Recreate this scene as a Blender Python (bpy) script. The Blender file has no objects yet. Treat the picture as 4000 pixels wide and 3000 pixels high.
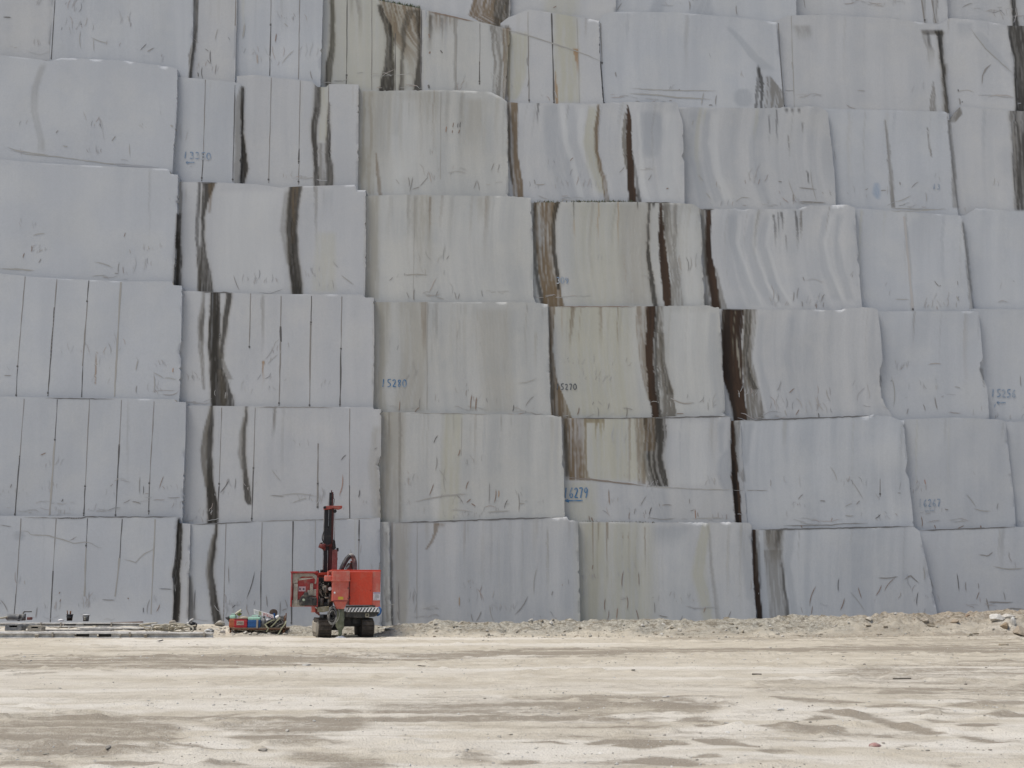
import bpy, bmesh, math, random
import numpy as np
from mathutils import Vector

random.seed(7)
SC = bpy.context.scene
COL = SC.collection

# ------------------------------------------------------------------ camera
F = 4600.0                      # focal length measured in pixels of a 4000 px wide frame
TH = math.atan(817.0 / F)       # upward pitch of the camera
CAMZ = 1.6
cam_d = bpy.data.cameras.new('camera')
cam_d.sensor_width = 36.0
cam_d.lens = 36.0 * F / 4000.0
cam_d.clip_start = 0.1
cam_d.clip_end = 2000
cam = bpy.data.objects.new('camera', cam_d)
COL.objects.link(cam)
cam.location = (0, 0, CAMZ)
cam.rotation_euler = (math.pi / 2 + TH, 0, 0)
SC.camera = cam
CT, ST = math.cos(TH), math.sin(TH)


def ray(px, py):
    u = (np.asarray(px, float) - 2000.0) / F
    v = (1500.0 - np.asarray(py, float)) / F
    return u, CT - ST * v, ST + CT * v


def on_plane(px, py, Y):
    """point at survey position (px, py) on the vertical plane y = Y"""
    dx, dy, dz = ray(px, py)
    t = Y / dy
    return t * dx, t * dy, CAMZ + t * dz


def on_ground(px, py, z=0.0):
    dx, dy, dz = ray(px, py)
    t = (z - CAMZ) / dz
    return float(t * dx), float(t * dy)


# ------------------------------------------------------------------ noise
_rng = np.random.RandomState(11)
_LAT = _rng.rand(256, 256)


def vnoise(x, y, seed=0):
    x = np.asarray(x, float) + seed * 17.37
    y = np.asarray(y, float) + seed * 31.91
    xi = np.floor(x).astype(int)
    yi = np.floor(y).astype(int)
    fx, fy = x - xi, y - yi
    fx = fx * fx * (3 - 2 * fx)
    fy = fy * fy * (3 - 2 * fy)
    a, b = xi & 255, (xi + 1) & 255
    c, d = yi & 255, (yi + 1) & 255
    return ((_LAT[a, c] * (1 - fx) + _LAT[b, c] * fx) * (1 - fy)
            + (_LAT[a, d] * (1 - fx) + _LAT[b, d] * fx) * fy)


def fbm(x, y, seed=0, octv=4):
    s, a, n = 0.0, 1.0, 0.0
    for i in range(octv):
        s = s + a * vnoise(x * 2 ** i, y * 2 ** i, seed + i * 3)
        n += a
        a *= 0.5
    return s / n


def sstep(a, b, x):
    t = np.clip((np.asarray(x, float) - a) / (b - a), 0, 1)
    return t * t * (3 - 2 * t)


# ------------------------------------------------------------------ tagging
def tag(o, label=None, cat=None, group=None, kind=None):
    if label: o['label'] = label
    if cat: o['category'] = cat
    if group: o['group'] = group
    if kind: o['kind'] = kind
    return o


def empty(name, loc, rz=0.0):
    o = bpy.data.objects.new(name, None)
    COL.objects.link(o)
    o.location = loc
    o.rotation_euler = (0, 0, rz)
    o.empty_display_size = 0.2
    return o


def link(name, me, mats, parent=None):
    for m in (mats if isinstance(mats, (list, tuple)) else [mats]):
        me.materials.append(m)
    o = bpy.data.objects.new(name, me)
    COL.objects.link(o)
    if parent: o.parent = parent
    return o


def copy_tree(o, parent=None):
    c = o.copy()
    COL.objects.link(c)
    c.parent = parent
    for ch in list(o.children):
        copy_tree(ch, c)
    return c


# ------------------------------------------------------------------ materials
def nodes_of(m):
    m.use_nodes = True
    nt = m.node_tree
    nt.nodes.clear()
    out = nt.nodes.new('ShaderNodeOutputMaterial')
    b = nt.nodes.new('ShaderNodeBsdfPrincipled')
    nt.links.new(b.outputs[0], out.inputs[0])
    return nt, b


def mixc(nt, fac, a, b, mode='MIX'):
    n = nt.nodes.new('ShaderNodeMix')
    n.data_type = 'RGBA'
    n.blend_type = mode
    for sock, v in ((0, fac), (6, a), (7, b)):
        if isinstance(v, (int, float)):
            n.inputs[sock].default_value = v
        elif isinstance(v, tuple):
            n.inputs[sock].default_value = (*v, 1.0)
        else:
            nt.links.new(v, n.inputs[sock])
    return n.outputs[2]


def ramp(nt, src, p0, p1, c0=0.0, c1=1.0):
    n = nt.nodes.new('ShaderNodeMapRange')
    n.interpolation_type = 'SMOOTHSTEP'
    n.inputs[1].default_value = p0
    n.inputs[2].default_value = p1
    n.inputs[3].default_value = c0
    n.inputs[4].default_value = c1
    nt.links.new(src, n.inputs[0])
    return n.outputs[0]


def noise_node(nt, vec, scale, detail=4.0, rough=0.55, dim='3D'):
    n = nt.nodes.new('ShaderNodeTexNoise')
    n.noise_dimensions = dim
    n.inputs['Scale'].default_value = scale
    n.inputs['Detail'].default_value = detail
    n.inputs['Roughness'].default_value = rough
    if vec is not None: nt.links.new(vec, n.inputs['Vector'])
    return n.outputs['Fac']


def mapping(nt, vec, scale=(1, 1, 1)):
    n = nt.nodes.new('ShaderNodeMapping')
    n.inputs['Scale'].default_value = scale
    nt.links.new(vec, n.inputs['Vector'])
    return n.outputs[0]


def bump(nt, b, src, strength=0.3, dist=0.02):
    n = nt.nodes.new('ShaderNodeBump')
    n.inputs['Strength'].default_value = strength
    n.inputs['Distance'].default_value = dist
    nt.links.new(src, n.inputs['Height'])
    nt.links.new(n.outputs[0], b.inputs['Normal'])


MATS = {}


def worn(name, rgb, rough=0.55, metal=0.0, dirt=(0.30, 0.26, 0.21), amount=0.35, scale=5.0, vary=0.12):
    """painted, rubber or metal surface with dust that settles in patches"""
    if name in MATS: return MATS[name]
    m = bpy.data.materials.new(name)
    nt, b = nodes_of(m)
    tc = nt.nodes.new('ShaderNodeTexCoord').outputs['Object']
    n1 = noise_node(nt, tc, scale, 5.0, 0.62)
    n2 = noise_node(nt, tc, scale * 5.3, 3.0, 0.6)
    n3 = noise_node(nt, mapping(nt, tc, (6, 6, 0.6)), scale * 0.7, 3.0, 0.55)
    dark = tuple(c * (1 - 2 * vary) for c in rgb)
    base = mixc(nt, ramp(nt, n2, 0.3, 0.7), dark, rgb)
    f = ramp(nt, n1, 0.62 - amount * 0.5, 0.85 - amount * 0.3, 0.0, min(1.0, amount * 2.0))
    c = mixc(nt, f, base, dirt)
    c = mixc(nt, ramp(nt, n3, 0.5, 0.8, 0.0, amount * 0.9), c, dirt)
    nt.links.new(c, b.inputs['Base Color'])
    b.inputs['Roughness'].default_value = rough
    b.inputs['Metallic'].default_value = metal
    bump(nt, b, n2, 0.15, 0.01)
    MATS[name] = m
    return m


# ------------------------------------------------------------------ world and light
SUN_EL = math.radians(65)
SUN_AZ = math.radians(246)      # compass direction the light comes from (0 = +Y, clockwise)
w = bpy.data.worlds.new('World')
SC.world = w
w.use_nodes = True
wn = w.node_tree
wn.nodes.clear()
wo = wn.nodes.new('ShaderNodeOutputWorld')
bg = wn.nodes.new('ShaderNodeBackground')
sk = wn.nodes.new('ShaderNodeTexSky')
sk.sky_type = 'NISHITA'
sk.sun_disc = False
sk.sun_elevation = SUN_EL
sk.sun_rotation = SUN_AZ
sk.air_density = 1.0
sk.dust_density = 2.0
sk.ozone_density = 0.6
bg.inputs['Strength'].default_value = 0.10
wn.links.new(sk.outputs[0], bg.inputs[0])
wn.links.new(bg.outputs[0], wo.inputs[0])

sd = bpy.data.lights.new('sun', 'SUN')
sd.energy = 2.6
sd.angle = math.radians(24)
sd.color = (1.0, 0.955, 0.875)
sun = bpy.data.objects.new('sun', sd)
COL.objects.link(sun)
sv = Vector((math.sin(SUN_AZ) * math.cos(SUN_EL), math.cos(SUN_AZ) * math.cos(SUN_EL), math.sin(SUN_EL)))
sun.rotation_euler = (-sv).to_track_quat('-Z', 'Y').to_euler()
sun.location = sv * 120

SC.view_settings.view_transform = 'Standard'
SC.view_settings.look = 'None'
SC.view_settings.exposure = 0.22
SC.view_settings.gamma = 1.0
# ------------------------------------------------------------------ the sawn quarry wall
WALL_Y = 49.5
SETBACK = 0.24
CDEP = dict(A=0.0, B=0.22, C=0.44, D=0.66, E=0.88, F=1.08, G=1.28)

KIND = dict(k=(0.030, 0.026, 0.020), b=(0.046, 0.024, 0.012), t=(0.158, 0.110, 0.060), g=(0.15, 0.137, 0.115), h=(0.58, 0.59, 0.585),  # h is the tone of the painted highlights
            o=(0.30, 0.18, 0.08), y=(0.42, 0.405, 0.30), s=(0.30, 0.32, 0.35), w=(0.31, 0.29, 0.24),
            x=(0.012, 0.011, 0.010), u=(0.09, 0.20, 0.36))

# stains, plus h bands painting pale highlights: tier, kind, strength, streakiness, softness (px), fade at the bottom (0/1), survey rows (y, left, right)
ST_ = [
 # tier 6
 (6,'t',.9,.5,6,0,[(-20,1855,1985),(20,1842,1984),(60,1830,1980),(100,1900,1990)]),
 (6,'k',.8,.6,5,0,[(-20,1935,1990),(60,1925,1990),(110,1930,1992)]),
 (6,'y',.4,.3,8,0,[(-20,2130,2270),(60,2120,2260)]),
 (6,'s',.5,.4,8,0,[(-20,2560,2600),(60,2530,2590)]),
 (6,'s',.5,.4,8,0,[(-20,2720,2770),(60,2690,2790)]),
 (6,'g',.5,.6,5,0,[(-20,3600,3612),(90,3612,3622)]),
 (6,'g',.7,.7,4,0,[(-20,3640,3660),(90,3645,3662)]),
 (6,'k',.85,.4,4,0,[(-20,3942,3962),(60,3955,3975),(110,3955,3980)]),
 # tier 5
 (5,'g',.75,.3,6,0,[(-20,755,775),(145,755,771),(217,736,757),(310,738,750)]),
 (5,'k',.55,.3,3,0,[(-20,768,776),(100,766,774),(180,752,764),(310,741,748)]),
 (5,'k',.88,.3,6,0,[(-20,1289,1306),(100,1290,1309),(190,1285,1307),(240,1275,1304),(335,1268,1293)]),
 (5,'y',.35,.3,14,0,[(-20,1305,1640),(360,1300,1640)]),
 (5,'g',.5,.5,5,1,[(-20,1385,1410),(60,1398,1416),(190,1400,1410)]),
 (5,'g',.35,.5,5,1,[(-20,1362,1380),(100,1372,1384)]),
 (5,'t',.85,.45,6,1,[(0,1476,1645),(60,1495,1645),(120,1510,1645),(240,1590,1645),(360,1606,1645)]),
 (5,'k',.92,.35,5,0,[(20,1474,1492),(60,1484,1505),(100,1500,1530),(150,1510,1540),(220,1507,1540),(270,1495,1541),(365,1476,1540)]),
 (5,'k',.75,.5,4,0,[(40,1590,1622),(110,1566,1590),(220,1566,1577),(365,1555,1576)]),
 (5,'k',.8,.4,4,0,[(40,1622,1645),(200,1632,1645),(300,1622,1645),(365,1610,1645)]),
 (5,'t',.65,.6,6,1,[(35,1674,1800),(70,1674,1790),(150,1676,1780)]),
 (5,'k',.5,.5,4,1,[(60,1674,1690),(200,1674,1686)]),
 (5,'g',.65,.2,3,1,[(70,1722,1731),(190,1724,1729)]),
 (5,'g',.55,.3,4,0,[(70,1772,1784),(360,1776,1784)]),
 (5,'g',.75,.75,5,0,[(100,1912,1990),(150,1920,1990),(250,1930,1990),(380,1922,1985)]),
 (5,'t',.75,.5,4,0,[(110,1960,1995),(250,1966,1992),(400,1960,1990)]),
 (5,'y',.6,.25,8,0,[(120,1985,2064),(250,1985,2058),(330,1985,2045),(400,1985,2012)]),
 (5,'y',.62,.1,3,0,[(40,2166,2256),(410,2170,2262)]),
 (5,'o',.8,.3,3,1,[(192,2238,2261),(225,2246,2261),(310,2257,2263)]),
 (5,'o',.75,.3,4,0,[(280,2166,2170),(340,2166,2178),(410,2168,2180)]),
 (5,'k',.8,.5,3,0,[(255,2956,2963),(320,2956,2970),(430,2946,2958)]),
 (5,'k',.8,.4,3,0,[(265,2960,2970),(320,2968,2984),(430,2970,2979)]),
 (5,'g',.75,.7,5,0,[(300,2990,3012),(335,2990,3040),(360,2988,3060),(430,2985,3066)]),
 (5,'s',.5,0,14,0,[(100,2830,2850),(160,2880,2910),(220,2925,2965),(280,2985,3040)]),
 (5,'s',.55,0,5,0,[(348,2885,2922),(365,2870,2936),(395,2868,2940),(415,2885,2925)]),
 (5,'k',.95,.2,4,0,[(122,3648,3682),(140,3660,3683),(180,3664,3681),(250,3674,3690),(320,3684,3694),(440,3692,3708)]),
 (5,'g',.6,.6,5,0,[(250,3668,3702),(350,3676,3700),(440,3680,3704)]),
 (5,'k',.6,.3,5,0,[(118,3596,3682),(134,3604,3686)]),
 (5,'g',.5,.5,6,1,[(125,3600,3614),(200,3622,3650),(300,3635,3652)]),
 (5,'k',.6,.5,4,1,[(130,3618,3632),(215,3632,3642)]),
 (5,'g',.65,.6,4,0,[(320,3644,3648),(380,3636,3656),(440,3632,3662)]),
 (5,'k',.88,.35,5,0,[(98,3935,4020),(240,3962,4020),(440,3968,4020)]),
 (5,'g',.4,.2,10,1,[(100,3100,3165),(170,3120,3170)]),
 (5,'s',.4,.1,16,1,[(90,3735,3800),(170,3740,3790)]),
 (5,'s',.35,.1,16,0,[(120,3790,3830),(220,3880,3915),(290,3945,3962)]),
 # tier 4
 (4,'g',.28,.2,14,0,[(245,158,185),(350,122,150),(430,118,142),(530,145,168),(600,150,178)]),
 (4,'g',.6,.3,8,0,[(340,935,953),(400,918,950),(500,914,948),(600,914,942),(720,912,938)]),
 (4,'k',.96,.2,5,0,[(340,942,952),(420,938,951),(520,939,951),(600,941,962),(660,939,972),(720,936,952)]),
 (4,'k',.88,.35,6,0,[(315,1231,1256),(420,1223,1252),(500,1215,1240),(560,1219,1240),(640,1226,1242),(735,1226,1249)]),
 (4,'y',.6,.4,6,0,[(315,1255,1284),(430,1253,1280),(560,1242,1275)]),
 (4,'g',.6,.7,5,0,[(560,1240,1272),(735,1246,1270)]),
 (4,'k',.8,.35,5,0,[(400,1280,1286),(530,1275,1289),(610,1272,1295),(640,1272,1300),(735,1268,1302)]),
 (4,'x',.98,0,2,0,[(486,1286,1289),(540,1285,1291),(615,1285,1289)]),
 (4,'w',.8,.5,5,0,[(345,1400,1466),(770,1400,1462)]),
 (4,'w',.45,.5,10,1,[(345,1466,1540),(770,1462,1510)]),
 (4,'t',.6,.3,4,0,[(600,1463,1470),(680,1470,1486),(770,1478,1494)]),
 (4,'w',.4,.6,8,1,[(345,1590,1720),(500,1600,1720)]),
 (4,'w',.42,.7,6,1,[(380,1795,1905),(700,1800,1890)]),
 (4,'t',.9,.5,5,0,[(385,1982,2024),(500,1982,2021),(600,1984,2023),(660,1990,2032),(720,2000,2042),(790,2008,2050)]),
 (4,'k',.6,.5,3,0,[(385,1982,1992),(600,1984,1996),(720,1998,2006)]),
 (4,'k',.7,.2,3,1,[(400,2100,2108),(440,2098,2104),(505,2096,2100)]),
 (4,'s',.45,.3,18,0,[(400,2120,2175),(550,2128,2200),(650,2150,2230),(790,2200,2260)]),
 (4,'s',.3,.3,18,0,[(400,2210,2245),(550,2205,2260),(650,2225,2290),(790,2270,2310)]),
 (4,'y',.55,.3,10,0,[(410,2300,2330),(550,2278,2325),(650,2290,2345),(760,2330,2365)]),
 (4,'t',.88,.4,5,0,[(410,2332,2341),(500,2322,2341),(600,2326,2340),(640,2334,2350),(700,2349,2367),(790,2360,2378)]),
 (4,'b',.98,0,3,0,[(408,2451,2454),(430,2447,2459),(460,2445,2465),(560,2446,2468),(640,2448,2475),(720,2452,2481),(800,2455,2489)]),
 (4,'g',.85,.5,4,0,[(440,2440,2446),(500,2430,2445),(560,2430,2446),(620,2438,2449),(660,2446,2450)]),
 (4,'k',.8,.4,4,0,[(590,2468,2472),(700,2480,2493),(800,2490,2507)]),
 (4,'s',.5,.1,20,0,[(430,2500,2580),(520,2505,2600),(620,2510,2570)]),
 (4,'k',.7,.2,3,1,[(430,3030,3038),(500,3032,3037),(590,3035,3039)]),
 (4,'k',.6,.2,3,1,[(450,3003,3008),(590,3006,3009)]),
 (4,'g',.6,.2,3,1,[(530,3078,3083),(640,3080,3084)]),
 (4,'g',.6,.2,3,1,[(480,3132,3138),(530,3130,3136)]),
 (4,'k',.6,.4,4,1,[(425,3066,3080),(446,3068,3076)]),
 (4,'k',.6,.4,4,1,[(425,3090,3100),(446,3092,3098)]),
 (4,'k',.6,.4,4,1,[(425,3118,3128),(448,3120,3126)]),
 (4,'k',.85,.3,3,0,[(668,3150,3155),(690,3153,3159),(715,3158,3163)]),
 (4,'g',.7,.3,4,0,[(470,3455,3462),(560,3462,3474),(700,3474,3490),(810,3482,3497)]),
 (4,'g',.75,.3,3,0,[(500,3620,3624),(560,3628,3633),(610,3634,3641)]),
 (4,'g',.55,.3,5,0,[(480,3702,3712),(600,3714,3728),(810,3722,3744)]),
 (4,'g',.8,.4,6,0,[(415,3722,3750),(445,3708,3757),(475,3704,3735)]),
 (4,'k',.85,.6,5,0,[(425,3942,4030),(600,3955,4030),(820,3962,4030)]),
 (4,'u',.42,.3,18,0,[(716,3418,3434),(736,3411,3437),(756,3409,3439),(776,3422,3434)]),
 (4,'h',0.46,.1,12,0,[(400,2182,2206),(550,2199,2222),(650,2228,2252),(790,2262,2285)]),
 (4,'h',0.37,.1,14,0,[(410,2255,2285),(550,2255,2280),(650,2290,2300),(790,2330,2350)]),
 (4,'h',0.40,.1,10,0,[(430,2486,2500),(560,2496,2508),(700,2500,2520),(790,2520,2545)]),
 (4,'h',0.31,.1,20,0,[(430,2590,2640),(620,2590,2650),(790,2570,2640)]),
 (4,'s',.4,.1,12,0,[(430,2745,2775),(560,2738,2765),(680,2755,2785),(800,2790,2830)]),
 (4,'h',0.31,.1,14,0,[(430,2780,2810),(560,2770,2800),(680,2788,2820),(800,2835,2870)]),
 (4,'s',.3,.1,14,0,[(430,2690,2730),(600,2690,2725),(800,2730,2770)]),
 (4,'s',.35,.1,14,0,[(440,2950,2975),(560,2925,2950),(650,2930,2960),(800,2975,3010)]),
 (4,'h',0.31,.1,10,0,[(520,1530,1560),(770,1540,1580)]),
 # tier 3
 (3,'h',0.37,.1,9,0,[(830,2882,2898),(950,2872,2890),(1100,2915,2938),(1200,2955,2985)]),
 (3,'h',0.37,.1,9,0,[(830,2946,2960),(950,2936,2950),(1100,2985,2998),(1200,3040,3056)]),
 (3,'h',0.31,.1,9,0,[(830,3006,3020),(950,2990,3004),(1100,3032,3046),(1200,3090,3105)]),
 (3,'h',0.31,.1,9,0,[(830,3242,3260),(940,3216,3232),(1050,3236,3252),(1180,3290,3306)]),
 (3,'h',0.34,.1,18,0,[(820,2660,2720),(1200,2680,2735)]),
 (3,'h',0.34,.1,30,0,[(740,860,1080),(1150,840,1090)]),
 (2,'h',0.31,.1,30,0,[(1210,2610,2780),(1640,2660,2800)]),
 (2,'s',.35,.1,20,0,[(1210,2775,2800),(1400,2760,2815),(1640,2800,2830)]),
 (1,'h',0.31,.1,24,0,[(1640,2640,2760),(1900,2640,2780)]),
 (1,'s',.4,.1,10,0,[(1640,2800,2830),(1720,2805,2825),(1780,2815,2830)]),
 (0,'h',0.25,.1,24,0,[(2060,2600,2690),(2440,2600,2700)]),
 (2,'s',.35,.2,12,0,[(1220,2965,2990),(1400,2950,2975),(1560,2985,3015),(1650,3010,3045)]),
 (4,'h',0.25,.1,20,0,[(380,1560,1640),(700,1560,1620)]),
 (3,'g',.6,.4,3,0,[(690,697,712),(835,696,711)]),
 (3,'k',.95,.4,3,0,[(835,690,708),(980,684,709),(1125,676,710)]),
 (3,'k',.9,.3,5,0,[(700,774,784),(800,767,780),(900,763,776),(1000,766,778),(1080,772,786),(1150,773,788)]),
 (3,'k',.88,.4,5,0,[(700,796,848),(740,793,834),(790,788,812),(850,785,800),(930,784,796),(1000,778,808),(1060,776,822),(1150,775,832)]),
 (3,'t',.6,.5,5,0,[(700,812,842),(760,815,832),(830,812,822)]),
 (3,'k',.96,.15,9,0,[(715,1130,1181),(800,1122,1168),(900,1118,1160),(1000,1124,1166),(1060,1131,1176),(1110,1139,1183),(1160,1141,1182)]),
 (3,'g',.45,.2,14,0,[(740,1112,1134),(900,1094,1122),(960,1104,1130),(1040,1122,1136)]),
 (3,'t',.6,.6,6,0,[(715,1142,1168),(800,1140,1160),(950,1136,1150)]),
 (3,'g',.55,.3,5,1,[(720,1224,1240),(900,1231,1238),(1020,1228,1233)]),
 (3,'y',.35,.3,16,0,[(900,1240,1310),(1150,1220,1310)]),
 (3,'s',.35,.4,8,1,[(735,1258,1300),(900,1256,1290)]),
 (3,'w',.65,.5,6,0,[(750,1428,1482),(1180,1426,1480)]),
 (3,'g',.5,.4,5,1,[(750,1588,1602),(960,1592,1600)]),
 (3,'w',.5,.5,8,1,[(750,1612,1692),(1000,1616,1686),(1180,1610,1670)]),
 (3,'t',.5,.4,4,1,[(770,1676,1685),(960,1675,1681)]),
 (3,'w',.35,.3,16,1,[(760,1860,1920),(900,1866,1900)]),
 (3,'t',.92,.65,5,0,[(780,2083,2186),(850,2083,2170),(900,2084,2166),(1000,2088,2173),(1060,2094,2181),(1100,2100,2186),(1150,2108,2192),(1200,2112,2208)]),
 (3,'k',.8,.3,4,0,[(780,2080,2094),(900,2082,2092),(1000,2084,2096),(1100,2092,2106),(1200,2112,2135)]),
 (3,'k',.85,.3,4,0,[(785,2165,2187),(870,2155,2168),(980,2155,2172),(1050,2168,2183),(1130,2175,2188)]),
 (3,'t',.7,.5,6,0,[(1100,2120,2170),(1200,2120,2180)]),
 (3,'k',.75,.2,3,1,[(785,2239,2245),(860,2240,2244),(890,2240,2243)]),
 (3,'o',.45,.2,4,1,[(860,2238,2246),(950,2239,2245)]),
 (3,'o',.7,.2,3,1,[(785,2336,2340),(880,2332,2339),(980,2334,2338)]),
 (3,'o',.7,.2,3,1,[(785,2413,2417),(880,2412,2418),(1010,2414,2417)]),
 (3,'o',.45,.2,3,1,[(1000,2436,2440),(1060,2442,2446),(1150,2445,2448)]),
 (3,'y',.35,.3,20,0,[(785,2240,2420),(1200,2240,2430)]),
 (3,'w',.45,.3,16,0,[(785,2418,2534),(1000,2420,2526),(1200,2440,2545)]),
 (3,'k',.85,.25,3,0,[(785,2533,2541),(850,2530,2539),(950,2526,2536),(1000,2525,2539),(1060,2533,2549),(1120,2540,2560),(1200,2550,2570)]),
 (3,'k',.85,.2,2,1,[(785,2489,2495),(825,2490,2493)]),
 (3,'k',.85,.2,2,1,[(785,2549,2558),(825,2551,2555)]),
 (3,'b',.98,0,2,0,[(785,2577,2587),(850,2575,2590),(930,2572,2597),(1000,2576,2606),(1060,2580,2615),(1120,2586,2619),(1200,2592,2619)]),
 (3,'g',.6,.8,4,0,[(790,2588,2648),(900,2596,2646),(1000,2608,2640),(1100,2622,2662),(1200,2620,2672)]),
 (3,'k',.6,.6,3,1,[(790,2588,2608),(880,2596,2610),(1000,2606,2616)]),
 (3,'b',.98,0,3,0,[(810,2756,2778),(900,2754,2776),(1000,2755,2781),(1060,2758,2796),(1120,2768,2803),(1210,2780,2816)]),
 (3,'g',.8,.4,4,0,[(810,2734,2758),(950,2738,2756),(1050,2746,2762),(1130,2752,2772),(1210,2752,2782)]),
 (3,'g',.65,.4,5,0,[(1050,2794,2800),(1120,2803,2816),(1210,2812,2842)]),
 (3,'s',.42,.2,14,0,[(830,2840,2880),(950,2850,2872),(1100,2890,2930),(1200,2930,2980)]),
 (3,'s',.35,.2,12,0,[(830,2930,2945),(950,2905,2940),(1100,2945,2985),(1200,3000,3040)]),
 (3,'s',.35,.2,12,0,[(830,2985,3005),(950,2960,2990),(1100,3000,3030),(1200,3060,3090)]),
 (3,'s',.4,.2,12,0,[(830,3215,3240),(940,3195,3215),(1050,3205,3235),(1180,3250,3290)]),
 (3,'s',.42,.2,12,0,[(830,3270,3300),(940,3255,3275),(1050,3270,3300),(1180,3310,3340)]),
 (3,'k',.75,.3,3,1,[(840,3018,3027),(900,3024,3032),(985,3030,3034)]),
 (3,'k',.7,.3,3,1,[(830,3037,3044),(950,3039,3043)]),
 (3,'k',.7,.3,3,1,[(830,3046,3058),(870,3056,3062),(930,3053,3056)]),
 (3,'g',.7,.3,3,1,[(920,3067,3072),(995,3074,3077)]),
 (3,'k',.75,.3,3,1,[(825,3104,3112),(900,3110,3117),(1005,3116,3120)]),
 (3,'g',.75,.3,3,1,[(825,3124,3134),(960,3130,3133)]),
 (3,'g',.3,.2,4,0,[(830,3532,3540),(1000,3545,3556),(1225,3560,3572)]),
 (3,'g',.5,.2,4,0,[(870,3757,3768),(1000,3770,3782),(1225,3790,3806)]),
 # tier 2
 (2,'k',.97,.2,6,0,[(1125,826,858),(1250,815,859),(1350,812,859),(1450,818,870),(1500,821,878),(1550,822,884),(1600,823,880)]),
 (2,'k',.85,.75,6,0,[(1440,858,872),(1500,862,894),(1550,866,912),(1600,868,918)]),
 (2,'k',.85,.3,6,0,[(1125,885,907),(1200,880,902),(1260,869,890),(1330,862,878),(1400,860,872)]),
 (2,'g',.6,.3,5,0,[(1380,862,870),(1440,872,888),(1480,885,908)]),
 (2,'g',.7,.3,8,0,[(1125,790,802),(1180,784,798),(1240,772,798),(1330,772,796),(1420,784,798),(1520,790,800)]),
 (2,'k',.5,.3,6,0,[(1205,796,800),(1260,780,798),(1330,780,790)]),
 (2,'g',.45,.3,6,1,[(1145,1020,1034),(1300,1022,1032),(1440,1020,1030)]),
 (2,'o',.8,.2,3,1,[(1412,1024,1034),(1440,1026,1031),(1530,1026,1030)]),
 (2,'o',.8,.2,2,0,[(1378,376,380),(1440,371,377),(1500,368,372)]),
 (2,'w',.7,.5,6,0,[(1165,1460,1526),(1350,1460,1520),(1500,1458,1500),(1620,1458,1510)]),
 (2,'w',.5,.5,10,0,[(1165,1555,1668),(1400,1570,1665),(1620,1540,1665)]),
 (2,'t',.45,.4,4,1,[(1165,1640,1668),(1480,1655,1667)]),
 (2,'g',.45,.4,5,1,[(1170,1698,1712),(1380,1696,1706)]),
 (2,'w',.35,.3,16,0,[(1200,1860,1990),(1620,1890,2010)]),
 (2,'w',.45,.4,6,1,[(1290,2088,2098),(1480,2090,2096)]),
 (2,'t',.95,.3,4,0,[(1185,2142,2170),(1280,2144,2164),(1360,2146,2160),(1450,2148,2172),(1500,2150,2181),(1560,2151,2206),(1635,2154,2238)]),
 (2,'k',.5,.3,4,0,[(1185,2142,2150),(1360,2146,2154),(1560,2151,2166)]),
 (2,'y',.5,.3,30,0,[(1185,2180,2460),(1635,2230,2480)]),
 (2,'t',.7,.4,4,1,[(1185,2230,2248),(1260,2227,2241),(1400,2220,2228)]),
 (2,'o',.4,.2,3,1,[(1190,2194,2199),(1340,2194,2198)]),
 (2,'t',.5,.4,5,1,[(1190,2338,2352),(1400,2344,2352)]),
 (2,'t',.55,.3,4,1,[(1200,2410,2415),(1420,2411,2414)]),
 (2,'t',.65,.5,8,0,[(1185,2486,2526),(1300,2486,2524),(1400,2498,2528),(1480,2512,2534),(1560,2530,2545)]),
 (2,'b',.98,0,2,0,[(1185,2525,2561),(1280,2524,2557),(1350,2523,2553),(1450,2528,2556),(1500,2530,2561),(1560,2538,2569),(1640,2546,2574)]),
 (2,'k',.85,.4,3,0,[(1185,2562,2571),(1260,2555,2570),(1340,2552,2564),(1450,2556,2570),(1640,2574,2584)]),
 (2,'g',.9,.7,4,0,[(1185,2572,2593),(1300,2564,2591),(1400,2566,2597),(1480,2570,2613),(1540,2580,2632),(1640,2574,2644)]),
 (2,'k',.6,.7,4,0,[(1300,2580,2592),(1400,2585,2597),(1480,2596,2613),(1540,2606,2632)]),
 (2,'b',.98,0,3,0,[(1200,2822,2906),(1270,2820,2903),(1350,2820,2896),(1420,2822,2901),(1480,2826,2903),(1530,2842,2907),(1580,2858,2914),(1650,2868,2922)]),
 (2,'x',.6,.3,14,0,[(1200,2820,2850),(1420,2822,2860),(1530,2840,2868),(1650,2864,2884)]),
 (2,'w',.9,.3,2,0,[(1290,2878,2880),(1380,2878,2886),(1450,2888,2892),(1500,2896,2899)]),
 (2,'g',.9,.65,4,0,[(1205,2906,2953),(1300,2903,2951),(1400,2901,2940),(1480,2903,2957),(1560,2912,2976),(1650,2918,2990)]),
 (2,'k',.7,.6,4,0,[(1205,2912,2935),(1300,2908,2930),(1400,2902,2920),(1470,2912,2935),(1520,2935,2960)]),
 (2,'s',.3,.2,14,0,[(1230,3080,3105),(1400,3060,3090),(1600,3100,3140)]),
 (2,'g',.6,.3,4,0,[(1440,3826,3838),(1480,3834,3842),(1510,3842,3846)]),
 (2,'k',.8,.2,3,0,[(1468,3436,3441),(1490,3438,3443),(1510,3438,3441)]),
 # tier 1
 (1,'k',.96,.15,6,0,[(1572,824,833),(1640,816,833),(1700,806,832),(1763,806,829),(1850,806,831),(1930,808,844),(1980,808,852),(2060,808,848)]),
 (1,'g',.85,.2,8,0,[(1590,820,826),(1650,802,818),(1700,793,812),(1760,784,810),(1830,788,808),(1900,800,810)]),
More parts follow.
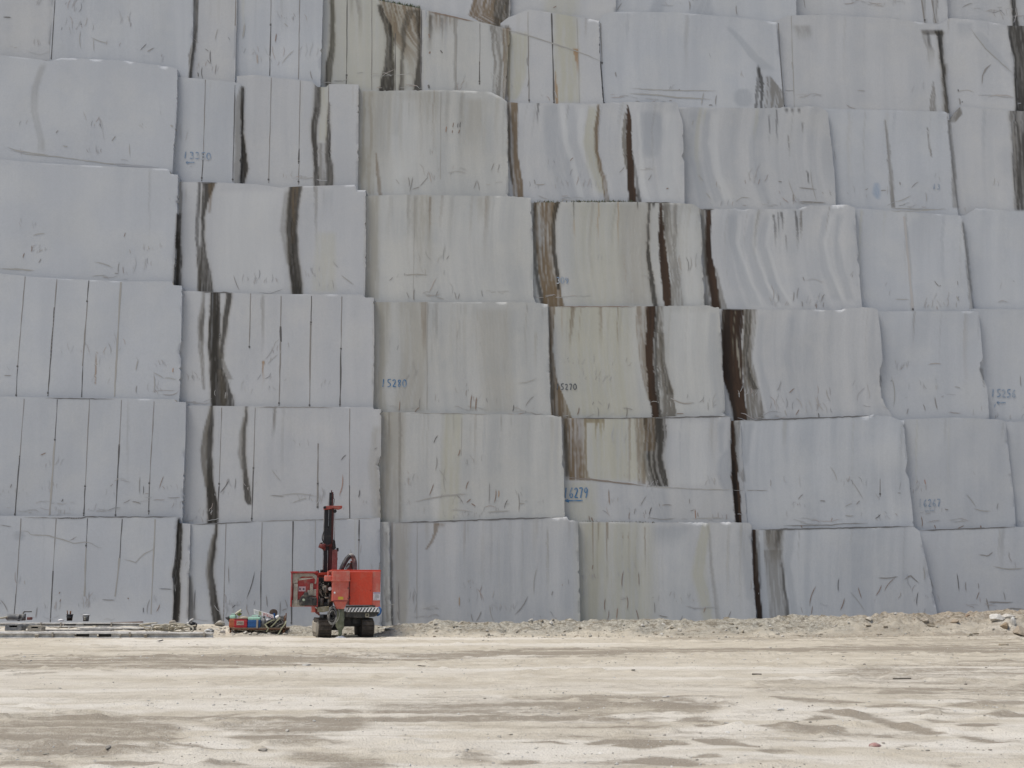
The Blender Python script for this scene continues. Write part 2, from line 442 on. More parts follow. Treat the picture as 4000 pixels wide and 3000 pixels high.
 (1,'k',.85,.25,5,0,[(1580,962,969),(1640,954,967),(1700,947,962),(1770,944,958),(1850,948,966),(1900,951,976),(1955,958,984),(1970,966,982)]),
 (1,'g',.6,.2,8,0,[(1630,948,958),(1700,934,950),(1770,928,948),(1830,938,950)]),
 (1,'g',.7,.2,6,1,[(1588,1072,1081),(1650,1065,1077),(1690,1060,1072),(1730,1056,1068)]),
 (1,'w',.5,.4,8,0,[(1660,1455,1487),(1820,1440,1487),(2050,1458,1490)]),
 (1,'w',.75,.4,6,0,[(1590,1485,1532),(2060,1485,1512)]),
 (1,'w',.5,.5,10,0,[(1590,1528,1585),(2060,1508,1570)]),
 (1,'g',.6,.2,3,1,[(1600,1519,1525),(1780,1519,1523)]),
 (1,'g',.5,.3,4,0,[(1600,1556,1568),(2060,1558,1566)]),
 (1,'y',.5,.2,20,0,[(1600,1735,1805),(1800,1728,1795),(2060,1715,1790)]),
 (1,'w',.35,.4,8,1,[(1620,2150,2185),(1900,2150,2180)]),
 (1,'t',.95,.5,3,0,[(1615,2198,2293),(1700,2200,2292),(1800,2203,2291),(1840,2206,2297),(1872,2208,2306),(1874,2209,2307)]),
 (1,'k',.55,.6,3,0,[(1620,2198,2222),(1700,2200,2218),(1860,2206,2222)]),
 (1,'t',.95,.2,3,0,[(1615,2290,2362),(1650,2292,2362)]),
 (1,'t',.9,.2,2,1,[(1640,2324,2334),(1690,2326,2332),(1760,2327,2330)]),
 (1,'t',.9,.2,2,1,[(1640,2338,2350),(1680,2342,2349),(1740,2346,2348)]),
 (1,'t',.9,.2,2,1,[(1640,2352,2361),(1710,2356,2359)]),
 (1,'y',.6,.2,10,0,[(1615,2290,2520),(1885,2300,2540)]),
 (1,'t',.6,.3,4,0,[(1615,2454,2466),(1880,2456,2463)]),
 (1,'t',.65,.5,6,0,[(1615,2478,2520),(1890,2492,2524)]),
 (1,'k',.92,.6,4,0,[(1615,2514,2602),(1700,2517,2602),(1780,2511,2590),(1840,2520,2602),(1895,2536,2612),(1899,2540,2612)]),
 (1,'t',.55,.6,4,0,[(1615,2515,2560),(1760,2515,2560)]),
 (1,'y',.45,.2,16,0,[(1875,2208,2330),(2050,2215,2330)]),
 (1,'s',.45,.4,12,0,[(1905,2512,2600),(2050,2560,2625)]),
 (1,'s',.6,.1,6,0,[(1750,2838,2852),(1800,2808,2858),(1850,2800,2862),(1895,2814,2868),(1925,2832,2870)]),
 (1,'b',.97,0,3,0,[(1630,2854,2868),(1760,2854,2874),(1850,2856,2883),(1950,2864,2893),(2055,2872,2899)]),
 (1,'x',.7,.3,4,0,[(1800,2858,2870),(1950,2868,2884),(2055,2874,2890)]),
 (1,'g',.6,.5,6,0,[(1640,2866,2892),(1760,2872,2886),(1860,2882,2890)]),
 (1,'s',.55,.2,14,0,[(1640,2896,2945),(1720,2900,2935),(1820,2905,2920)]),
 (1,'g',.5,.3,4,0,[(1830,2902,2906),(1855,2890,2908),(1880,2898,2912)]),
 # tier 0
 (0,'k',.95,.3,4,0,[(2030,692,709),(2080,690,713),(2120,690,712),(2180,684,708),(2240,672,701),(2330,680,707),(2430,674,700)]),
 (0,'k',.93,.2,5,0,[(2035,842,849),(2100,832,847),(2160,822,842),(2220,814,834),(2260,814,836),(2310,818,846),(2380,824,856),(2420,828,864),(2460,840,856)]),
 (0,'g',.7,.2,8,0,[(2090,828,838),(2160,810,826),(2230,804,818),(2300,812,822)]),
 (0,'k',.5,.2,12,0,[(2250,736,746),(2360,734,758),(2420,734,765)]),  # soft dark gradient down the left edge near the foot
 (0,'g',.6,.6,5,0,[(2080,1504,1516),(2240,1502,1514),(2430,1508,1524)]),
 (0,'g',.7,.5,4,0,[(2030,1524,1534),(2450,1526,1536)]),
 (0,'w',.55,.5,8,0,[(2030,1534,1605),(2450,1540,1590)]),
 (0,'t',.65,.4,4,0,[(2045,1694,1716),(2080,1692,1706),(2105,1688,1700),(2120,1680,1694),(2145,1662,1672)]),
 (0,'t',.4,.4,4,1,[(2045,1700,1745),(2065,1710,1730)]),
 (0,'w',.5,.2,3,1,[(2060,2136,2142),(2250,2136,2143),(2370,2137,2142)]),
 (0,'w',.45,.4,8,0,[(2030,2262,2350),(2450,2266,2340)]),
 (0,'y',.5,.3,24,0,[(2030,2262,2540),(2450,2266,2560)]),
 (0,'t',.65,.2,3,1,[(2040,2314,2320),(2260,2316,2319)]),
 (0,'t',.5,.2,3,1,[(2040,2335,2342),(2140,2336,2340)]),
 (0,'t',.6,.2,3,1,[(2040,2368,2376),(2300,2371,2374)]),
 (0,'t',.6,.2,3,1,[(2080,2430,2434),(2230,2431,2433)]),
 (0,'t',.5,.2,3,1,[(2080,2451,2455),(2250,2452,2454)]),
 (0,'t',.6,.2,3,1,[(2060,2515,2520),(2260,2520,2524)]),
 (0,'y',.5,.5,10,0,[(2040,2742,2774),(2150,2716,2762),(2250,2700,2758),(2350,2726,2772),(2450,2752,2796)]),
 (0,'g',.4,.4,6,0,[(2040,2762,2772),(2200,2772,2784),(2350,2790,2806),(2450,2800,2820)]),
 (0,'s',.4,.2,14,0,[(2060,2880,2940),(2200,2900,2935),(2350,2915,2948)]),
 (0,'s',.5,.2,16,1,[(2050,2560,2700),(2160,2560,2640)]),
 (0,'b',.97,0,2,0,[(2055,2936,2951),(2150,2938,2957),(2230,2941,2963),(2330,2949,2971),(2425,2957,2981)]),
 (0,'k',.5,.4,3,0,[(2070,2950,2962),(2200,2962,2972),(2300,2968,2974)]),
 (0,'g',.8,.6,4,1,[(2055,2984,3064),(2110,2984,3062),(2160,2986,3056),(2200,2990,3045),(2260,2995,3040)]),
 (0,'k',.55,.6,4,1,[(2060,2992,3010),(2140,2996,3006)]),
 (0,'k',.6,.6,4,1,[(2060,3030,3060),(2150,3024,3040),(2190,3028,3036)]),
 (0,'g',.6,.5,6,0,[(2150,2985,3060),(2250,2990,3066),(2350,3000,3070),(2440,3010,3085)]),
 (0,'k',.7,.5,4,0,[(2200,3048,3056),(2300,3058,3070),(2350,3066,3078),(2430,3074,3090)]),
 (0,'s',.5,.1,14,0,[(2060,3070,3110),(2200,3062,3090),(2350,3080,3110),(2440,3095,3125)]),
 (0,'s',.5,0,6,0,[(2075,60,86),(2092,52,98),(2110,60,90)]),
]
STAINS_HIGHLIGHTS = {k: [s for s in ST_ if s[0] == k] for k in range(7)}


def stain_highlight_at(x, y, tier, extra=()):
    """colour and coverage of the mineral stains and painted highlight bands on one tier of the wall"""
    rgb = np.zeros(x.shape + (3,))
    A = np.zeros(x.shape)
    for i, (t, kd, al, strk, soft, fade, rows) in enumerate(list(STAINS_HIGHLIGHTS[tier]) + list(extra)):
        ys = np.array([r[0] for r in rows], float)
        xl = np.interp(y, ys, [r[1] for r in rows])
        xr = np.interp(y, ys, [r[2] for r in rows])
        sel = (y > ys[0] - 6) & (y < ys[-1] + 6) & (x > xl - 25) & (x < xr + 25)
        if not sel.any(): continue
        xs, yy = x[sel], y[sel]
        l, r = xl[sel], xr[sel]
        wob = (vnoise(yy / 38.0, 0 * yy, 50 + i) - .5) * 5 + (vnoise(yy / 11.0, 0 * yy, 90 + i) - .5) * 2.2
        xs = xs + wob * min(1.0, np.median(r - l) / 10.0)
        soft = max(soft, 2.5)
        wd_ = r - l
        ends = 6.0
        if kd in 'shyw' or (kd == 'g' and al < .5):          # thin washes have no hard outline
            soft = np.maximum(soft, .42 * wd_) if kd in 'shg' else np.maximum(soft, .36 * wd_)
            strk = max(strk, .25 if kd in 'sh' else .45)
            ends = 26.0 if ys[-1] - ys[0] > 90 else 9.0
        m = sstep(-.5, .5, (xs - l) / soft) * sstep(-.5, .5, (r - xs) / soft)
        m *= sstep(-6, ends - 4, yy - ys[0]) * sstep(-6, ends - 4, ys[-1] - yy)
        if fade:
            m *= 1 - sstep(ys[0] + .25 * (ys[-1] - ys[0]), ys[-1], yy) ** 1.0
        if strk:
            q = xs - l
            n = .6 * vnoise(q / 4.6, yy / 120.0, 7 + i) + .4 * vnoise(q / 12.0, yy / 260.0, 33 + i)
            n2 = vnoise(q / 7.0, yy / 16.0, 61 + i)
            m *= 1 - min(1.0, strk * (1.3 if kd == 't' else 1.0)) * sstep(.38, .76, n + .14 * (n2 - .5))
        a = m * al
        c = np.array(KIND[kd])
        if kd == 'k' and np.median(r - l) > 13:               # brown wash that feathers out beside a heavy run
            sp = 9 + 9 * vnoise(yy / 60.0, 0 * yy, 15 + i)
            hh = sstep(-1, .6, (xs - l) / sp) * sstep(-1, .6, (r - xs) / sp) * sstep(-6, 12, yy - ys[0]) * sstep(-6, 12, ys[-1] - yy)
            hh = hh * (.42 if not fade else .25) * (.5 + vnoise((xs - l) / 6.0, yy / 140.0, 18 + i))
            hh = np.clip(hh, 0, .7)
            rgb[sel] = rgb[sel] * (1 - hh)[:, None] + np.array((.20, .172, .128)) * hh[:, None]
            A[sel] = A[sel] + hh - A[sel] * hh
        if kd in 'kb':
            c = c * (0.6 + 0.65 * vnoise((xs - l) / 9.0, yy / 150.0, 21 + i))[:, None]
        rgb[sel] = rgb[sel] * (1 - a)[:, None] + c * a[:, None]
        A[sel] = A[sel] + a - A[sel] * a
    out = rgb / np.maximum(A, 1e-4)[..., None]
    return out, A


def poly(pts):
    a = np.array(pts, float)
    return lambda q: np.interp(q, a[:, 0], a[:, 1])


# --- stone
def stone_material():
    m = bpy.data.materials.new('sawn_granite')
    nt, b = nodes_of(m)
    uv = nt.nodes.new('ShaderNodeUVMap'); uv.uv_map = 'bow'
    tc = nt.nodes.new('ShaderNodeTexCoord').outputs['Object']
    at = nt.nodes.new('ShaderNodeAttribute'); at.attribute_name = 'stain'
    ti = nt.nodes.new('ShaderNodeAttribute'); ti.attribute_name = 'tint'
    s1 = noise_node(nt, mapping(nt, uv.outputs[0], (1.5, 0.10, 1)), 1.0, 3.0, .55)
    s2 = noise_node(nt, mapping(nt, uv.outputs[0], (7.0, 0.22, 1)), 1.0, 3.0, .6)
    n1 = noise_node(nt, tc, 0.55, 4.0, .6)
    n2 = noise_node(nt, tc, 3.2, 4.0, .65)
    n3 = noise_node(nt, tc, 14.0, 4.0, .75)
    c = mixc(nt, ramp(nt, s1, .32, .68), (0.388, 0.404, 0.424), (0.512, 0.518, 0.524))
    c = mixc(nt, ramp(nt, s2, .52, .75, 0, .22), c, (0.40, 0.415, 0.42))
    c = mixc(nt, ti.outputs['Alpha'], (0.462, 0.470, 0.486), c)
    c = mixc(nt, ramp(nt, n1, .40, .70, 0, .50), c, (0.520, 0.518, 0.506))
    c = mixc(nt, ramp(nt, n2, .48, .75, 0, .14), c, (0.40, 0.41, 0.42))
    c = mixc(nt, ramp(nt, n3, .35, .7, 0, .16), c, (0.33, 0.33, 0.33))
    c = mixc(nt, 1.0, c, ti.outputs['Color'], 'MULTIPLY')
    c = mixc(nt, at.outputs['Alpha'], c, at.outputs['Color'])
    nt.links.new(c, b.inputs['Base Color'])
    b.inputs['Roughness'].default_value = 0.78
    b.inputs['Specular IOR Level'].default_value = 0.3
    hs = nt.nodes.new('ShaderNodeMath'); hs.operation = 'ADD'
    nt.links.new(s2, hs.inputs[0]); nt.links.new(n2, hs.inputs[1])
    bump(nt, b, hs.outputs[0], 0.12, 0.03)
    return m


STONE = stone_material()
WALL = empty('quarry_wall', (0, WALL_Y, 0))
tag(WALL, 'towering pale grey quarry face of stepped sawn stone blocks streaked with dark stains', 'rock wall')

BLK = {}
STREAK = dict(A=.12, B=.25, C=.62, D=.62, E=.66, F=.30, G=.40)


def quads_grid(nu, nv, base=0):
    i = np.arange(nv - 1)[:, None] * nu + np.arange(nu - 1)[None, :] + base
    return np.stack([i, i + nu, i + nu + 1, i + 1], -1).reshape(-1, 4)


def numpy_mesh(name, co, quads, stain, tint, uv):
    me = bpy.data.meshes.new(name)
    n, q = len(co), len(quads)
    me.vertices.add(n)
    me.vertices.foreach_set('co', co.astype(np.float32).ravel())
    me.loops.add(q * 4)
    me.polygons.add(q)
    me.loops.foreach_set('vertex_index', quads.astype(np.int32).ravel())
    me.polygons.foreach_set('loop_start', np.arange(0, q * 4, 4, dtype=np.int32))
    me.update(calc_edges=True)
    if stain is not None:
        me.attributes.new('stain', 'FLOAT_COLOR', 'POINT').data.foreach_set('color', stain.astype(np.float32).ravel())
    if tint is not None:
        me.attributes.new('tint', 'FLOAT_COLOR', 'POINT').data.foreach_set('color', tint.astype(np.float32).ravel())
    if uv is not None:
        lay = me.uv_layers.new(name='bow')
        lay.data.foreach_set('uv', uv[quads.ravel()].astype(np.float32).ravel())
    me.validate()
    return me


class Block:
    """one sawn block face: survey outline, true depth, stains, saw cuts and tool marks in one mesh"""
    def __init__(s, key, tier, dep, L, R, T, B, bow=40, tint=(1, 1, 1), chips=3, topchip=1.0, marks=1.0, label=None, drips=6):
        s.key, s.tier, s.bow, s.tint = key, tier, bow, tint
        s.Y0 = WALL_Y + SETBACK * tier + dep
        s.L, s.R, s.T, s.B = poly(L), poly(R), poly(T), poly(B)
        s.rnd = random.Random(hash_(key))
        s.seed = hash_(key) % 97
        s.y0 = min(p[1] for p in T); s.y1 = max(p[1] for p in B)
        s.x0 = min(p[1] for p in L); s.x1 = max(p[1] for p in R)
        s.topchip, s.chips = topchip, chips
        s.notch = [(s.rnd.uniform(s.y0 + 20, s.y1 - 20), s.rnd.uniform(3, 12), s.rnd.uniform(2, 7)) for _ in range(chips)]
        s.tx, s.ty = s.rnd.uniform(-.018, .018), s.rnd.uniform(-.015, .02)
        s.strips = []
        s.shade = .95 + .08 * s.rnd.random()
        s.label = label
        s.marks, s.drips = marks, drips
        BLK[key] = s

    def right(s, y):
        r = s.R(y)
        for c, h, d in s.notch:
            r = r - d * np.clip(1 - np.abs(y - c) / h, 0, 1)
        j = (vnoise(y / 4.0, 0 * y, s.seed) - .5) * 4.0 * sstep(.35, .75, vnoise(y / 60.0, 0 * y, s.seed + 4))
        return r + j

    def depth(s, x, y):
        cx, cy = (s.x0 + s.x1) / 2, (s.y0 + s.y1) / 2
        d = s.tx * (x - cx) / 300 + s.ty * (y - cy) / 220
        v = np.clip((y - s.y0) / max(1.0, s.y1 - s.y0), 0, 1)
        q = x - s.bow * (v - .35) ** 2 * 2
        d = d + (fbm(q / 210.0, y / 330.0, s.seed, 2) - .5) * .10 - .045 * (1 - v) ** 2
        d = d + (vnoise(q / 34.0, y / 500.0, s.seed + 9) - .5) * .016 * STREAK.get(s.key[0], .35) * 1.6
        return d

    def P(s, x, y, off=0.0):
        Y = s.Y0 + s.depth(x, y) - off
        a, b, c = on_plane(x, y, Y)
        return np.stack([a, b - WALL_Y, c], -1)

    def strip(s, pts, w, rgb, alpha=1.0, taper=True, off=.006):
        s.strips.append((pts, w, rgb, alpha, taper, off))

    def build(s):
        rnd = s.rnd
        nu = max(6, int((s.x1 - s.x0) / 5.5))
        nv = max(6, int((s.y1 - s.y0) / 4.5))
        u = np.linspace(0, 1, nu)[None, :]
        v = np.linspace(0, 1, nv)[:, None]
        yn = s.y0 + (s.y1 - s.y0) * v
        L, R = s.L(yn), s.right(yn)
        x = L + (R - L) * u
        tj = (vnoise(x / 7.0, 0 * x, s.seed + 2) - .5) * 5 * s.topchip * sstep(.4, .7, vnoise(x / 80.0, 0 * x, s.seed + 3))
        top = s.T(x) + tj
        y = top + (s.B(x) - top) * v
        d = s.depth(x, y)
        # broken arris along the top and right edges
        ct = sstep(.60, .86, vnoise(x / 45.0, 0 * x, s.seed + 5)) * s.topchip * (.12 + .88 * sstep(.55, .85, u + 0 * x))
        hgt = 2 + 15 * vnoise(x / 9.0, 0 * x, s.seed + 6) * ct
        d = d + np.clip(1 - (y - top) / hgt, 0, 1) * .08 * ct
        cr = sstep(.62, .80, vnoise(y / 50.0, 0 * y, s.seed + 7))
        wid = 3 + 9 * vnoise(y / 14.0, 0 * y, s.seed + 8) * cr
        d = d + np.clip(1 - (R - x) / wid, 0, 1) * (.03 * cr)
        X, Y, Z = on_plane(x, y, s.Y0 + d)
        co = np.stack([X, Y - WALL_Y, Z], -1).reshape(-1, 3)
        extra = []
        if s.drips:
            for _ in range(min(2, s.drips) if s.key[0] in 'AB' else s.drips * (3 if s.key[0] == 'C' else 2 if s.key[0] == 'D' else 1)):
                xx = rnd.uniform(s.x0 + 10, s.x1 - 10)
                ln = rnd.uniform(.2, .95) * (s.y1 - s.y0)
                ya = float(s.T(xx)) - 4
                ww = rnd.choice([3, 4, 5, 6, 8, 10, 16])
                rows = []
                for k in range(5):
                    f = k / 4
                    bo = s.bow * 2 * ((f * ln / (s.y1 - s.y0) - .35) ** 2 - .1225)
                    rows.append((ya + f * ln, xx + bo - ww * .5, xx + bo + ww * .5))
                extra.append((s.tier, rnd.choice('wwgstw' if s.key[0] in 'CD' else 'wwgsty'), rnd.uniform(.10, .34), .3, max(3, ww * .5), 1, rows))
        rgb, A = stain_highlight_at(x, y, s.tier, extra)
        st = np.concatenate([rgb, A[..., None]], -1).reshape(-1, 4)
        vv = np.clip((y - s.y0) / (s.y1 - s.y0), 0, 1)
        uv = np.stack([(x - s.bow * 2 * (vv - .35) ** 2) / 92.0, y / 92.0 + 0 * x], -1).reshape(-1, 2)
        quads = [quads_grid(nu, nv)]
        cos, sts, uvs = [co], [st], [uv]
        base = len(co)
        idx = np.arange(nu * nv).reshape(nv, nu)
        # real thickness: both flanks, the ledge on top and the underside run back into the rock
        top_line = idx[0, :]
        for line, flip, back in ((idx[:, -1], False, 1.6), (idx[:, 0], True, 1.6), (top_line, False, 1.6), (idx[-1, :], True, 1.6)):
            fr = co[line]
            bk = fr + np.array([0, back, 0])
            sl = st[line].copy()
            if line is top_line: sl[:] = (.20, .18, .15, .95)      # ledge soil tone, darkened to cut light bounced onto the face above
            cos += [fr, bk]
            sts += [sl, sl]
            uvs += [uv[line] + .3, uv[line] + .3]
            n = len(line)
            a = np.arange(base, base + n - 1); b_ = a + 1
            c_ = b_ + n; d_ = a + n
            qd = np.stack([a, b_, c_, d_], -1)
            quads.append(qd[:, ::-1] if flip else qd)
            base += 2 * n
        # saw cuts, scratches and tool marks
        for pts, wd, col, al, taper, off in s.strips:
            p = np.array(pts, float)
            n = len(p)
            t = np.gradient(p, axis=0)
            t /= np.maximum(np.linalg.norm(t, axis=1), 1e-6)[:, None]
            nr = np.stack([-t[:, 1], t[:, 0]], -1)
            f = np.linspace(0, 1, n)
            wv = np.broadcast_to(np.asarray(wd, float), (n,)) * .5
            if taper: wv = wv * np.clip(np.minimum(f, 1 - f) * 5 + .25, .25, 1)
            a = p + nr * wv[:, None]; b_ = p - nr * wv[:, None]
            ca = s.P(a[:, 0], a[:, 1], off); cb = s.P(b_[:, 0], b_[:, 1], off)
            cos += [ca, cb]
            c4 = np.broadcast_to(np.array([*col, al]), (n, 4))
            if taper:
                c4 = c4.copy(); c4[:, 3] = al * np.clip(np.minimum(f, 1 - f) * 4 + .45, 0, 1)
            sts += [c4, c4]
            uvs += [np.zeros((n, 2)), np.zeros((n, 2))]
            i = np.arange(n - 1)
            quads.append(np.stack([base + i, base + i + 1, base + n + i + 1, base + n + i], -1))
            base += 2 * n
        co = np.concatenate(cos); st = np.concatenate(sts); uv = np.concatenate(uvs)
        tint = np.broadcast_to(np.array([*(np.array(s.tint) * s.shade), STREAK.get(s.key[0], .35)]), (len(co), 4))
        me = numpy_mesh('stone_block', co, np.concatenate(quads), st, tint, uv)
        o = link('stone_block', me, STONE, WALL)
        if s.label: o['label'] = s.label
        s.obj = o
        return o


def hash_(k):
    h = 5381
    for ch in k: h = (h * 33 + ord(ch)) & 0xffffffff
    return h


def grow(edge, dx):
    return [(y, x + dx) for y, x in edge]


def low(edge, dy=34):
    return [(x, y + dy) for x, y in edge]


# ---- survey of the tiers (x, y of the edges), bottom tier first -----------------------------------
BASE = [(-700, 2560), (4700, 2560)]
cool = (.97, .99, 1.015); warm = (1.0, .99, .94); neut = (1, 1, 1)

TA0 = [(-600, 2012), (0, 2015), (690, 2019), (700, 2022)]
Block('A0', 0, CDEP['A'], [(2000, -600), (2560, -600)], [(2010, 697), (2100, 690), (2240, 674), (2330, 680), (2560, 670)], TA0, BASE, 6, cool, 4, .3)
Block('A0p', 0, CDEP['A'] + .09, [(2030, 670), (2560, 640)], [(2040, 744), (2200, 740), (2430, 735), (2560, 733)], [(640, 2040), (700, 2043), (744, 2046)], BASE, 4, neut, 4, .3, marks=.4, drips=0)
TB0 = [(700, 2049), (748, 2047), (1000, 2036), (1450, 2023), (1487, 2022)]
Block('B0', 0, CDEP['B'], [(2020, 720), (2560, 700)], [(2020, 1484), (2200, 1485), (2430, 1492), (2560, 1495)], TB0, BASE, 10, cool, 2, .4)
Block('B0p', 0, CDEP['B'] + .12, [(2020, 1470), (2560, 1470)], [(2030, 1521), (2300, 1524), (2430, 1530), (2560, 1533)], [(1460, 2040), (1525, 2038)], BASE, 4, warm, 4, .5, marks=.3, drips=1)
TC0 = [(1490, 2043), (1522, 2041), (2000, 2024), (2217, 2020), (2222, 2033), (2264, 2035)]
Block('C0', 0, CDEP['C'], [(2020, 1500), (2560, 1500)], [(2030, 2258), (2200, 2262), (2430, 2267), (2560, 2270)], TC0, BASE, 14, neut, 3, 1.0)
TD0 = [(2230, 2036), (2262, 2038), (2550, 2041), (2830, 2040), (2928, 2042), (2942, 2060)]
Block('D0', 0, CDEP['D'], [(2030, 2235), (2560, 2240)], [(2040, 2937), (2150, 2939), (2230, 2942), (2330, 2950), (2560, 2966)], TD0, BASE, 26, neut, 4, 1.2)
TE0 = [(2910, 2070), (3000, 2067), (3200, 2063), (3570, 2056), (3590, 2072)]
Block('E0', 0, CDEP['E'], [(2040, 2915), (2560, 2925)], [(2060, 3592), (2200, 3622), (2410, 3665), (2560, 3690)], TE0, BASE, 24, cool, 1, 1.0)
TF0 = [(3560, 2072), (3700, 2067), (3966, 2058), (4600, 2050)]
Block('F0', 0, CDEP['F'], [(2050, 3560), (2560, 3620)], [(2050, 4600), (2560, 4600)], TF0, BASE, 20, cool, 0, 1.0)

TA1 = [(-600, 1545), (0, 1548), (101, 1551), (448, 1556), (682, 1560), (686, 1569), (728, 1571)]
Block('A1', 1, CDEP['A'], [(1500, -600), (2060, -600)], [(1560, 726), (1700, 724), (1900, 716), (2060, 712)], TA1, low([(-600, 2013)] + TA0[1:] + [(760, 2046)]), 6, cool, 4, .3, marks=1.4)
TB1 = [(690, 1584), (738, 1584), (969, 1587), (1456, 1590), (1460, 1598), (1492, 1598)]
Block('B1', 1, CDEP['B'], [(1570, 705), (2080, 690)], [(1590, 1489), (1780, 1488), (1800, 1480), (1830, 1482), (2060, 1488)], TB1, low(TB0), 14, neut, 5, .5, marks=1.3)
TC1 = [(1460, 1608), (1492, 1609), (2000, 1619), (2159, 1622), (2164, 1626), (2198, 1628)]
Block('C1', 1, CDEP['C'], [(1600, 1465), (2090, 1465)], [(1620, 2193), (1780, 2198), (1812, 2194), (1835, 2204), (1900, 2203), (2060, 2207)], TC1, low(TC0), 18, warm, 3, 1.0, marks=1.3)
TD1 = [(2165, 1635), (2200, 1634), (2500, 1631), (2780, 1622), (2845, 1624), (2862, 1640)]
Block('D1', 1, CDEP['D'], [(1620, 2170), (2090, 2175)], [(1630, 2856), (1760, 2856), (1884, 2860), (1950, 2866), (2080, 2878)], TD1, low(TD0), 24, neut, 4, 1.0, label='stone block with 16279 and an arrow hand painted in blue')
TE1p = [(2830, 1645), (2894, 1642), (2900, 1642)]
Block('E1p', 1, CDEP['D'] + .18, [(1630, 2830), (2090, 2850)], [(1640, 2893), (1760, 2900), (1900, 2908), (2030, 2918), (2090, 2921)], TE1p, [(2830, 2085), (2930, 2085)], 6, neut, 3, .6, marks=.4, drips=0)
TE1 = [(2880, 1643), (3000, 1637), (3410, 1622), (3480, 1627), (3534, 1645)]
Block('E1', 1, CDEP['E'], [(1620, 2870), (2090, 2895)], [(1630, 3532), (1667, 3533), (1787, 3545), (1836, 3536), (1870, 3552), (1908, 3554), (1980, 3562), (2090, 3571)], TE1, low(TE0), 26, cool, 3, 1.2)
TF1 = [(3500, 1640), (3535, 1638), (3723, 1631), (3900, 1638), (3930, 1645)]
Block('F1', 1, CDEP['F'], [(1620, 3505), (2100, 3540)], [(1640, 3928), (1826, 3947), (1961, 3962), (2090, 3969)], TF1, low(TF0), 20, cool, 2, .6, label='stone block with faded 16267 hand painted in blue')
Block('G1', 1, CDEP['G'], [(1630, 3900), (2100, 3945)], [(1630, 4600), (2110, 4600)], [(3890, 1648), (4600, 1640)], [(3890, 2110), (4600, 2095)], 20, cool, 0, .8)

TA2 = [(-600, 1050), (0, 1068), (96, 1078), (222, 1088), (347, 1093), (472, 1099), (672, 1099), (676, 1114), (712, 1116)]
Block('A2', 2, CDEP['A'], [(1040, -600), (1600, -600)], [(1100, 711), (1300, 707), (1350, 699), (1375, 706), (1480, 704), (1600, 697)], TA2, low(TA1), 6, cool, 3, .3)
TB2 = [(680, 1136), (718, 1136), (860, 1141), (1000, 1148), (1418, 1151), (1424, 1162), (1462, 1163)]
Block('B2', 2, CDEP['B'], [(1130, 690), (1620, 675)], [(1150, 1460), (1279, 1462), (1495, 1460), (1620, 1457)], TB2, low(TB1), 20, neut, 3, .4, marks=1.2)
TC2 = [(1430, 1180), (1530, 1180), (2000, 1180), (2092, 1182), (2140, 1189)]
Block('C2', 2, CDEP['C'], [(1170, 1435), (1650, 1435)], [(1180, 2139), (1375, 2147), (1500, 2150), (1546, 2147), (1590, 2152), (1650, 2160)], TC2, low(TC1), 26, warm, 2, 1.0, label='stone block with 15280 hand painted in blue')
TD2 = [(2115, 1197), (2480, 1197), (2771, 1193), (2776, 1199), (2811, 1201)]
Block('D2', 2, CDEP['D'], [(1190, 2118), (1660, 2130)], [(1195, 2809), (1375, 2822), (1500, 2828), (1650, 2834)], TD2, low(TD1), 40, warm, 3, .8, label='stone block with 15270 hand painted in dark grey')
TE2 = [(2785, 1206), (3000, 1209), (3289, 1211), (3300, 1203), (3395, 1200), (3432, 1211)]
Block('E2', 2, CDEP['E'], [(1190, 2790), (1670, 2810)], [(1205, 3429), (1303, 3441), (1414, 3448), (1450, 3436), (1479, 3438), (1546, 3441), (1595, 3456), (1640, 3485), (1670, 3490)], TE2, low(TE1), 44, neut, 2, 1.2)
TF2 = [(3400, 1216), (3815, 1216), (3828, 1222)]
Block('F2', 2, CDEP['F'], [(1205, 3405), (1670, 3440)], [(1215, 3824), (1394, 3839), (1443, 3826), (1481, 3840), (1518, 3856), (1670, 3866)], TF2, low(TF1), 30, cool, 2, .4)
Block('G2', 2, CDEP['G'], [(1200, 3790), (1680, 3830)], [(1200, 4600), (1680, 4600)], [(3780, 1206), (4000, 1209), (4600, 1200)], [(3780, 1690), (4600, 1680)], 30, cool, 0, .5, label='stone block with 15256 and an arrow hand painted in blue')

TA3 = [(-600, 590), (0, 622), (145, 636), (337, 646), (660, 660), (664, 680), (695, 682)]
Block('A3', 3, CDEP['A'], [(590, -600), (1120, -600)], [(660, 694), (845, 690), (980, 684), (1120, 678)], TA3, low(TA2), 8, cool, 5, .3, marks=.7)
TB3 = [(670, 709), (820, 712), (1000, 719), (1096, 733), (1188, 727), (1388, 722), (1393, 742), (1430, 743)]
Block('B3', 3, CDEP['B'], [(700, 680), (1170, 660)], [(720, 1428), (989, 1429), (1180, 1424)], TB3, low(TB2), 40, neut, 2, .5, marks=.6)
TC3 = [(1400, 766), (1460, 764), (1578, 760), (2000, 767), (2074, 772)]
Block('C3', 3, CDEP['C'], [(750, 1405), (1200, 1400)], [(770, 2073), (941, 2082), (1163, 2083), (1190, 2094), (1210, 2096)], TC3, low(TC2), 40, warm, 2, 1.0, marks=.7)
TD3 = [(2050, 792), (2241, 789), (2506, 789), (2700, 796), (2714, 800), (2736, 816)]
Block('D3', 3, CDEP['D'], [(785, 2055), (1220, 2065)], [(800, 2735), (941, 2745), (999, 2738), (1047, 2747), (1220, 2753)], TD3, low(TD2), 60, warm, 3, .8, marks=.6)
TE3 = [(2710, 816), (3000, 817), (3120, 816), (3145, 804), (3309, 799), (3342, 812)]
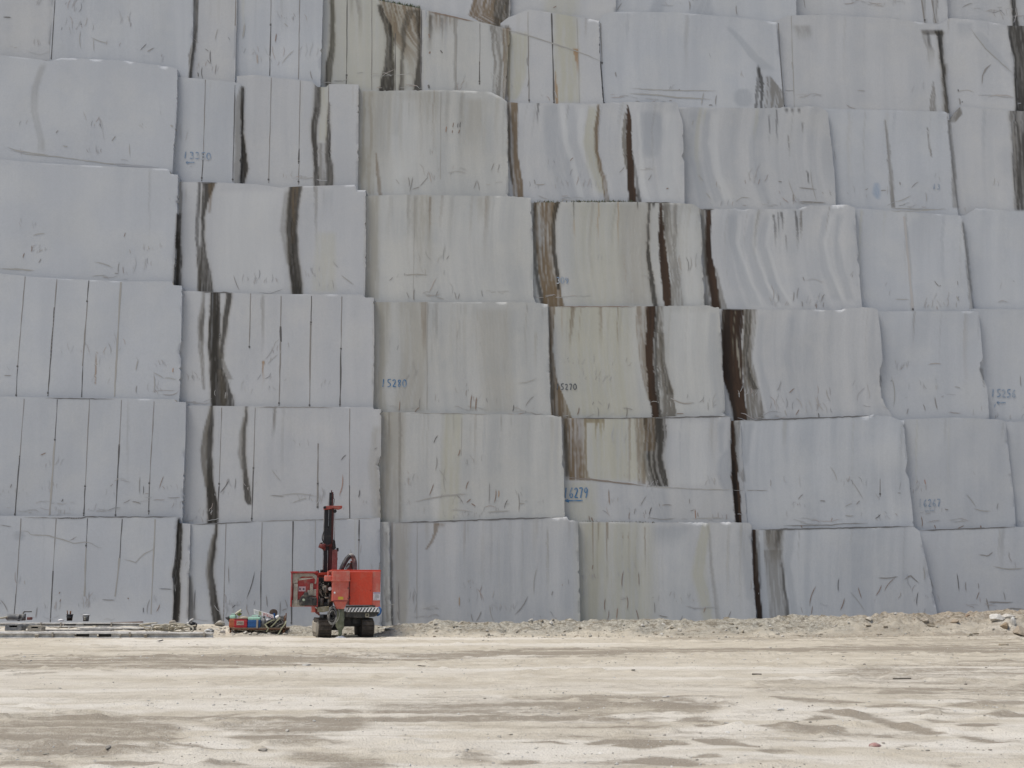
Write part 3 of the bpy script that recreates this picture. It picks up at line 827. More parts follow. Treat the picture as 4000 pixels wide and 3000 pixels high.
Block('E3', 3, CDEP['E'], [(790, 2715), (1230, 2735)], [(800, 3340), (941, 3347), (990, 3354), (1013, 3347), (1037, 3357), (1110, 3359), (1190, 3366), (1230, 3370)], TE3, low(TE2), 80, neut, 2, 1.2, marks=.8)
TF3 = [(3310, 811), (3472, 823), (3752, 842), (3762, 846)]
Block('F3', 3, CDEP['F'], [(800, 3315), (1240, 3345)], [(840, 3759), (1037, 3781), (1240, 3803)], TF3, low(TF2), 30, cool, 1, .3, marks=.8)
Block('G3', 3, CDEP['G'], [(800, 3725), (1240, 3770)], [(800, 4600), (1240, 4600)], [(3715, 850), (3771, 840), (3815, 813), (4000, 828), (4600, 840)], [(3715, 1240), (4600, 1235)], 30, cool, 0, 1.0)

TA4 = [(-600, 190), (0, 215), (150, 232), (192, 239), (240, 226), (480, 236), (675, 263), (694, 272)]
Block('A4', 4, CDEP['A'], [(180, -600), (700, -600)], [(268, 692), (338, 692), (490, 684), (530, 680), (670, 673), (700, 671)], TA4, low(TA3), 10, cool, 4, .8, marks=.8)
TB4 = [(660, 297), (706, 301), (796, 309), (916, 321), (936, 326), (952, 345)]
Block('B4', 4, CDEP['B'], [(290, 670), (750, 650)], [(330, 950), (400, 947), (720, 938), (750, 937)], TB4, [(640, 745), (960, 745)], 8, cool, 1, .3, marks=.4, label='stone block with 13350 and an arrow hand painted in blue', drips=1)
TB4b = [(930, 297), (1000, 292), (1058, 301), (1217, 318), (1240, 340), (1276, 340), (1284, 328), (1401, 330)]
Block('B4b', 4, CDEP['B'] + .07, [(290, 925), (750, 915)], [(320, 1401), (564, 1400), (580, 1394), (592, 1400), (750, 1398)], TB4b, [(910, 745), (1410, 775)], 16, neut, 2, .4, marks=.5, drips=3)
TC4 = [(1375, 357), (1530, 354), (1675, 352), (1800, 353), (1916, 359), (1960, 381), (1982, 398)]
Block('C4', 4, CDEP['C'], [(340, 1378), (800, 1375)], [(390, 1981), (530, 1986), (598, 1984), (800, 1987)], TC4, low(TC3), 30, warm, 3, 1.0, marks=.8, drips=10)
TD4 = [(1950, 395), (2024, 402), (2338, 405), (2453, 398), (2641, 400), (2654, 416)]
Block('D4', 4, CDEP['D'], [(390, 1955), (830, 1965)], [(400, 2648), (463, 2668), (590, 2670), (608, 2662), (630, 2673), (830, 2674)], TD4, low(TD3), 70, neut, 2, 1.0, marks=.8)
TE4 = [(2625, 418), (3000, 423), (3063, 420), (3202, 416), (3238, 440)]
Block('E4', 4, CDEP['E'], [(400, 2630), (850, 2640)], [(430, 3235), (579, 3251), (641, 3255), (660, 3259), (850, 3267)], TE4, low(TE3), 70, neut, 2, 1.2, marks=.9)
TF4 = [(3205, 424), (3424, 429), (3690, 436), (3701, 442)]
Block('F4', 4, CDEP['F'], [(415, 3210), (870, 3240)], [(430, 3699), (603, 3714), (800, 3738), (870, 3745)], TF4, low(TF3), 36, cool, 1, .3, marks=.8, label='stone block with 13 and a blue paint splash')
Block('G4', 4, CDEP['G'], [(410, 3670), (870, 3715)], [(410, 4600), (870, 4600)], [(3660, 470), (3710, 465), (3735, 432), (3752, 415), (3935, 431), (4600, 460)], [(3660, 880), (4600, 875)], 36, neut, 0, 1.0, marks=.6)

B5L = [(-600, 225), (0, 250), (192, 275), (700, 305), (960, 350)]
Block('S5a', 5, CDEP['A'] + .22, [(-400, -600), (330, -600)], [(-400, 224), (0, 212), (236, 195), (330, 190)], [(-600, -380), (230, -350)], B5L, 10, neut, 0, 0, drips=1)
Block('S5b', 5, CDEP['A'] + .05, [(-400, 224), (0, 212), (236, 195), (330, 190)], [(-400, 760), (0, 756), (180, 752), (300, 738), (350, 737)], [(200, -350), (780, -330)], [(150, 262), (690, 310), (760, 320)], 10, cool, 0, 0)
Block('S5c', 5, CDEP['A'] + .2, [(-400, 740), (350, 715)], [(-400, 932), (0, 926), (318, 918), (380, 917)], [(700, -330), (940, -320)], [(700, 340), (960, 360)], 10, neut, 1, 0)
Block('S5d', 5, CDEP['A'] + .3, [(-400, 900), (380, 890)], [(-400, 1268), (0, 1260), (270, 1253), (380, 1251)], [(880, -118), (926, -110), (1270, -42)], [(880, 335), (1270, 365)], 10, cool, 1, 0)
Block('S5e', 5, CDEP['A'] + .45, [(-400, 1235), (400, 1230)], [(-400, 1650), (39, 1644), (400, 1641)], [(1230, -48), (1472, 0), (1650, 35)], [(1230, 390), (1650, 390)], 20, warm, 0, .3)
Block('S5f', 5, CDEP['A'] + .42, [(-100, 1640), (400, 1640)], [(20, 1672), (400, 1674)], [(1635, 36), (1675, 40)], [(1635, 390), (1680, 390)], 4, neut, 2, .3, marks=.2, drips=0)
Block('S5g', 5, CDEP['C'], [(0, 1655), (430, 1655)], [(100, 1990), (120, 1986), (250, 1980), (381, 1972), (430, 1972)], [(1650, 36), (1771, 62), (1916, 95), (1992, 116)], [(1650, 390), (1990, 430)], 16, warm, 2, .3, marks=.8)
TS5h = [(1950, 95), (1985, 68), (2020, 55), (2063, 36), (2241, 63), (2345, 82)]
Block('S5h', 5, CDEP['D'] - .1, [(30, 1955), (440, 1950)], [(60, 2340), (241, 2345), (405, 2357), (440, 2359)], TS5h, [(1940, 440), (2370, 440)], 16, neut, 1, .8, marks=.5, drips=2)
TS5i = [(2335, 80), (2362, 54), (2410, 46), (2651, 48), (2916, 72), (3036, 88)]
Block('S5i', 5, CDEP['D'], [(40, 2340), (241, 2345), (455, 2358)], [(80, 3034), (241, 3048), (420, 3063), (455, 3066)], TS5i, [(2330, 440), (3080, 456)], 20, cool, 0, 1.2, marks=.6, drips=2)
TS5j = [(3020, 85), (3039, 77), (3082, 60), (3217, 57), (3482, 72), (3668, 97)]
Block('S5j', 5, CDEP['E'], [(50, 3015), (460, 3040)], [(90, 3664), (140, 3667), (289, 3685), (429, 3704), (470, 3709)], TS5j, [(3010, 450), (3720, 470)], 20, neut, 0, 1.2, marks=.4, drips=2)
TS5k = [(3645, 105), (3675, 92), (3709, 70), (3839, 80), (3938, 100)]
Block('S5k', 5, CDEP['F'], [(60, 3640), (470, 3680)], [(100, 3937), (241, 3962), (424, 3967), (480, 3969)], TS5k, [(3630, 475), (3980, 480)], 20, neut, 1, 1.2, marks=.5, drips=2)
Block('S5l', 5, CDEP['G'], [(60, 3910), (500, 3940)], [(60, 4600), (500, 4600)], [(3900, 100), (4600, 105)], [(3900, 490), (4600, 490)], 20, neut, 0, .5, drips=2)

Block('T6p', 6, CDEP['C'], [(-400, 860), (140, 860)], [(-400, 1996), (60, 1992), (140, 1990)], [(860, -400), (2000, -380)], [(860, -60), (1230, -10), (1472, 36), (1771, 96), (2000, 150)], 10, neut, 0, 0, marks=.4)
Block('T6q', 6, CDEP['D'] - .1, [(-400, 1970), (120, 1970)], [(-400, 2420), (60, 2405), (120, 2404)], [(1960, -380), (2430, -380)], [(1960, 130), (2070, 75), (2420, 110)], 10, neut, 0, 0, marks=.4)
Block('T6r', 6, CDEP['D'], [(-400, 2390), (130, 2390)], [(-400, 3106), (60, 3111), (130, 3113)], [(2380, -380), (3120, -380)], [(2380, 90), (3120, 125)], 20, cool, 0, 0)
Block('T6s', 6, CDEP['E'], [(-400, 3085), (130, 3090)], [(-400, 3690), (60, 3702), (140, 3705)], [(3080, -380), (3710, -380)], [(3080, 100), (3720, 135)], 20, neut, 0, 0)
Block('T6t', 6, CDEP['F'], [(-400, 3670), (140, 3680)], [(-400, 3935), (60, 3955), (140, 3960)], [(3660, -380), (3970, -380)], [(3660, 130), (3970, 140)], 20, neut, 0, 0)
Block('T6u', 6, CDEP['G'], [(-400, 3910), (150, 3925)], [(-400, 4600), (150, 4600)], [(3900, -380), (4600, -380)], [(3900, 150), (4600, 160)], 20, neut, 0, 0)

# ---- vertical saw cuts: block, x at top, y top, x at bottom, y bottom, width, tone -------------------
DK = (.055, .048, .042); GR = (.215, .198, .178); LG = (.335, .320, .29); BR = (.19, .11, .065); RU = (.28, .14, .07)
CUTS = [
 ('A2', 98, 1080, 68, 1440, 4, GR), ('A2', 68, 1440, 63, 1548, 5, DK), ('A2', 222, 1090, 198, 1400, 5, GR), ('A2', 212, 1200, 187, 1548, 6, DK),
 ('A2', 347, 1095, 340, 1180, 6, DK), ('A2', 341, 1180, 322, 1430, 7, GR), ('A2', 324, 1420, 319, 1552, 5, DK), ('A2', 472, 1102, 447, 1550, 9, LG),
 ('A1', 94, 1558, 77, 1790, 4, GR), ('A1', 77, 1780, 58, 2015, 6, DK), ('A1', 224, 1560, 214, 1720, 4, DK), ('A1', 214, 1720, 194, 2012, 9, LG),
 ('A1', 350, 1560, 332, 1910, 4, GR), ('A1', 332, 1905, 327, 2016, 7, DK), ('A1', 475, 1562, 466, 1740, 4, GR), ('A1', 466, 1735, 451, 2016, 7, DK),
 ('A1', 602, 1568, 583, 1900, 4, GR), ('A1', 583, 1900, 581, 2010, 4, DK),
 ('A0', 82, 2025, 62, 2330, 4, GR), ('A0', 62, 2320, 53, 2420, 5, DK), ('A0', 219, 2027, 207, 2230, 4, GR), ('A0', 207, 2230, 196, 2430, 6, DK),
 ('A0', 342, 2025, 336, 2140, 4, DK), ('A0', 336, 2140, 330, 2330, 8, LG), ('A0', 477, 2027, 467, 2180, 4, DK), ('A0', 467, 2180, 450, 2330, 9, LG), ('A0', 606, 2028, 590, 2400, 7, LG),
 ('B1', 866, 1592, 856, 1900, 4, GR), ('B1', 855, 1900, 850, 2040, 6, DK), ('B1', 997, 1592, 990, 1840, 4, GR), ('B1', 990, 1830, 983, 2035, 6, DK),
 ('B1', 1366, 1596, 1365, 1900, 4, GR), ('B1', 1365, 1895, 1366, 2026, 4, DK), ('B1', 1243, 1732, 1241, 1900, 8, GR), ('B1', 1241, 1890, 1240, 1985, 9, GR),
 ('B0', 883, 2046, 872, 2440, 4, GR), ('B0', 1024, 2040, 1020, 2240, 4, GR), ('B0', 1020, 2230, 1018, 2400, 6, DK), ('B0', 1145, 2036, 1138, 2440, 6, DK),
 ('B0', 1403, 2030, 1402, 2120, 7, DK), ('B0', 1402, 2115, 1401, 2240, 6, GR), ('B0', 1232, 2030, 1230, 2250, 3, LG),
 ('B2', 979, 1146, 974, 1360, 5, GR), ('B2', 1098, 1156, 1096, 1280, 4, GR), ('B2', 1096, 1275, 1097, 1335, 9, DK), ('B2', 1096, 1330, 1090, 1586, 7, GR),
 ('B2', 1217, 1156, 1215, 1270, 4, DK), ('B2', 1214, 1255, 1209, 1586, 7, GR), ('B2', 1335, 1158, 1332, 1370, 4, GR), ('B2', 1332, 1360, 1328, 1588, 7, DK), ('B2', 858, 1142, 858, 1320, 4, DK),
 ('B4', 803, 311, 794, 600, 3.5, GR), ('B4', 794, 600, 788, 708, 5, DK), ('B4', 918, 332, 909, 710, 4, DK), ('B4b', 1060, 303, 1049, 715, 4, GR), ('B4b', 1173, 314, 1168, 590, 4, GR),
 ('B4b', 1168, 580, 1167, 640, 6, DK), ('B4b', 1168, 640, 1166, 722, 4, GR), ('B4b', 1284, 330, 1282, 480, 4, GR),
 ('S5d', 1060, -60, 1057, 100, 4, GR), ('S5d', 1058, 90, 1053, 296, 6, DK), ('S5d', 1171, -40, 1166, 310, 4, GR), ('S5e', 1356, -20, 1354, 300, 4, DK), ('S5e', 1353, 290, 1352, 328, 7, DK),
 ('S5e', 1452, 0, 1452, 352, 3.5, GR), ('S5e', 1544, 130, 1544, 360, 4, DK), ('S5g', 1781, 68, 1781, 350, 4, LG), ('S5g', 1875, 92, 1874, 260, 3.5, GR), ('S5g', 1874, 240, 1873, 330, 6, DK),
 ('S5h', 2062, 45, 2063, 140, 3, LG), ('S5h', 2063, 140, 2067, 400, 5, GR), ('S5h', 2155, 52, 2164, 402, 7, DK), ('S5h', 2253, 72, 2258, 190, 3, LG), ('S5h', 2260, 210, 2263, 402, 4, LG),
 ('S5c', 921, 0, 919, 100, 5, GR), ('S5i', 2346, 90, 2352, 250, 6, GR), ('S5i', 2345, 240, 2356, 404, 7, DK), ('S5i', 2354, 340, 2360, 408, 5, DK), ('S5j', 3040, 90, 3062, 418, 4, GR),
 ('S5j', 3090, 62, 3103, 418, 3.5, LG), ('S5b', 215, 0, 200, 232, 5, DK), ('C1', 1804, 1632, 1802, 1780, 3, LG), ('C2', 1668, 1182, 1668, 1600, 4, LG), ('C3', 1620, 764, 1614, 1170, 3, LG),
 ('F3', 3532, 846, 3566, 1214, 10, (.42, .40, .385)), ('E1', 3438, 1870, 3438, 1940, 5, GR), ('D1', 2858, 1640, 2858, 1640.5, 1, DK), ('C4', 1722, 360, 1720, 700, 3, LG),
 ('C0', 1630, 2040, 1628, 2420, 3, LG), ('S5f', 1646, 40, 1644, 352, 5, DK), ('T6s', 3140, 0, 3146, 30, 3, GR), ('T6s', 3600, 0, 3612, 88, 6, GR), ('T6s', 3640, 0, 3655, 90, 7, GR),
]
for key, xa, ya, xb, yb, wd, col in CUTS:
    b = BLK[key]
    n = max(4, int((yb - ya) / 14))
    f = np.linspace(0, 1, n)
    pts = np.stack([xa + (xb - xa) * f + (vnoise(f * n / 2.5, 0 * f, hash_(key + str(xa))) - .5) * 1.6, ya + (yb - ya) * f], -1)
    wv = wd * .72 * (.45 + 1.0 * vnoise(f * n / 3.0, 0 * f + 9, int(xa)))
    b.strip(pts, wv, col, .84, False, .005)
    if b.rnd.random() < .6 and wd >= 4 and col is not LG:
        yy = yb - b.rnd.uniform(2, 14)
        b.strip([(xb - 1, yy - 6), (xb, yy), (xb + 1, yy + 7)], 8, DK, .95, True, .009)

# horizontal bed cuts, the dark ones painted as the undercut's shadow line: block whose foot shows them, points, width
BEDS = [
 ('A0', [(90, 2021), (200, 2023), (320, 2024)], 3.5, GR), ('A0', [(180, 2024), (320, 2024), (335, 2018), (450, 2020), (600, 2019), (692, 2019)], 5, DK), ('A1', [(180, 1555), (448, 1559)], 3.5, DK),
 ('B0', [(750, 2049), (860, 2045), (970, 2039), (1000, 2037)], 4.5, DK), ('B0', [(1000, 2037), (1230, 2030), (1470, 2024)], 3.5, GR), ('C0', [(1524, 2043), (1800, 2034), (2000, 2026), (2200, 2021)], 5.5, DK),
 ('D1', [(2240, 1634), (2400, 1634), (2560, 1632)], 4, DK), ('D1', [(2560, 1633), (2700, 1629), (2850, 1626)], 6, DK), ('E1', [(2896, 1644), (3000, 1639), (3200, 1632), (3420, 1624)], 6, DK),
 ('E0', [(2960, 2069), (3150, 2066), (3300, 2062), (3569, 2056)], 6, DK), ('F0', [(3592, 2073), (3760, 2066), (3965, 2059)], 5.5, DK), ('D2', [(2180, 1198), (2340, 1198), (2480, 1198)], 3.5, BR),
 ('B1', [(1000, 1591), (1160, 1591), (1300, 1592)], 3.5, GR), ('C1', [(1600, 1614), (1780, 1616), (1916, 1619)], 2.5, GR),
 ('B3', [(780, 714), (850, 714)], 5, DK), ('B2', [(780, 1139), (905, 1144)], 5, DK), ('D3', [(2520, 791), (2620, 792)], 5, DK), ('E3', [(2740, 818), (2790, 818)], 5, DK), ('E2', [(2825, 1208), (2905, 1209)], 5, DK),
 ('D1', [(2207, 1865), (2300, 1872), (2424, 1886), (2516, 1897)], 6, (.17, .12, .08)), ('D1', [(2516, 1898), (2600, 1904), (2720, 1911), (2862, 1914)], 3.5, LG), ('E1p', [(2862, 1914), (2905, 1916)], 3, GR), ('E1', [(2915, 1915), (2960, 1916), (3000, 1916)], 3, GR),
 ('S5h', [(1990, 118), (2063, 138), (2150, 166), (2240, 196), (2300, 218), (2344, 238)], 5, LG), ('S5g', [(1672, 45), (1771, 66), (1850, 84)], 5, BR),
 ('S5k', [(3790, 110), (3850, 190), (3900, 235), (3955, 285)], 4, LG), ('S5k', [(3836, 330), (3838, 295), (3852, 268), (3872, 250)], 7, GR),
 ('A0', [(0, 2049), (20, 2053), (45, 2057)], 4, GR), ('A0', [(80, 2073), (110, 2075), (118, 2087), (140, 2090), (180, 2090), (215, 2100), (260, 2112), (285, 2122), (330, 2117), (350, 2120), (380, 2136), (400, 2140)], 4, LG), ('A0', [(270, 2112), (285, 2105), (300, 2095)], 5, GR),
 ('A0', [(482, 2185), (510, 2190), (530, 2198), (545, 2180), (560, 2165), (600, 2145), (606, 2100)], 4, LG), ('A4', [(30, 575), (60, 586), (120, 598), (188, 605)], 5, LG), ('A4', [(40, 586), (110, 603), (220, 612), (430, 640), (540, 645)], 4, LG), ('A4', [(440, 640), (520, 648), (620, 655)], 9, (.33, .335, .36)),
 ('A3', [(0, 1048), (70, 1052), (135, 1056)], 6, LG), ('C1', [(1620, 1961), (1670, 1948), (1750, 1934), (1830, 1930)], 5, LG), ('C1', [(1780, 1930), (1800, 1950), (1810, 1970)], 5, GR), ('C1', [(1905, 2000), (1990, 1996)], 5, LG),
 ('S5i', [(2460, 366), (2560, 370), (2640, 380), (2780, 388)], 5, LG), ('S5i', [(2470, 345), (2600, 352), (2800, 355)], 3.5, LG), ('S5i', [(2480, 395), (2500, 396)], 5, LG),
 ('C3', [(1580, 1074), (1630, 1072), (1672, 1074)], 5, (.30, .28, .24)), ('E4', [(3120, 788), (3180, 790), (3225, 792)], 5, GR), ('F4', [(3480, 812), (3560, 816), (3650, 818), (3695, 816)], 4, LG), ('F3', [(3480, 823), (3560, 826), (3680, 818)], 4, LG),
 ('E4', [(2870, 790), (2900, 770), (2930, 775)], 3, LG), ('F0', [(3860, 2352), (3956, 2353)], 7, GR), ('F0', [(3852, 2335), (3858, 2360), (3864, 2384)], 6, GR), ('F0', [(3936, 2376), (4000, 2379)], 5, GR),
 ('F0', [(3880, 2212), (3920, 2222), (3960, 2222), (4000, 2220)], 5, LG), ('E0', [(3430, 2258), (3470, 2258), (3500, 2253), (3508, 2252)], 6, GR), ('E0', [(3532, 2263), (3556, 2247), (3572, 2262), (3590, 2278)], 6, GR), ('F0', [(3822, 2166), (3860, 2172), (3880, 2155)], 4, GR),
 ('E1', [(3060, 2053), (3250, 2051), (3270, 2046), (3390, 2044)], 4, GR), ('A4', [(400, 300), (400, 300.5)], 1, GR),
]
for key, pts, wd, col in BEDS:
    a = np.array(pts, float)
    cum = np.r_[0, np.cumsum(np.hypot(*np.diff(a, axis=0).T))]
    n = max(3, int(cum[-1] / 9))
    t = np.linspace(0, cum[-1], n)
    xx = np.interp(t, cum, a[:, 0]); yy = np.interp(t, cum, a[:, 1]) + (vnoise(t / 14, 0 * t, int(cum[-1])) - .5) * 2.5
    BLK[key].strip(np.stack([xx, yy], -1), wd * .85 * (.55 + .9 * vnoise(t / 22, 0 * t + 5, int(a[0, 0]))), col, .75, True, .008)

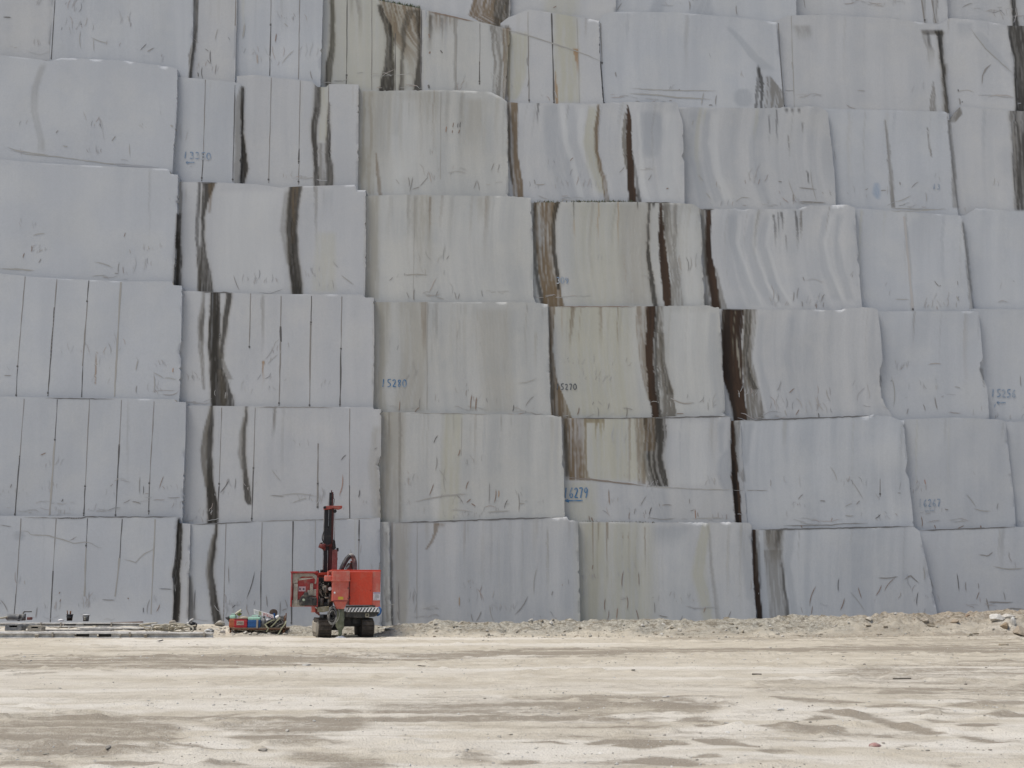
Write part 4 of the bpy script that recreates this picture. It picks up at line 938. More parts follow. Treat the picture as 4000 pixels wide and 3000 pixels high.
# bold individual tool scars that can be read in the survey: block, x0,y0,x1,y1,width,tone
SCARS = [
 ('D0', 2436, 2228, 2430, 2296, 5, BR), ('D0', 2494, 2234, 2496, 2290, 4, BR), ('D0', 2365, 2336, 2363, 2388, 5, BR), ('D0', 2412, 2372, 2408, 2420, 5, RU), ('D0', 2448, 2326, 2449, 2382, 5, BR), ('D0', 2378, 2382, 2372, 2425, 4, BR),
 ('D0', 2483, 2378, 2494, 2424, 5, BR), ('D0', 2317, 2205, 2314, 2226, 5, BR), ('D0', 2756, 2370, 2748, 2394, 4, RU), ('D0', 2856, 2386, 2842, 2416, 5, GR), ('D0', 2666, 2404, 2654, 2428, 4, GR), ('D0', 2572, 2402, 2610, 2410, 6, GR), ('D0', 2555, 2350, 2557, 2396, 4, GR),
 ('C0', 2063, 2326, 2010, 2402, 5, GR), ('C0', 2100, 2212, 2086, 2318, 4, LG), ('C0', 2160, 2308, 2155, 2326, 5, GR), ('C0', 1794, 2330, 1794, 2368, 6, (.35, .22, .11)), ('C0', 1558, 2260, 1561, 2420, 5, GR), ('C0', 1554, 2384, 1560, 2428, 9, GR), ('C0', 1880, 2386, 1858, 2430, 5, GR), ('C0', 1912, 2360, 1930, 2430, 4, LG), ('C0', 1840, 2396, 1848, 2428, 4, GR),
 ('E0', 3188, 2288, 3162, 2366, 5, BR), ('E0', 3277, 2258, 3275, 2310, 5, DK), ('E0', 3299, 2336, 3282, 2384, 6, BR), ('E0', 3174, 2366, 3168, 2402, 4, BR), ('E0', 3352, 2292, 3366, 2338, 5, BR), ('E0', 3444, 2284, 3420, 2328, 5, BR), ('E0', 3498, 2256, 3454, 2310, 4, BR), ('E0', 3587, 2312, 3581, 2366, 5, DK), ('E0', 3606, 2212, 3612, 2266, 5, LG), ('E0', 3320, 2310, 3380, 2390, 3, LG),
 ('F0', 3738, 2238, 3746, 2310, 5, DK), ('F0', 3772, 2272, 3774, 2310, 5, GR), ('F0', 3826, 2310, 3814, 2342, 4, BR), ('F0', 3820, 2276, 3822, 2300, 4, GR), ('F0', 3920, 2312, 3926, 2346, 4, GR), ('F0', 3630, 2255, 3646, 2300, 4, LG),
 ('C1', 1711, 1700, 1694, 1732, 5, DK), ('C1', 1797, 1754, 1788, 1782, 6, BR), ('C1', 1705, 1782, 1700, 1840, 4, GR), ('C1', 1695, 1888, 1676, 1938, 5, BR), ('C1', 1832, 1878, 1820, 1912, 5, BR), ('C1', 1937, 1910, 1930, 1966, 5, BR), ('C1', 1948, 1914, 1946, 1944, 6, (.38, .22, .1)), ('C1', 1912, 1884, 1910, 1968, 4, GR), ('C1', 1740, 1820, 1742, 1930, 3, LG), ('C1', 1714, 1834, 1742, 1880, 4, LG), ('C1', 1984, 1950, 1970, 1988, 4, DK), ('C1', 2024, 1924, 2026, 2000, 5, GR), ('C1', 1840, 1948, 1822, 1964, 6, BR), ('C1', 1840, 1966, 1858, 1978, 6, BR),
 ('B1', 1338, 1852, 1324, 1938, 5, (.32, .14, .07)), ('B1', 1405, 1912, 1400, 1944, 6, DK), ('B1', 1352, 1776, 1332, 1798, 5, DK), ('B1', 1060, 1832, 1098, 1880, 4, LG), ('B1', 1140, 1965, 1200, 1945, 4, LG), ('B1', 1055, 1935, 1110, 1940, 5, GR), ('B1', 896, 1872, 858, 1926, 5, DK), ('B1', 1090, 1936, 1240, 1940, 4, LG), ('B1', 920, 1866, 916, 1910, 4, GR), ('B1', 1462, 1756, 1474, 1748, 5, GR),
 ('B0', 995, 2232, 962, 2340, 5, DK), ('B0', 892, 2210, 894, 2282, 4, GR), ('B0', 1040, 2325, 1044, 2370, 5, GR), ('B0', 1094, 2348, 1092, 2404, 5, GR), ('B0', 1112, 2340, 1122, 2374, 4, GR), ('B0', 1122, 2378, 1100, 2386, 5, GR), ('B0', 762, 2302, 758, 2390, 5, DK), ('B0', 921, 2362, 906, 2374, 5, DK), ('B0', 1484, 2200, 1480, 2240, 8, GR),
 ('A0', 238, 2340, 234, 2352, 5, BR), ('A0', 145, 2370, 138, 2415, 5, GR), ('A0', 235, 2312, 230, 2320, 6, BR), ('A0', 624, 2360, 610, 2390, 5, BR), ('A0', 560, 2372, 560, 2394, 5, DK), ('A0', 398, 2342, 450, 2344, 5, GR), ('A0', 586, 2340, 575, 2400, 4, GR), ('A0', 502, 2335, 500, 2340, 8, BR), ('A0', 0, 2342, 30, 2390, 5, GR), ('A0', 620, 2300, 674, 2302, 4, DK),
 ('A1', 640, 1858, 622, 1908, 4, BR), ('A1', 546, 1862, 545, 1930, 4, GR), ('A1', 560, 1896, 559, 1932, 4, DK), ('A1', 158, 1778, 180, 1768, 6, BR), ('A1', 515, 1960, 550, 1968, 6, GR), ('A1', 480, 1966, 510, 1950, 4, GR), ('A1', 430, 1900, 442, 1890, 4, GR), ('A1', 654, 1944, 705, 1942, 4, GR), ('A1', 240, 1960, 246, 1948, 5, DK), ('A1', 40, 1906, 46, 1890, 6, GR),
 ('A2', 530, 1448, 540, 1404, 6, LG), ('A2', 598, 1454, 640, 1478, 4, LG), ('A2', 640, 1476, 690, 1484, 4, LG), ('A2', 677, 1436, 675, 1456, 6, (.4, .22, .1)), ('A2', 15, 1467, 45, 1467, 5, GR), ('A2', 600, 1460, 600, 1530, 5, LG), ('A2', 535, 1505, 532, 1535, 5, GR),
 ('A3', 128, 920, 176, 912, 5, LG), ('A3', 124, 958, 122, 984, 5, BR), ('A3', 490, 908, 484, 926, 4, BR), ('A3', 96, 988, 90, 1008, 5, BR), ('A3', 160, 1010, 150, 1026, 5, GR), ('A3', 370, 1024, 440, 1046, 5, LG), ('A3', 466, 1024, 462, 1068, 4, GR), ('A3', 446, 1066, 464, 1068, 4, GR), ('A3', 505, 974, 510, 990, 4, LG),
 ('A4', 228, 508, 218, 520, 5, GR), ('A4', 452, 530, 436, 552, 5, GR), ('A4', 505, 560, 508, 610, 4, LG), ('A4', 245, 568, 265, 572, 6, LG), ('A4', 14, 66, 42, 66, 1, GR),
 ('S5a', 12, 66, 44, 68, 6, DK), ('S5b', 573, 170, 547, 197, 4, DK), ('S5b', 602, 186, 574, 202, 5, GR), ('S5b', 318, 92, 316, 97, 6, DK), ('S5b', 315, 120, 316, 190, 4, LG), ('S5b', 355, 145, 425, 168, 4, LG), ('S5b', 365, 150, 367, 200, 3, LG),
 ('S5c', 852, 110, 840, 156, 4, LG), ('S5c', 822, 195, 824, 250, 5, DK), ('S5c', 790, 260, 792, 308, 4, DK), ('S5c', 845, 250, 840, 290, 4, GR), ('S5c', 808, 232, 822, 250, 4, GR), ('S5c', 772, 282, 774, 300, 6, DK), ('S5c', 800, 190, 815, 200, 4, GR), ('S5d', 956, 90, 948, 150, 10, LG), ('S5d', 1150, 195, 1100, 250, 4, LG), ('S5d', 1110, 90, 1125, 105, 5, LG), ('S5d', 1212, 275, 1222, 312, 5, GR), ('S5d', 1080, 130, 1075, 165, 6, BR), ('S5d', 1004, 210, 1006, 250, 9, (.36, .3, .26)),
 ('C4', 1612, 690, 1600, 750, 5, GR), ('C4', 1594, 690, 1598, 730, 5, GR), ('C4', 1672, 690, 1640, 728, 4, GR), ('C4', 1610, 740, 1640, 730, 4, GR), ('C4', 1930, 636, 1918, 668, 4, GR), ('C4', 1950, 640, 1944, 666, 4, GR), ('C4', 1862, 704, 1850, 738, 4, GR), ('C4', 1864, 704, 1872, 745, 4, GR), ('C4', 1745, 492, 1742, 518, 6, RU), ('C4', 1772, 478, 1768, 498, 5, BR), ('C4', 1800, 475, 1797, 500, 5, DK), ('C4', 1790, 480, 1788, 500, 4, DK), ('C4', 1768, 508, 1766, 520, 5, BR), ('C4', 1796, 505, 1790, 522, 6, BR), ('C4', 1560, 720, 1545, 700, 4, LG),
 ('D4', 2086, 700, 2090, 720, 5, GR), ('D4', 2092, 720, 2130, 718, 4, (.3, .26, .2)), ('D4', 2240, 615, 2226, 630, 4, BR), ('D4', 2440, 650, 2418, 675, 4, GR), ('D4', 2545, 680, 2530, 705, 4, GR), ('D4', 2602, 738, 2612, 734, 6, BR),
 ('E4', 2728, 682, 2748, 708, 5, LG), ('E4', 2756, 752, 2776, 776, 5, LG), ('E4', 2710, 468, 2704, 490, 4, LG), ('E4', 3166, 660, 3192, 790, 4, LG), ('E4', 3080, 700, 3112, 780, 4, LG), ('E4', 3040, 708, 3055, 710, 6, GR), ('E4', 3120, 732, 3190, 740, 5, GR), ('E4', 3098, 755, 3098, 790, 6, GR),
 ('F4', 3560, 735, 3588, 710, 4, GR), ('F4', 3440, 745, 3462, 744, 5, GR), ('F4', 3378, 742, 3392, 735, 4, GR), ('F4', 3515, 710, 3518, 722, 7, GR), ('F4', 3500, 788, 3560, 762, 4, LG), ('F4', 3615, 750, 3618, 790, 4, LG),
 ('C3', 1754, 998, 1744, 1014, 4, GR), ('C3', 1620, 1126, 1618, 1176, 5, GR), ('C3', 1588, 1140, 1598, 1165, 4, GR), ('C3', 1712, 1135, 1702, 1160, 4, GR), ('C3', 1705, 1160, 1735, 1168, 4, LG), ('C3', 1775, 1140, 1782, 1170, 4, GR), ('C3', 1795, 1145, 1788, 1170, 4, GR), ('C3', 1535, 1082, 1520, 1096, 4, GR), ('C3', 1882, 1132, 1886, 1160, 4, GR), ('C3', 1734, 1075, 1736, 1055, 3, LG),
 ('B3', 1300, 1020, 1322, 1044, 4, LG), ('B3', 1332, 1074, 1382, 1112, 5, LG), ('B3', 1295, 1090, 1302, 1126, 4, LG), ('B3', 912, 1075, 935, 1135, 4, GR),
 ('E3', 3040, 1145, 3048, 1190, 1, LG), ('E3', 3042, 1150, 3040, 1180, 4, GR), ('E3', 3102, 1138, 3098, 1178, 5, GR), ('E3', 3120, 1122, 3114, 1168, 4, GR), ('E3', 3222, 1148, 3208, 1175, 4, GR), ('E3', 3132, 1175, 3134, 1198, 5, GR), ('E3', 3188, 1185, 3190, 1205, 5, BR), ('E3', 3218, 1180, 3216, 1200, 4, GR), ('E3', 3136, 1080, 3142, 1098, 5, GR), ('F3', 3650, 1096, 3668, 1118, 5, GR), ('F3', 3668, 1118, 3676, 1114, 4, GR), ('F3', 3740, 1096, 3742, 1114, 4, GR), ('F3', 3496, 1168, 3552, 1169, 4, LG), ('F3', 3736, 1156, 3748, 1175, 6, LG), ('F3', 3738, 1180, 3736, 1200, 4, LG),
 ('C2', 1880, 1534, 1862, 1570, 1, LG), ('C2', 1843, 1540, 1838, 1602, 6, BR), ('C2', 1862, 1550, 1858, 1604, 8, BR), ('C2', 1562, 1565, 1558, 1608, 5, BR), ('C2', 1642, 1552, 1640, 1600, 4, GR), ('C2', 1620, 1612, 1640, 1590, 5, BR), ('C2', 2086, 1546, 2052, 1588, 4, GR), ('C2', 2006, 1580, 2002, 1608, 5, DK), ('C2', 2024, 1496, 2098, 1476, 4, LG), ('C2', 1612, 1405, 1622, 1450, 6, LG), ('C2', 1630, 1440, 1616, 1470, 5, LG), ('C2', 1600, 1460, 1580, 1490, 6, LG),
 ('D2', 2262, 1590, 2254, 1622, 6, BR), ('D2', 2320, 1568, 2314, 1582, 4, GR), ('D2', 2448, 1588, 2446, 1630, 5, (.2, .17, .13)), ('D2', 2430, 1594, 2475, 1602, 4, GR), ('D2', 2380, 1572, 2374, 1600, 4, GR), ('D2', 2640, 1616, 2672, 1616, 5, BR), ('D2', 2334, 1588, 2336, 1630, 4, GR), ('D2', 2765, 1570, 2766, 1604, 4, LG), ('D2', 2334, 1565, 2352, 1582, 4, LG),
 ('E2', 3104, 1516, 3082, 1536, 5, BR), ('E2', 3122, 1598, 3108, 1622, 5, BR), ('E2', 3228, 1520, 3244, 1568, 5, LG), ('E2', 3196, 1612, 3198, 1634, 6, DK), ('E2', 3066, 1600, 3074, 1624, 6, LG), ('F2', 3652, 1550, 3662, 1600, 7, GR), ('F2', 3482, 1470, 3490, 1590, 5, LG), ('F2', 3605, 1578, 3614, 1606, 5, GR), ('F2', 3548, 1594, 3542, 1618, 5, GR), ('F2', 3626, 1424, 3678, 1422, 4, (.30, .24, .2)), ('F2', 3728, 1510, 3752, 1516, 4, LG), ('G2', 3986, 1466, 3988, 1510, 5, GR), ('G2', 3890, 1576, 3884, 1592, 4, (.2, .3, .45)),
 ('E1', 3138, 1930, 3118, 1952, 5, GR), ('E1', 3360, 1955, 3345, 1972, 5, GR), ('E1', 3440, 2008, 3418, 2026, 5, DK), ('E1', 3242, 1822, 3270, 1880, 4, LG), ('E1', 3328, 1880, 3372, 1950, 4, LG), ('E1', 3202, 1956, 3225, 1958, 6, GR), ('E1', 3300, 1980, 3330, 1965, 4, LG), ('E1', 3300, 2012, 3335, 2014, 5, LG), ('E1', 3506, 1926, 3520, 1927, 5, GR), ('E1', 3128, 2050, 3134, 2062, 6, BR), ('F1', 3612, 1872, 3616, 1892, 6, (.35, .16, .1)), ('F1', 3598, 2016, 3602, 2060, 5, BR), ('F1', 3900, 1965, 3895, 1990, 4, GR), ('F1', 3740, 2064, 3766, 2052, 5, BR), ('F1', 3774, 1930, 3812, 1980, 4, LG), ('F1', 3805, 1986, 3870, 1996, 5, LG), ('F1', 3650, 2050, 3655, 2066, 6, BR), ('F1', 3830, 2052, 3832, 2062, 8, BR), ('F1', 3690, 1988, 3705, 1991, 6, GR),
 ('D1', 2378, 1910, 2382, 1974, 6, (.24, .17, .12)), ('D1', 2546, 1980, 2536, 2014, 6, DK), ('D1', 2526, 1936, 2502, 1976, 4, GR), ('D1', 2585, 1974, 2625, 1974, 5, GR), ('D1', 2574, 1966, 2578, 1980, 4, GR), ('D1', 2715, 1988, 2718, 2030, 6, RU), ('D1', 2712, 1990, 2696, 1996, 5, GR), ('D1', 2694, 1948, 2694, 1968, 4, GR), ('D1', 2482, 1985, 2478, 2010, 4, GR), ('D1', 2460, 2000, 2458, 2030, 4, BR), ('D1', 2310, 2020, 2316, 2036, 8, BR), ('D1', 2300, 2014, 2302, 2034, 5, BR), ('D1', 2530, 2020, 2640, 2024, 4, GR), ('D1', 2700, 2026, 2830, 2024, 4, LG), ('D1', 2726, 2000, 2728, 2020, 4, BR),
 ('S5i', 2404, 280, 2408, 300, 7, GR), ('S5i', 2650, 352, 2656, 348, 5, GR), ('S5i', 2750, 360, 2740, 410, 6, LG), ('S5i', 2800, 370, 2796, 412, 5, GR), ('S5i', 2768, 411, 2784, 411, 5, DK), ('S5j', 3092, 240, 3098, 275, 7, LG), ('S5j', 3350, 353, 3380, 355, 4, LG), ('S5k', 3742, 348, 3744, 358, 7, DK), ('S5k', 3746, 382, 3750, 410, 7, GR), ('S5k', 3758, 396, 3760, 400, 8, DK),
 ('S5g', 1680, 200, 1676, 210, 10, BR), ('S5g', 1720, 195, 1730, 208, 7, DK), ('S5g', 1674, 130, 1678, 150, 8, BR), ('S5g', 1672, 330, 1676, 346, 12, DK), ('S5h', 2060, 220, 2064, 262, 5, GR), ('S5h', 2064, 310, 2060, 340, 5, GR),
 ('A4', 665, 488, 676, 496, 10, LG), ('S5a', 150, 240, 190, 242, 12, GR), ('A0', 48, 2090, 100, 2094, 1, LG), ('T6r', 2410, 40, 2430, 10, 4, GR), ('T6r', 2690, 0, 2694, 40, 4, GR), ('T6r', 2876, 20, 2880, 60, 5, GR), ('T6t', 3758, 30, 3800, 12, 4, GR), ('T6q', 2160, 30, 2174, 22, 5, BR),
]
for key, xa, ya, xb, yb, wd, col in SCARS:
    b = BLK[key]
    n = 6
    f = np.linspace(0, 1, n)
    bend = b.rnd.uniform(-.08, .08) * math.hypot(xb - xa, yb - ya)
    dx, dy = xb - xa, yb - ya
    ln = max(1e-3, math.hypot(dx, dy))
    k = np.sin(f * math.pi) * bend
    b.strip(np.stack([xa + dx * f - dy / ln * k, ya + dy * f + dx / ln * k], -1), wd * .66, col, .72, True, .012)

# countless lesser tool marks, thickest near the foot of every face
for key, b in BLK.items():
    rnd = b.rnd
    wpx = min(b.x1, 4060) - max(b.x0, -60)
    if wpx < 20 or b.y1 < 60: continue
    ncl = max(2, int(wpx / 70.0 * b.marks))
    for _ in range(ncl):
        cx = rnd.uniform(max(b.x0, -60) + 40, min(b.x1, 4060) - 20)
        hgt_ = float(b.B(cx)) - (34 if b.tier else 130) - float(b.T(cx))
        up = abs(rnd.gauss(0, .24))
        flat = rnd.random() < .27
        lean = rnd.gauss(0, 12)
        big = rnd.choice([.6, .8, 1.0, 1.0, 1.7])
        for _ in range(rnd.choice([1, 2, 3, 5, 8])):
            x = cx + rnd.gauss(0, 48 if flat else 28)
            if x < b.x0 + 34 or x > b.x1 - 12: continue
            foot = float(b.B(x)) - (34 if b.tier else 130)
            if flat:
                ang = math.radians(rnd.gauss(0, 10)); ln = rnd.uniform(14, 60) * big
                y = foot - up * .45 * hgt_ - abs(rnd.gauss(0, 8)) - 3
            else:
                ang = math.radians(90 + lean + rnd.gauss(0, 15)); ln = rnd.uniform(7, 40) * big
                y = foot - up * hgt_ - abs(rnd.gauss(0, 14)) - ln * .5
            if y < foot - hgt_ + 25: continue
            col = rnd.choice([DK, GR, LG, LG, BR, BR, RU, (.31, .25, .185), (.33, .29, .23), (.30, .27, .24)])
            f = np.linspace(-.5, .5, 6)
            bend = rnd.uniform(-.16, .16) * ln
            k = np.cos(f * math.pi) * bend + np.array([rnd.uniform(-.03, .03) * ln for _q in range(6)])
            b.strip(np.stack([x + math.cos(ang) * ln * f - math.sin(ang) * k, y + math.sin(ang) * ln * f + math.cos(ang) * k], -1),
                    rnd.uniform(1.1, 2.5) * (.7 + .4 * big), col, rnd.uniform(.16, .5), True, .009 + .0004 * rnd.random())

for b in BLK.values():
    b.build()

# ---- hand painted block numbers ---------------------------------------------------------------
GLY = {
 '0': [[(.5, 0), (.15, .15), (.02, .5), (.18, .88), (.5, 1), (.85, .85), (.98, .5), (.82, .12), (.5, 0)]],
 '1': [[(.7, 0), (.55, .5), (.35, 1)]],
 '2': [[(.08, .22), (.35, .02), (.75, .06), (.85, .32), (.45, .7), (.05, .98), (.45, .93), (.98, .98)]],
 '3': [[(.1, .1), (.5, 0), (.88, .15), (.7, .4), (.38, .48), (.85, .58), (.9, .85), (.5, 1), (.05, .92)]],
 '5': [[(.25, .02), (.15, .45), (.6, .42), (.92, .65), (.7, .95), (.05, .98)], [(.25, .03), (.95, 0)]],
 '6': [[(.75, 0), (.3, .35), (.08, .75), (.35, 1), (.8, .92), (.88, .65), (.55, .52), (.12, .72)]],
 '7': [[(.05, .08), (.95, .02), (.6, .5), (.42, 1)]],
 '8': [[(.75, .12), (.35, .02), (.12, .22), (.8, .7), (.6, .98), (.2, .92), (.25, .62), (.85, .3), (.75, .1)]],
 '9': [[(.92, .28), (.62, 0), (.12, .16), (.2, .5), (.7, .5), (.95, .12), (.85, .55), (.5, 1)]],
 '<': [[(.25, .1), (0, .5), (.3, .95)], [(0, .5), (.5, .48), (1, .45)]],
}
BLUE = worn('blue_marker_paint', (0.045, 0.17, 0.35), .6, 0, (.36, .40, .44), .35, 4)
BLUEF = worn('faded_blue_marker_paint', (0.17, 0.26, 0.39), .6, 0, (.42, .44, .46), .55, 4)
DGREY = worn('dark_marker_paint', (0.09, 0.10, 0.11), .6, 0, (.3, .3, .3), .3, 4)


def paint_number(key, text, x0, y0, x1, y1, mat, slope=0.0, wd=5.0, arrow=None):
    b = BLK[key]
    cos, quads, base = [], [], 0
    runs = []
    n = len(text)
    cw = (x1 - x0) / n
    for i, ch in enumerate(text):
        sc = .76 if ch != '1' else .45
        for st in GLY[ch]:
            runs.append([(x0 + cw * (i + .12 + p[0] * sc), y0 + slope * (i / n) + (y1 - y0) * p[1]) for p in st])
    if arrow:
        ax0, ax1, ay, ah = arrow
        for st in GLY['<']:
            runs.append([(ax0 + (ax1 - ax0) * p[0] * (1 if st is GLY['<'][1] else .8), ay + ah * (p[1] - .5)) for p in st])
    for r in runs:
        a = np.array(r, float)
        cum = np.r_[0, np.cumsum(np.hypot(*np.diff(a, axis=0).T))]
        m = max(4, int(cum[-1] / 4))
        t = np.linspace(0, cum[-1], m)
        p = np.stack([np.interp(t, cum, a[:, 0]), np.interp(t, cum, a[:, 1])], -1)
        if m > 5:
            p[1:-1] = (p[:-2] + 2 * p[1:-1] + p[2:]) / 4
        tg = np.gradient(p, axis=0)
        tg /= np.maximum(np.linalg.norm(tg, axis=1), 1e-6)[:, None]
        nr = np.stack([-tg[:, 1], tg[:, 0]], -1) * wd * .5
        l, rr = p + nr, p - nr
        cos += [b.P(l[:, 0], l[:, 1], .016), b.P(rr[:, 0], rr[:, 1], .016)]
        i = np.arange(m - 1)
        quads.append(np.stack([base + i, base + i + 1, base + m + i + 1, base + m + i], -1))
        base += 2 * m
    me = numpy_mesh('painted_number', np.concatenate(cos), np.concatenate(quads), None, None, None)
    o = link('painted_number', me, mat, b.obj)
    return o


paint_number('B4', '13350', 716, 592, 826, 619, BLUEF, 6, 4.5, (726, 760, 635, 10))
paint_number('C2', '15280', 1490, 1481, 1590, 1511, BLUE, 2, 3.6)
paint_number('D2', '15270', 2172, 1499, 2254, 1523, DGREY, 0, 4.0)
paint_number('D1', '16279', 2203, 1905, 2298, 1946, BLUE, -2, 4.6, (2206, 2276, 1956, 12))
paint_number('G2', '15256', 3872, 1520, 3970, 1550, BLUEF, 3, 5.0, (3894, 3928, 1573, 12))
paint_number('F1', '16267', 3588, 1950, 3676, 1980, BLUEF, -2, 4.0, (3612, 3648, 1995, 9))
paint_number('D3', '309', 2172, 1082, 2222, 1108, BLUEF, 0, 4.0)
paint_number('F4', '13', 3644, 718, 3674, 740, BLUEF, 0, 4.0)
# ------------------------------------------------------------------ quarry floor
def gz(X, Y):
    X = np.asarray(X, float); Y = np.asarray(Y, float)
    left = .33 * sstep(42.6, 47.6, Y)
    mid = .27 * sstep(46.3, 49.0, Y)
    fl = sstep(-11.5, -12.6, X)
    z = left * fl + mid * (1 - fl)
    # rubble bank thrown up along the foot of the wall on the right
    foot = 44.6 + 1.1 * (vnoise(X / 3.2, 0 * X, 3) - .5) - .5 * sstep(4, 20, X)
    crest = .27 + .016 * np.clip(X + 5, 0, 30) + .16 * (fbm(X / 1.6, 0 * X + .3, 6, 3) - .5) + .14 * sstep(15.5, 19, X)
    bank = crest * sstep(0, 1, (Y - foot) / 2.6)
    lump = (fbm(X / .7, Y / .7, 12, 4) - .5) * .62 + (vnoise(X / .25, Y / .22, 14) - .5) * .16
    bank = bank + lump * sstep(.1, .7, (Y - foot) / 2.6) * sstep(51.5, 48, Y)
    fr = sstep(-5.6, -4.2, X)
    z = z * (1 - fr) + np.maximum(bank, 0) * fr
    z = z + fl * (fbm(X / .7, Y / .7, 31, 3) - .5) * .12 * sstep(42.6, 44, Y)
    z = z + (1 - fl) * (1 - fr) * (fbm(X / .5, Y / .5, 35, 3) - .5) * .22 * sstep(46.0, 47.2, Y)
    # trodden, rutted surface
    z = z + (fbm(X / 6, Y / 3, 1, 3) - .5) * .10 * sstep(43.5, 38, Y)
    z = z + (fbm(X / .9, Y / .45, 2, 3) - .5) * .035
    z = z + (vnoise(X / .16, Y / .16, 4) - .5) * .020
    z = z + np.maximum(vnoise(X / .30, Y / .24, 5) - .70, 0) * .22 * sstep(.45, .7, fbm(X / 3, Y / 1.2, 9, 2))
    z = z + (vnoise(X / 1.1, Y / .17, 18) - .5) * .022
    z = z + (vnoise(X / 2.6 + 3, Y / .30, 8) - .5) * .022 * sstep(45, 42, Y)
    return z


def axis(parts):
    out = []
    for a, b, st in parts:
        out.append(np.arange(a, b, st))
    return np.concatenate(out + [[parts[-1][1]]])


GX = axis([(-400, -60, 34), (-60, -27, 1.5), (-27, 27, .075), (27, 60, 1.5), (60, 400, 34)])
GY = axis([(-300, -20, 28), (-20, 8, 1.0), (8, 20, .05), (20, 32, .085), (32, 43, .12), (43, 48.6, .075), (48.6, 53, .3), (53, 300, 40)])
gxx, gyy = np.meshgrid(GX, GY)
gzz = gz(gxx, gyy)
wx = gxx + (fbm(gxx / 5, gyy / 5, 41, 3) - .5) * 5
wy = gyy + (fbm(gxx / 4, gyy / 4, 43, 3) - .5) * 2.2


def blob(cx, cy, rx, ry, p=1.0):
    return np.exp(-(((gxx - cx) / rx) ** 2 + ((gyy - cy) / ry) ** 2) ** p)


# damp, darker earth: wheel lanes, tyre arcs and wet patches, surveyed in the photograph's pixels
_h = gyy * CT + (gzz * 0 - CAMZ) * ST
SPX = 2000 + F * gxx / np.maximum(_h, .5)
SPY = 1500 - F * (-gyy * ST + (0 - CAMZ) * CT) / np.maximum(_h, .5)
SPY = np.where(gyy > 6, SPY, 5000)
LANES = [  # strength, softness, raggedness, (x, top, bottom)...
 (.85, .55, 1.0, [(-400, 2572, 2632), (0, 2566, 2622), (500, 2560, 2612), (1000, 2554, 2606), (1300, 2550, 2590), (1600, 2550, 2577), (2000, 2536, 2562), (2400, 2530, 2560), (2700, 2528, 2547), (3000, 2528, 2543), (3300, 2522, 2550), (3600, 2516, 2550), (4400, 2508, 2562)]),
 (.40, .8, 1.2, [(300, 2520, 2545), (900, 2524, 2540), (1500, 2530, 2548)]),
 (.45, .8, .8, [(2500, 2484, 2500), (2900, 2478, 2508), (3400, 2470, 2512), (4400, 2476, 2520)]),
 (.55, .9, 1.3, [(3150, 2620, 2650), (3400, 2590, 2690), (3700, 2580, 2700), (4400, 2575, 2705)]),
 (.40, .9, 1.3, [(2850, 2660, 2700), (3200, 2650, 2720), (3700, 2680, 2735), (4400, 2690, 2740)]),
 (.75, .7, 1.2, [(-400, 2815, 2935), (0, 2812, 2930), (350, 2800, 2925), (650, 2800, 2910), (800, 2810, 2860)]),
 (.70, .7, 1.2, [(560, 2800, 2835), (800, 2780, 2830), (1000, 2764, 2900), (1200, 2766, 2914), (1400, 2764, 2850), (1500, 2760, 2800)]),
 (.60, .7, 1.1, [(1350, 2752, 2800), (1700, 2738, 2800), (2000, 2722, 2795), (2400, 2712, 2800), (2700, 2716, 2780), (2950, 2730, 2760)]),
 (.55, .7, 1.2, [(1050, 2920, 2950), (1250, 2932, 2985), (1480, 2950, 3040), (1600, 2990, 3060)]),
 (.6, .6, .8, [(1690, 2926, 2944), (1800, 2926, 2970), (1965, 2934, 2966), (2010, 2940, 2955)]),
 (.35, .9, 1.3, [(2000, 2800, 2850), (2400, 2810, 2900), (2700, 2830, 2880)]),
]
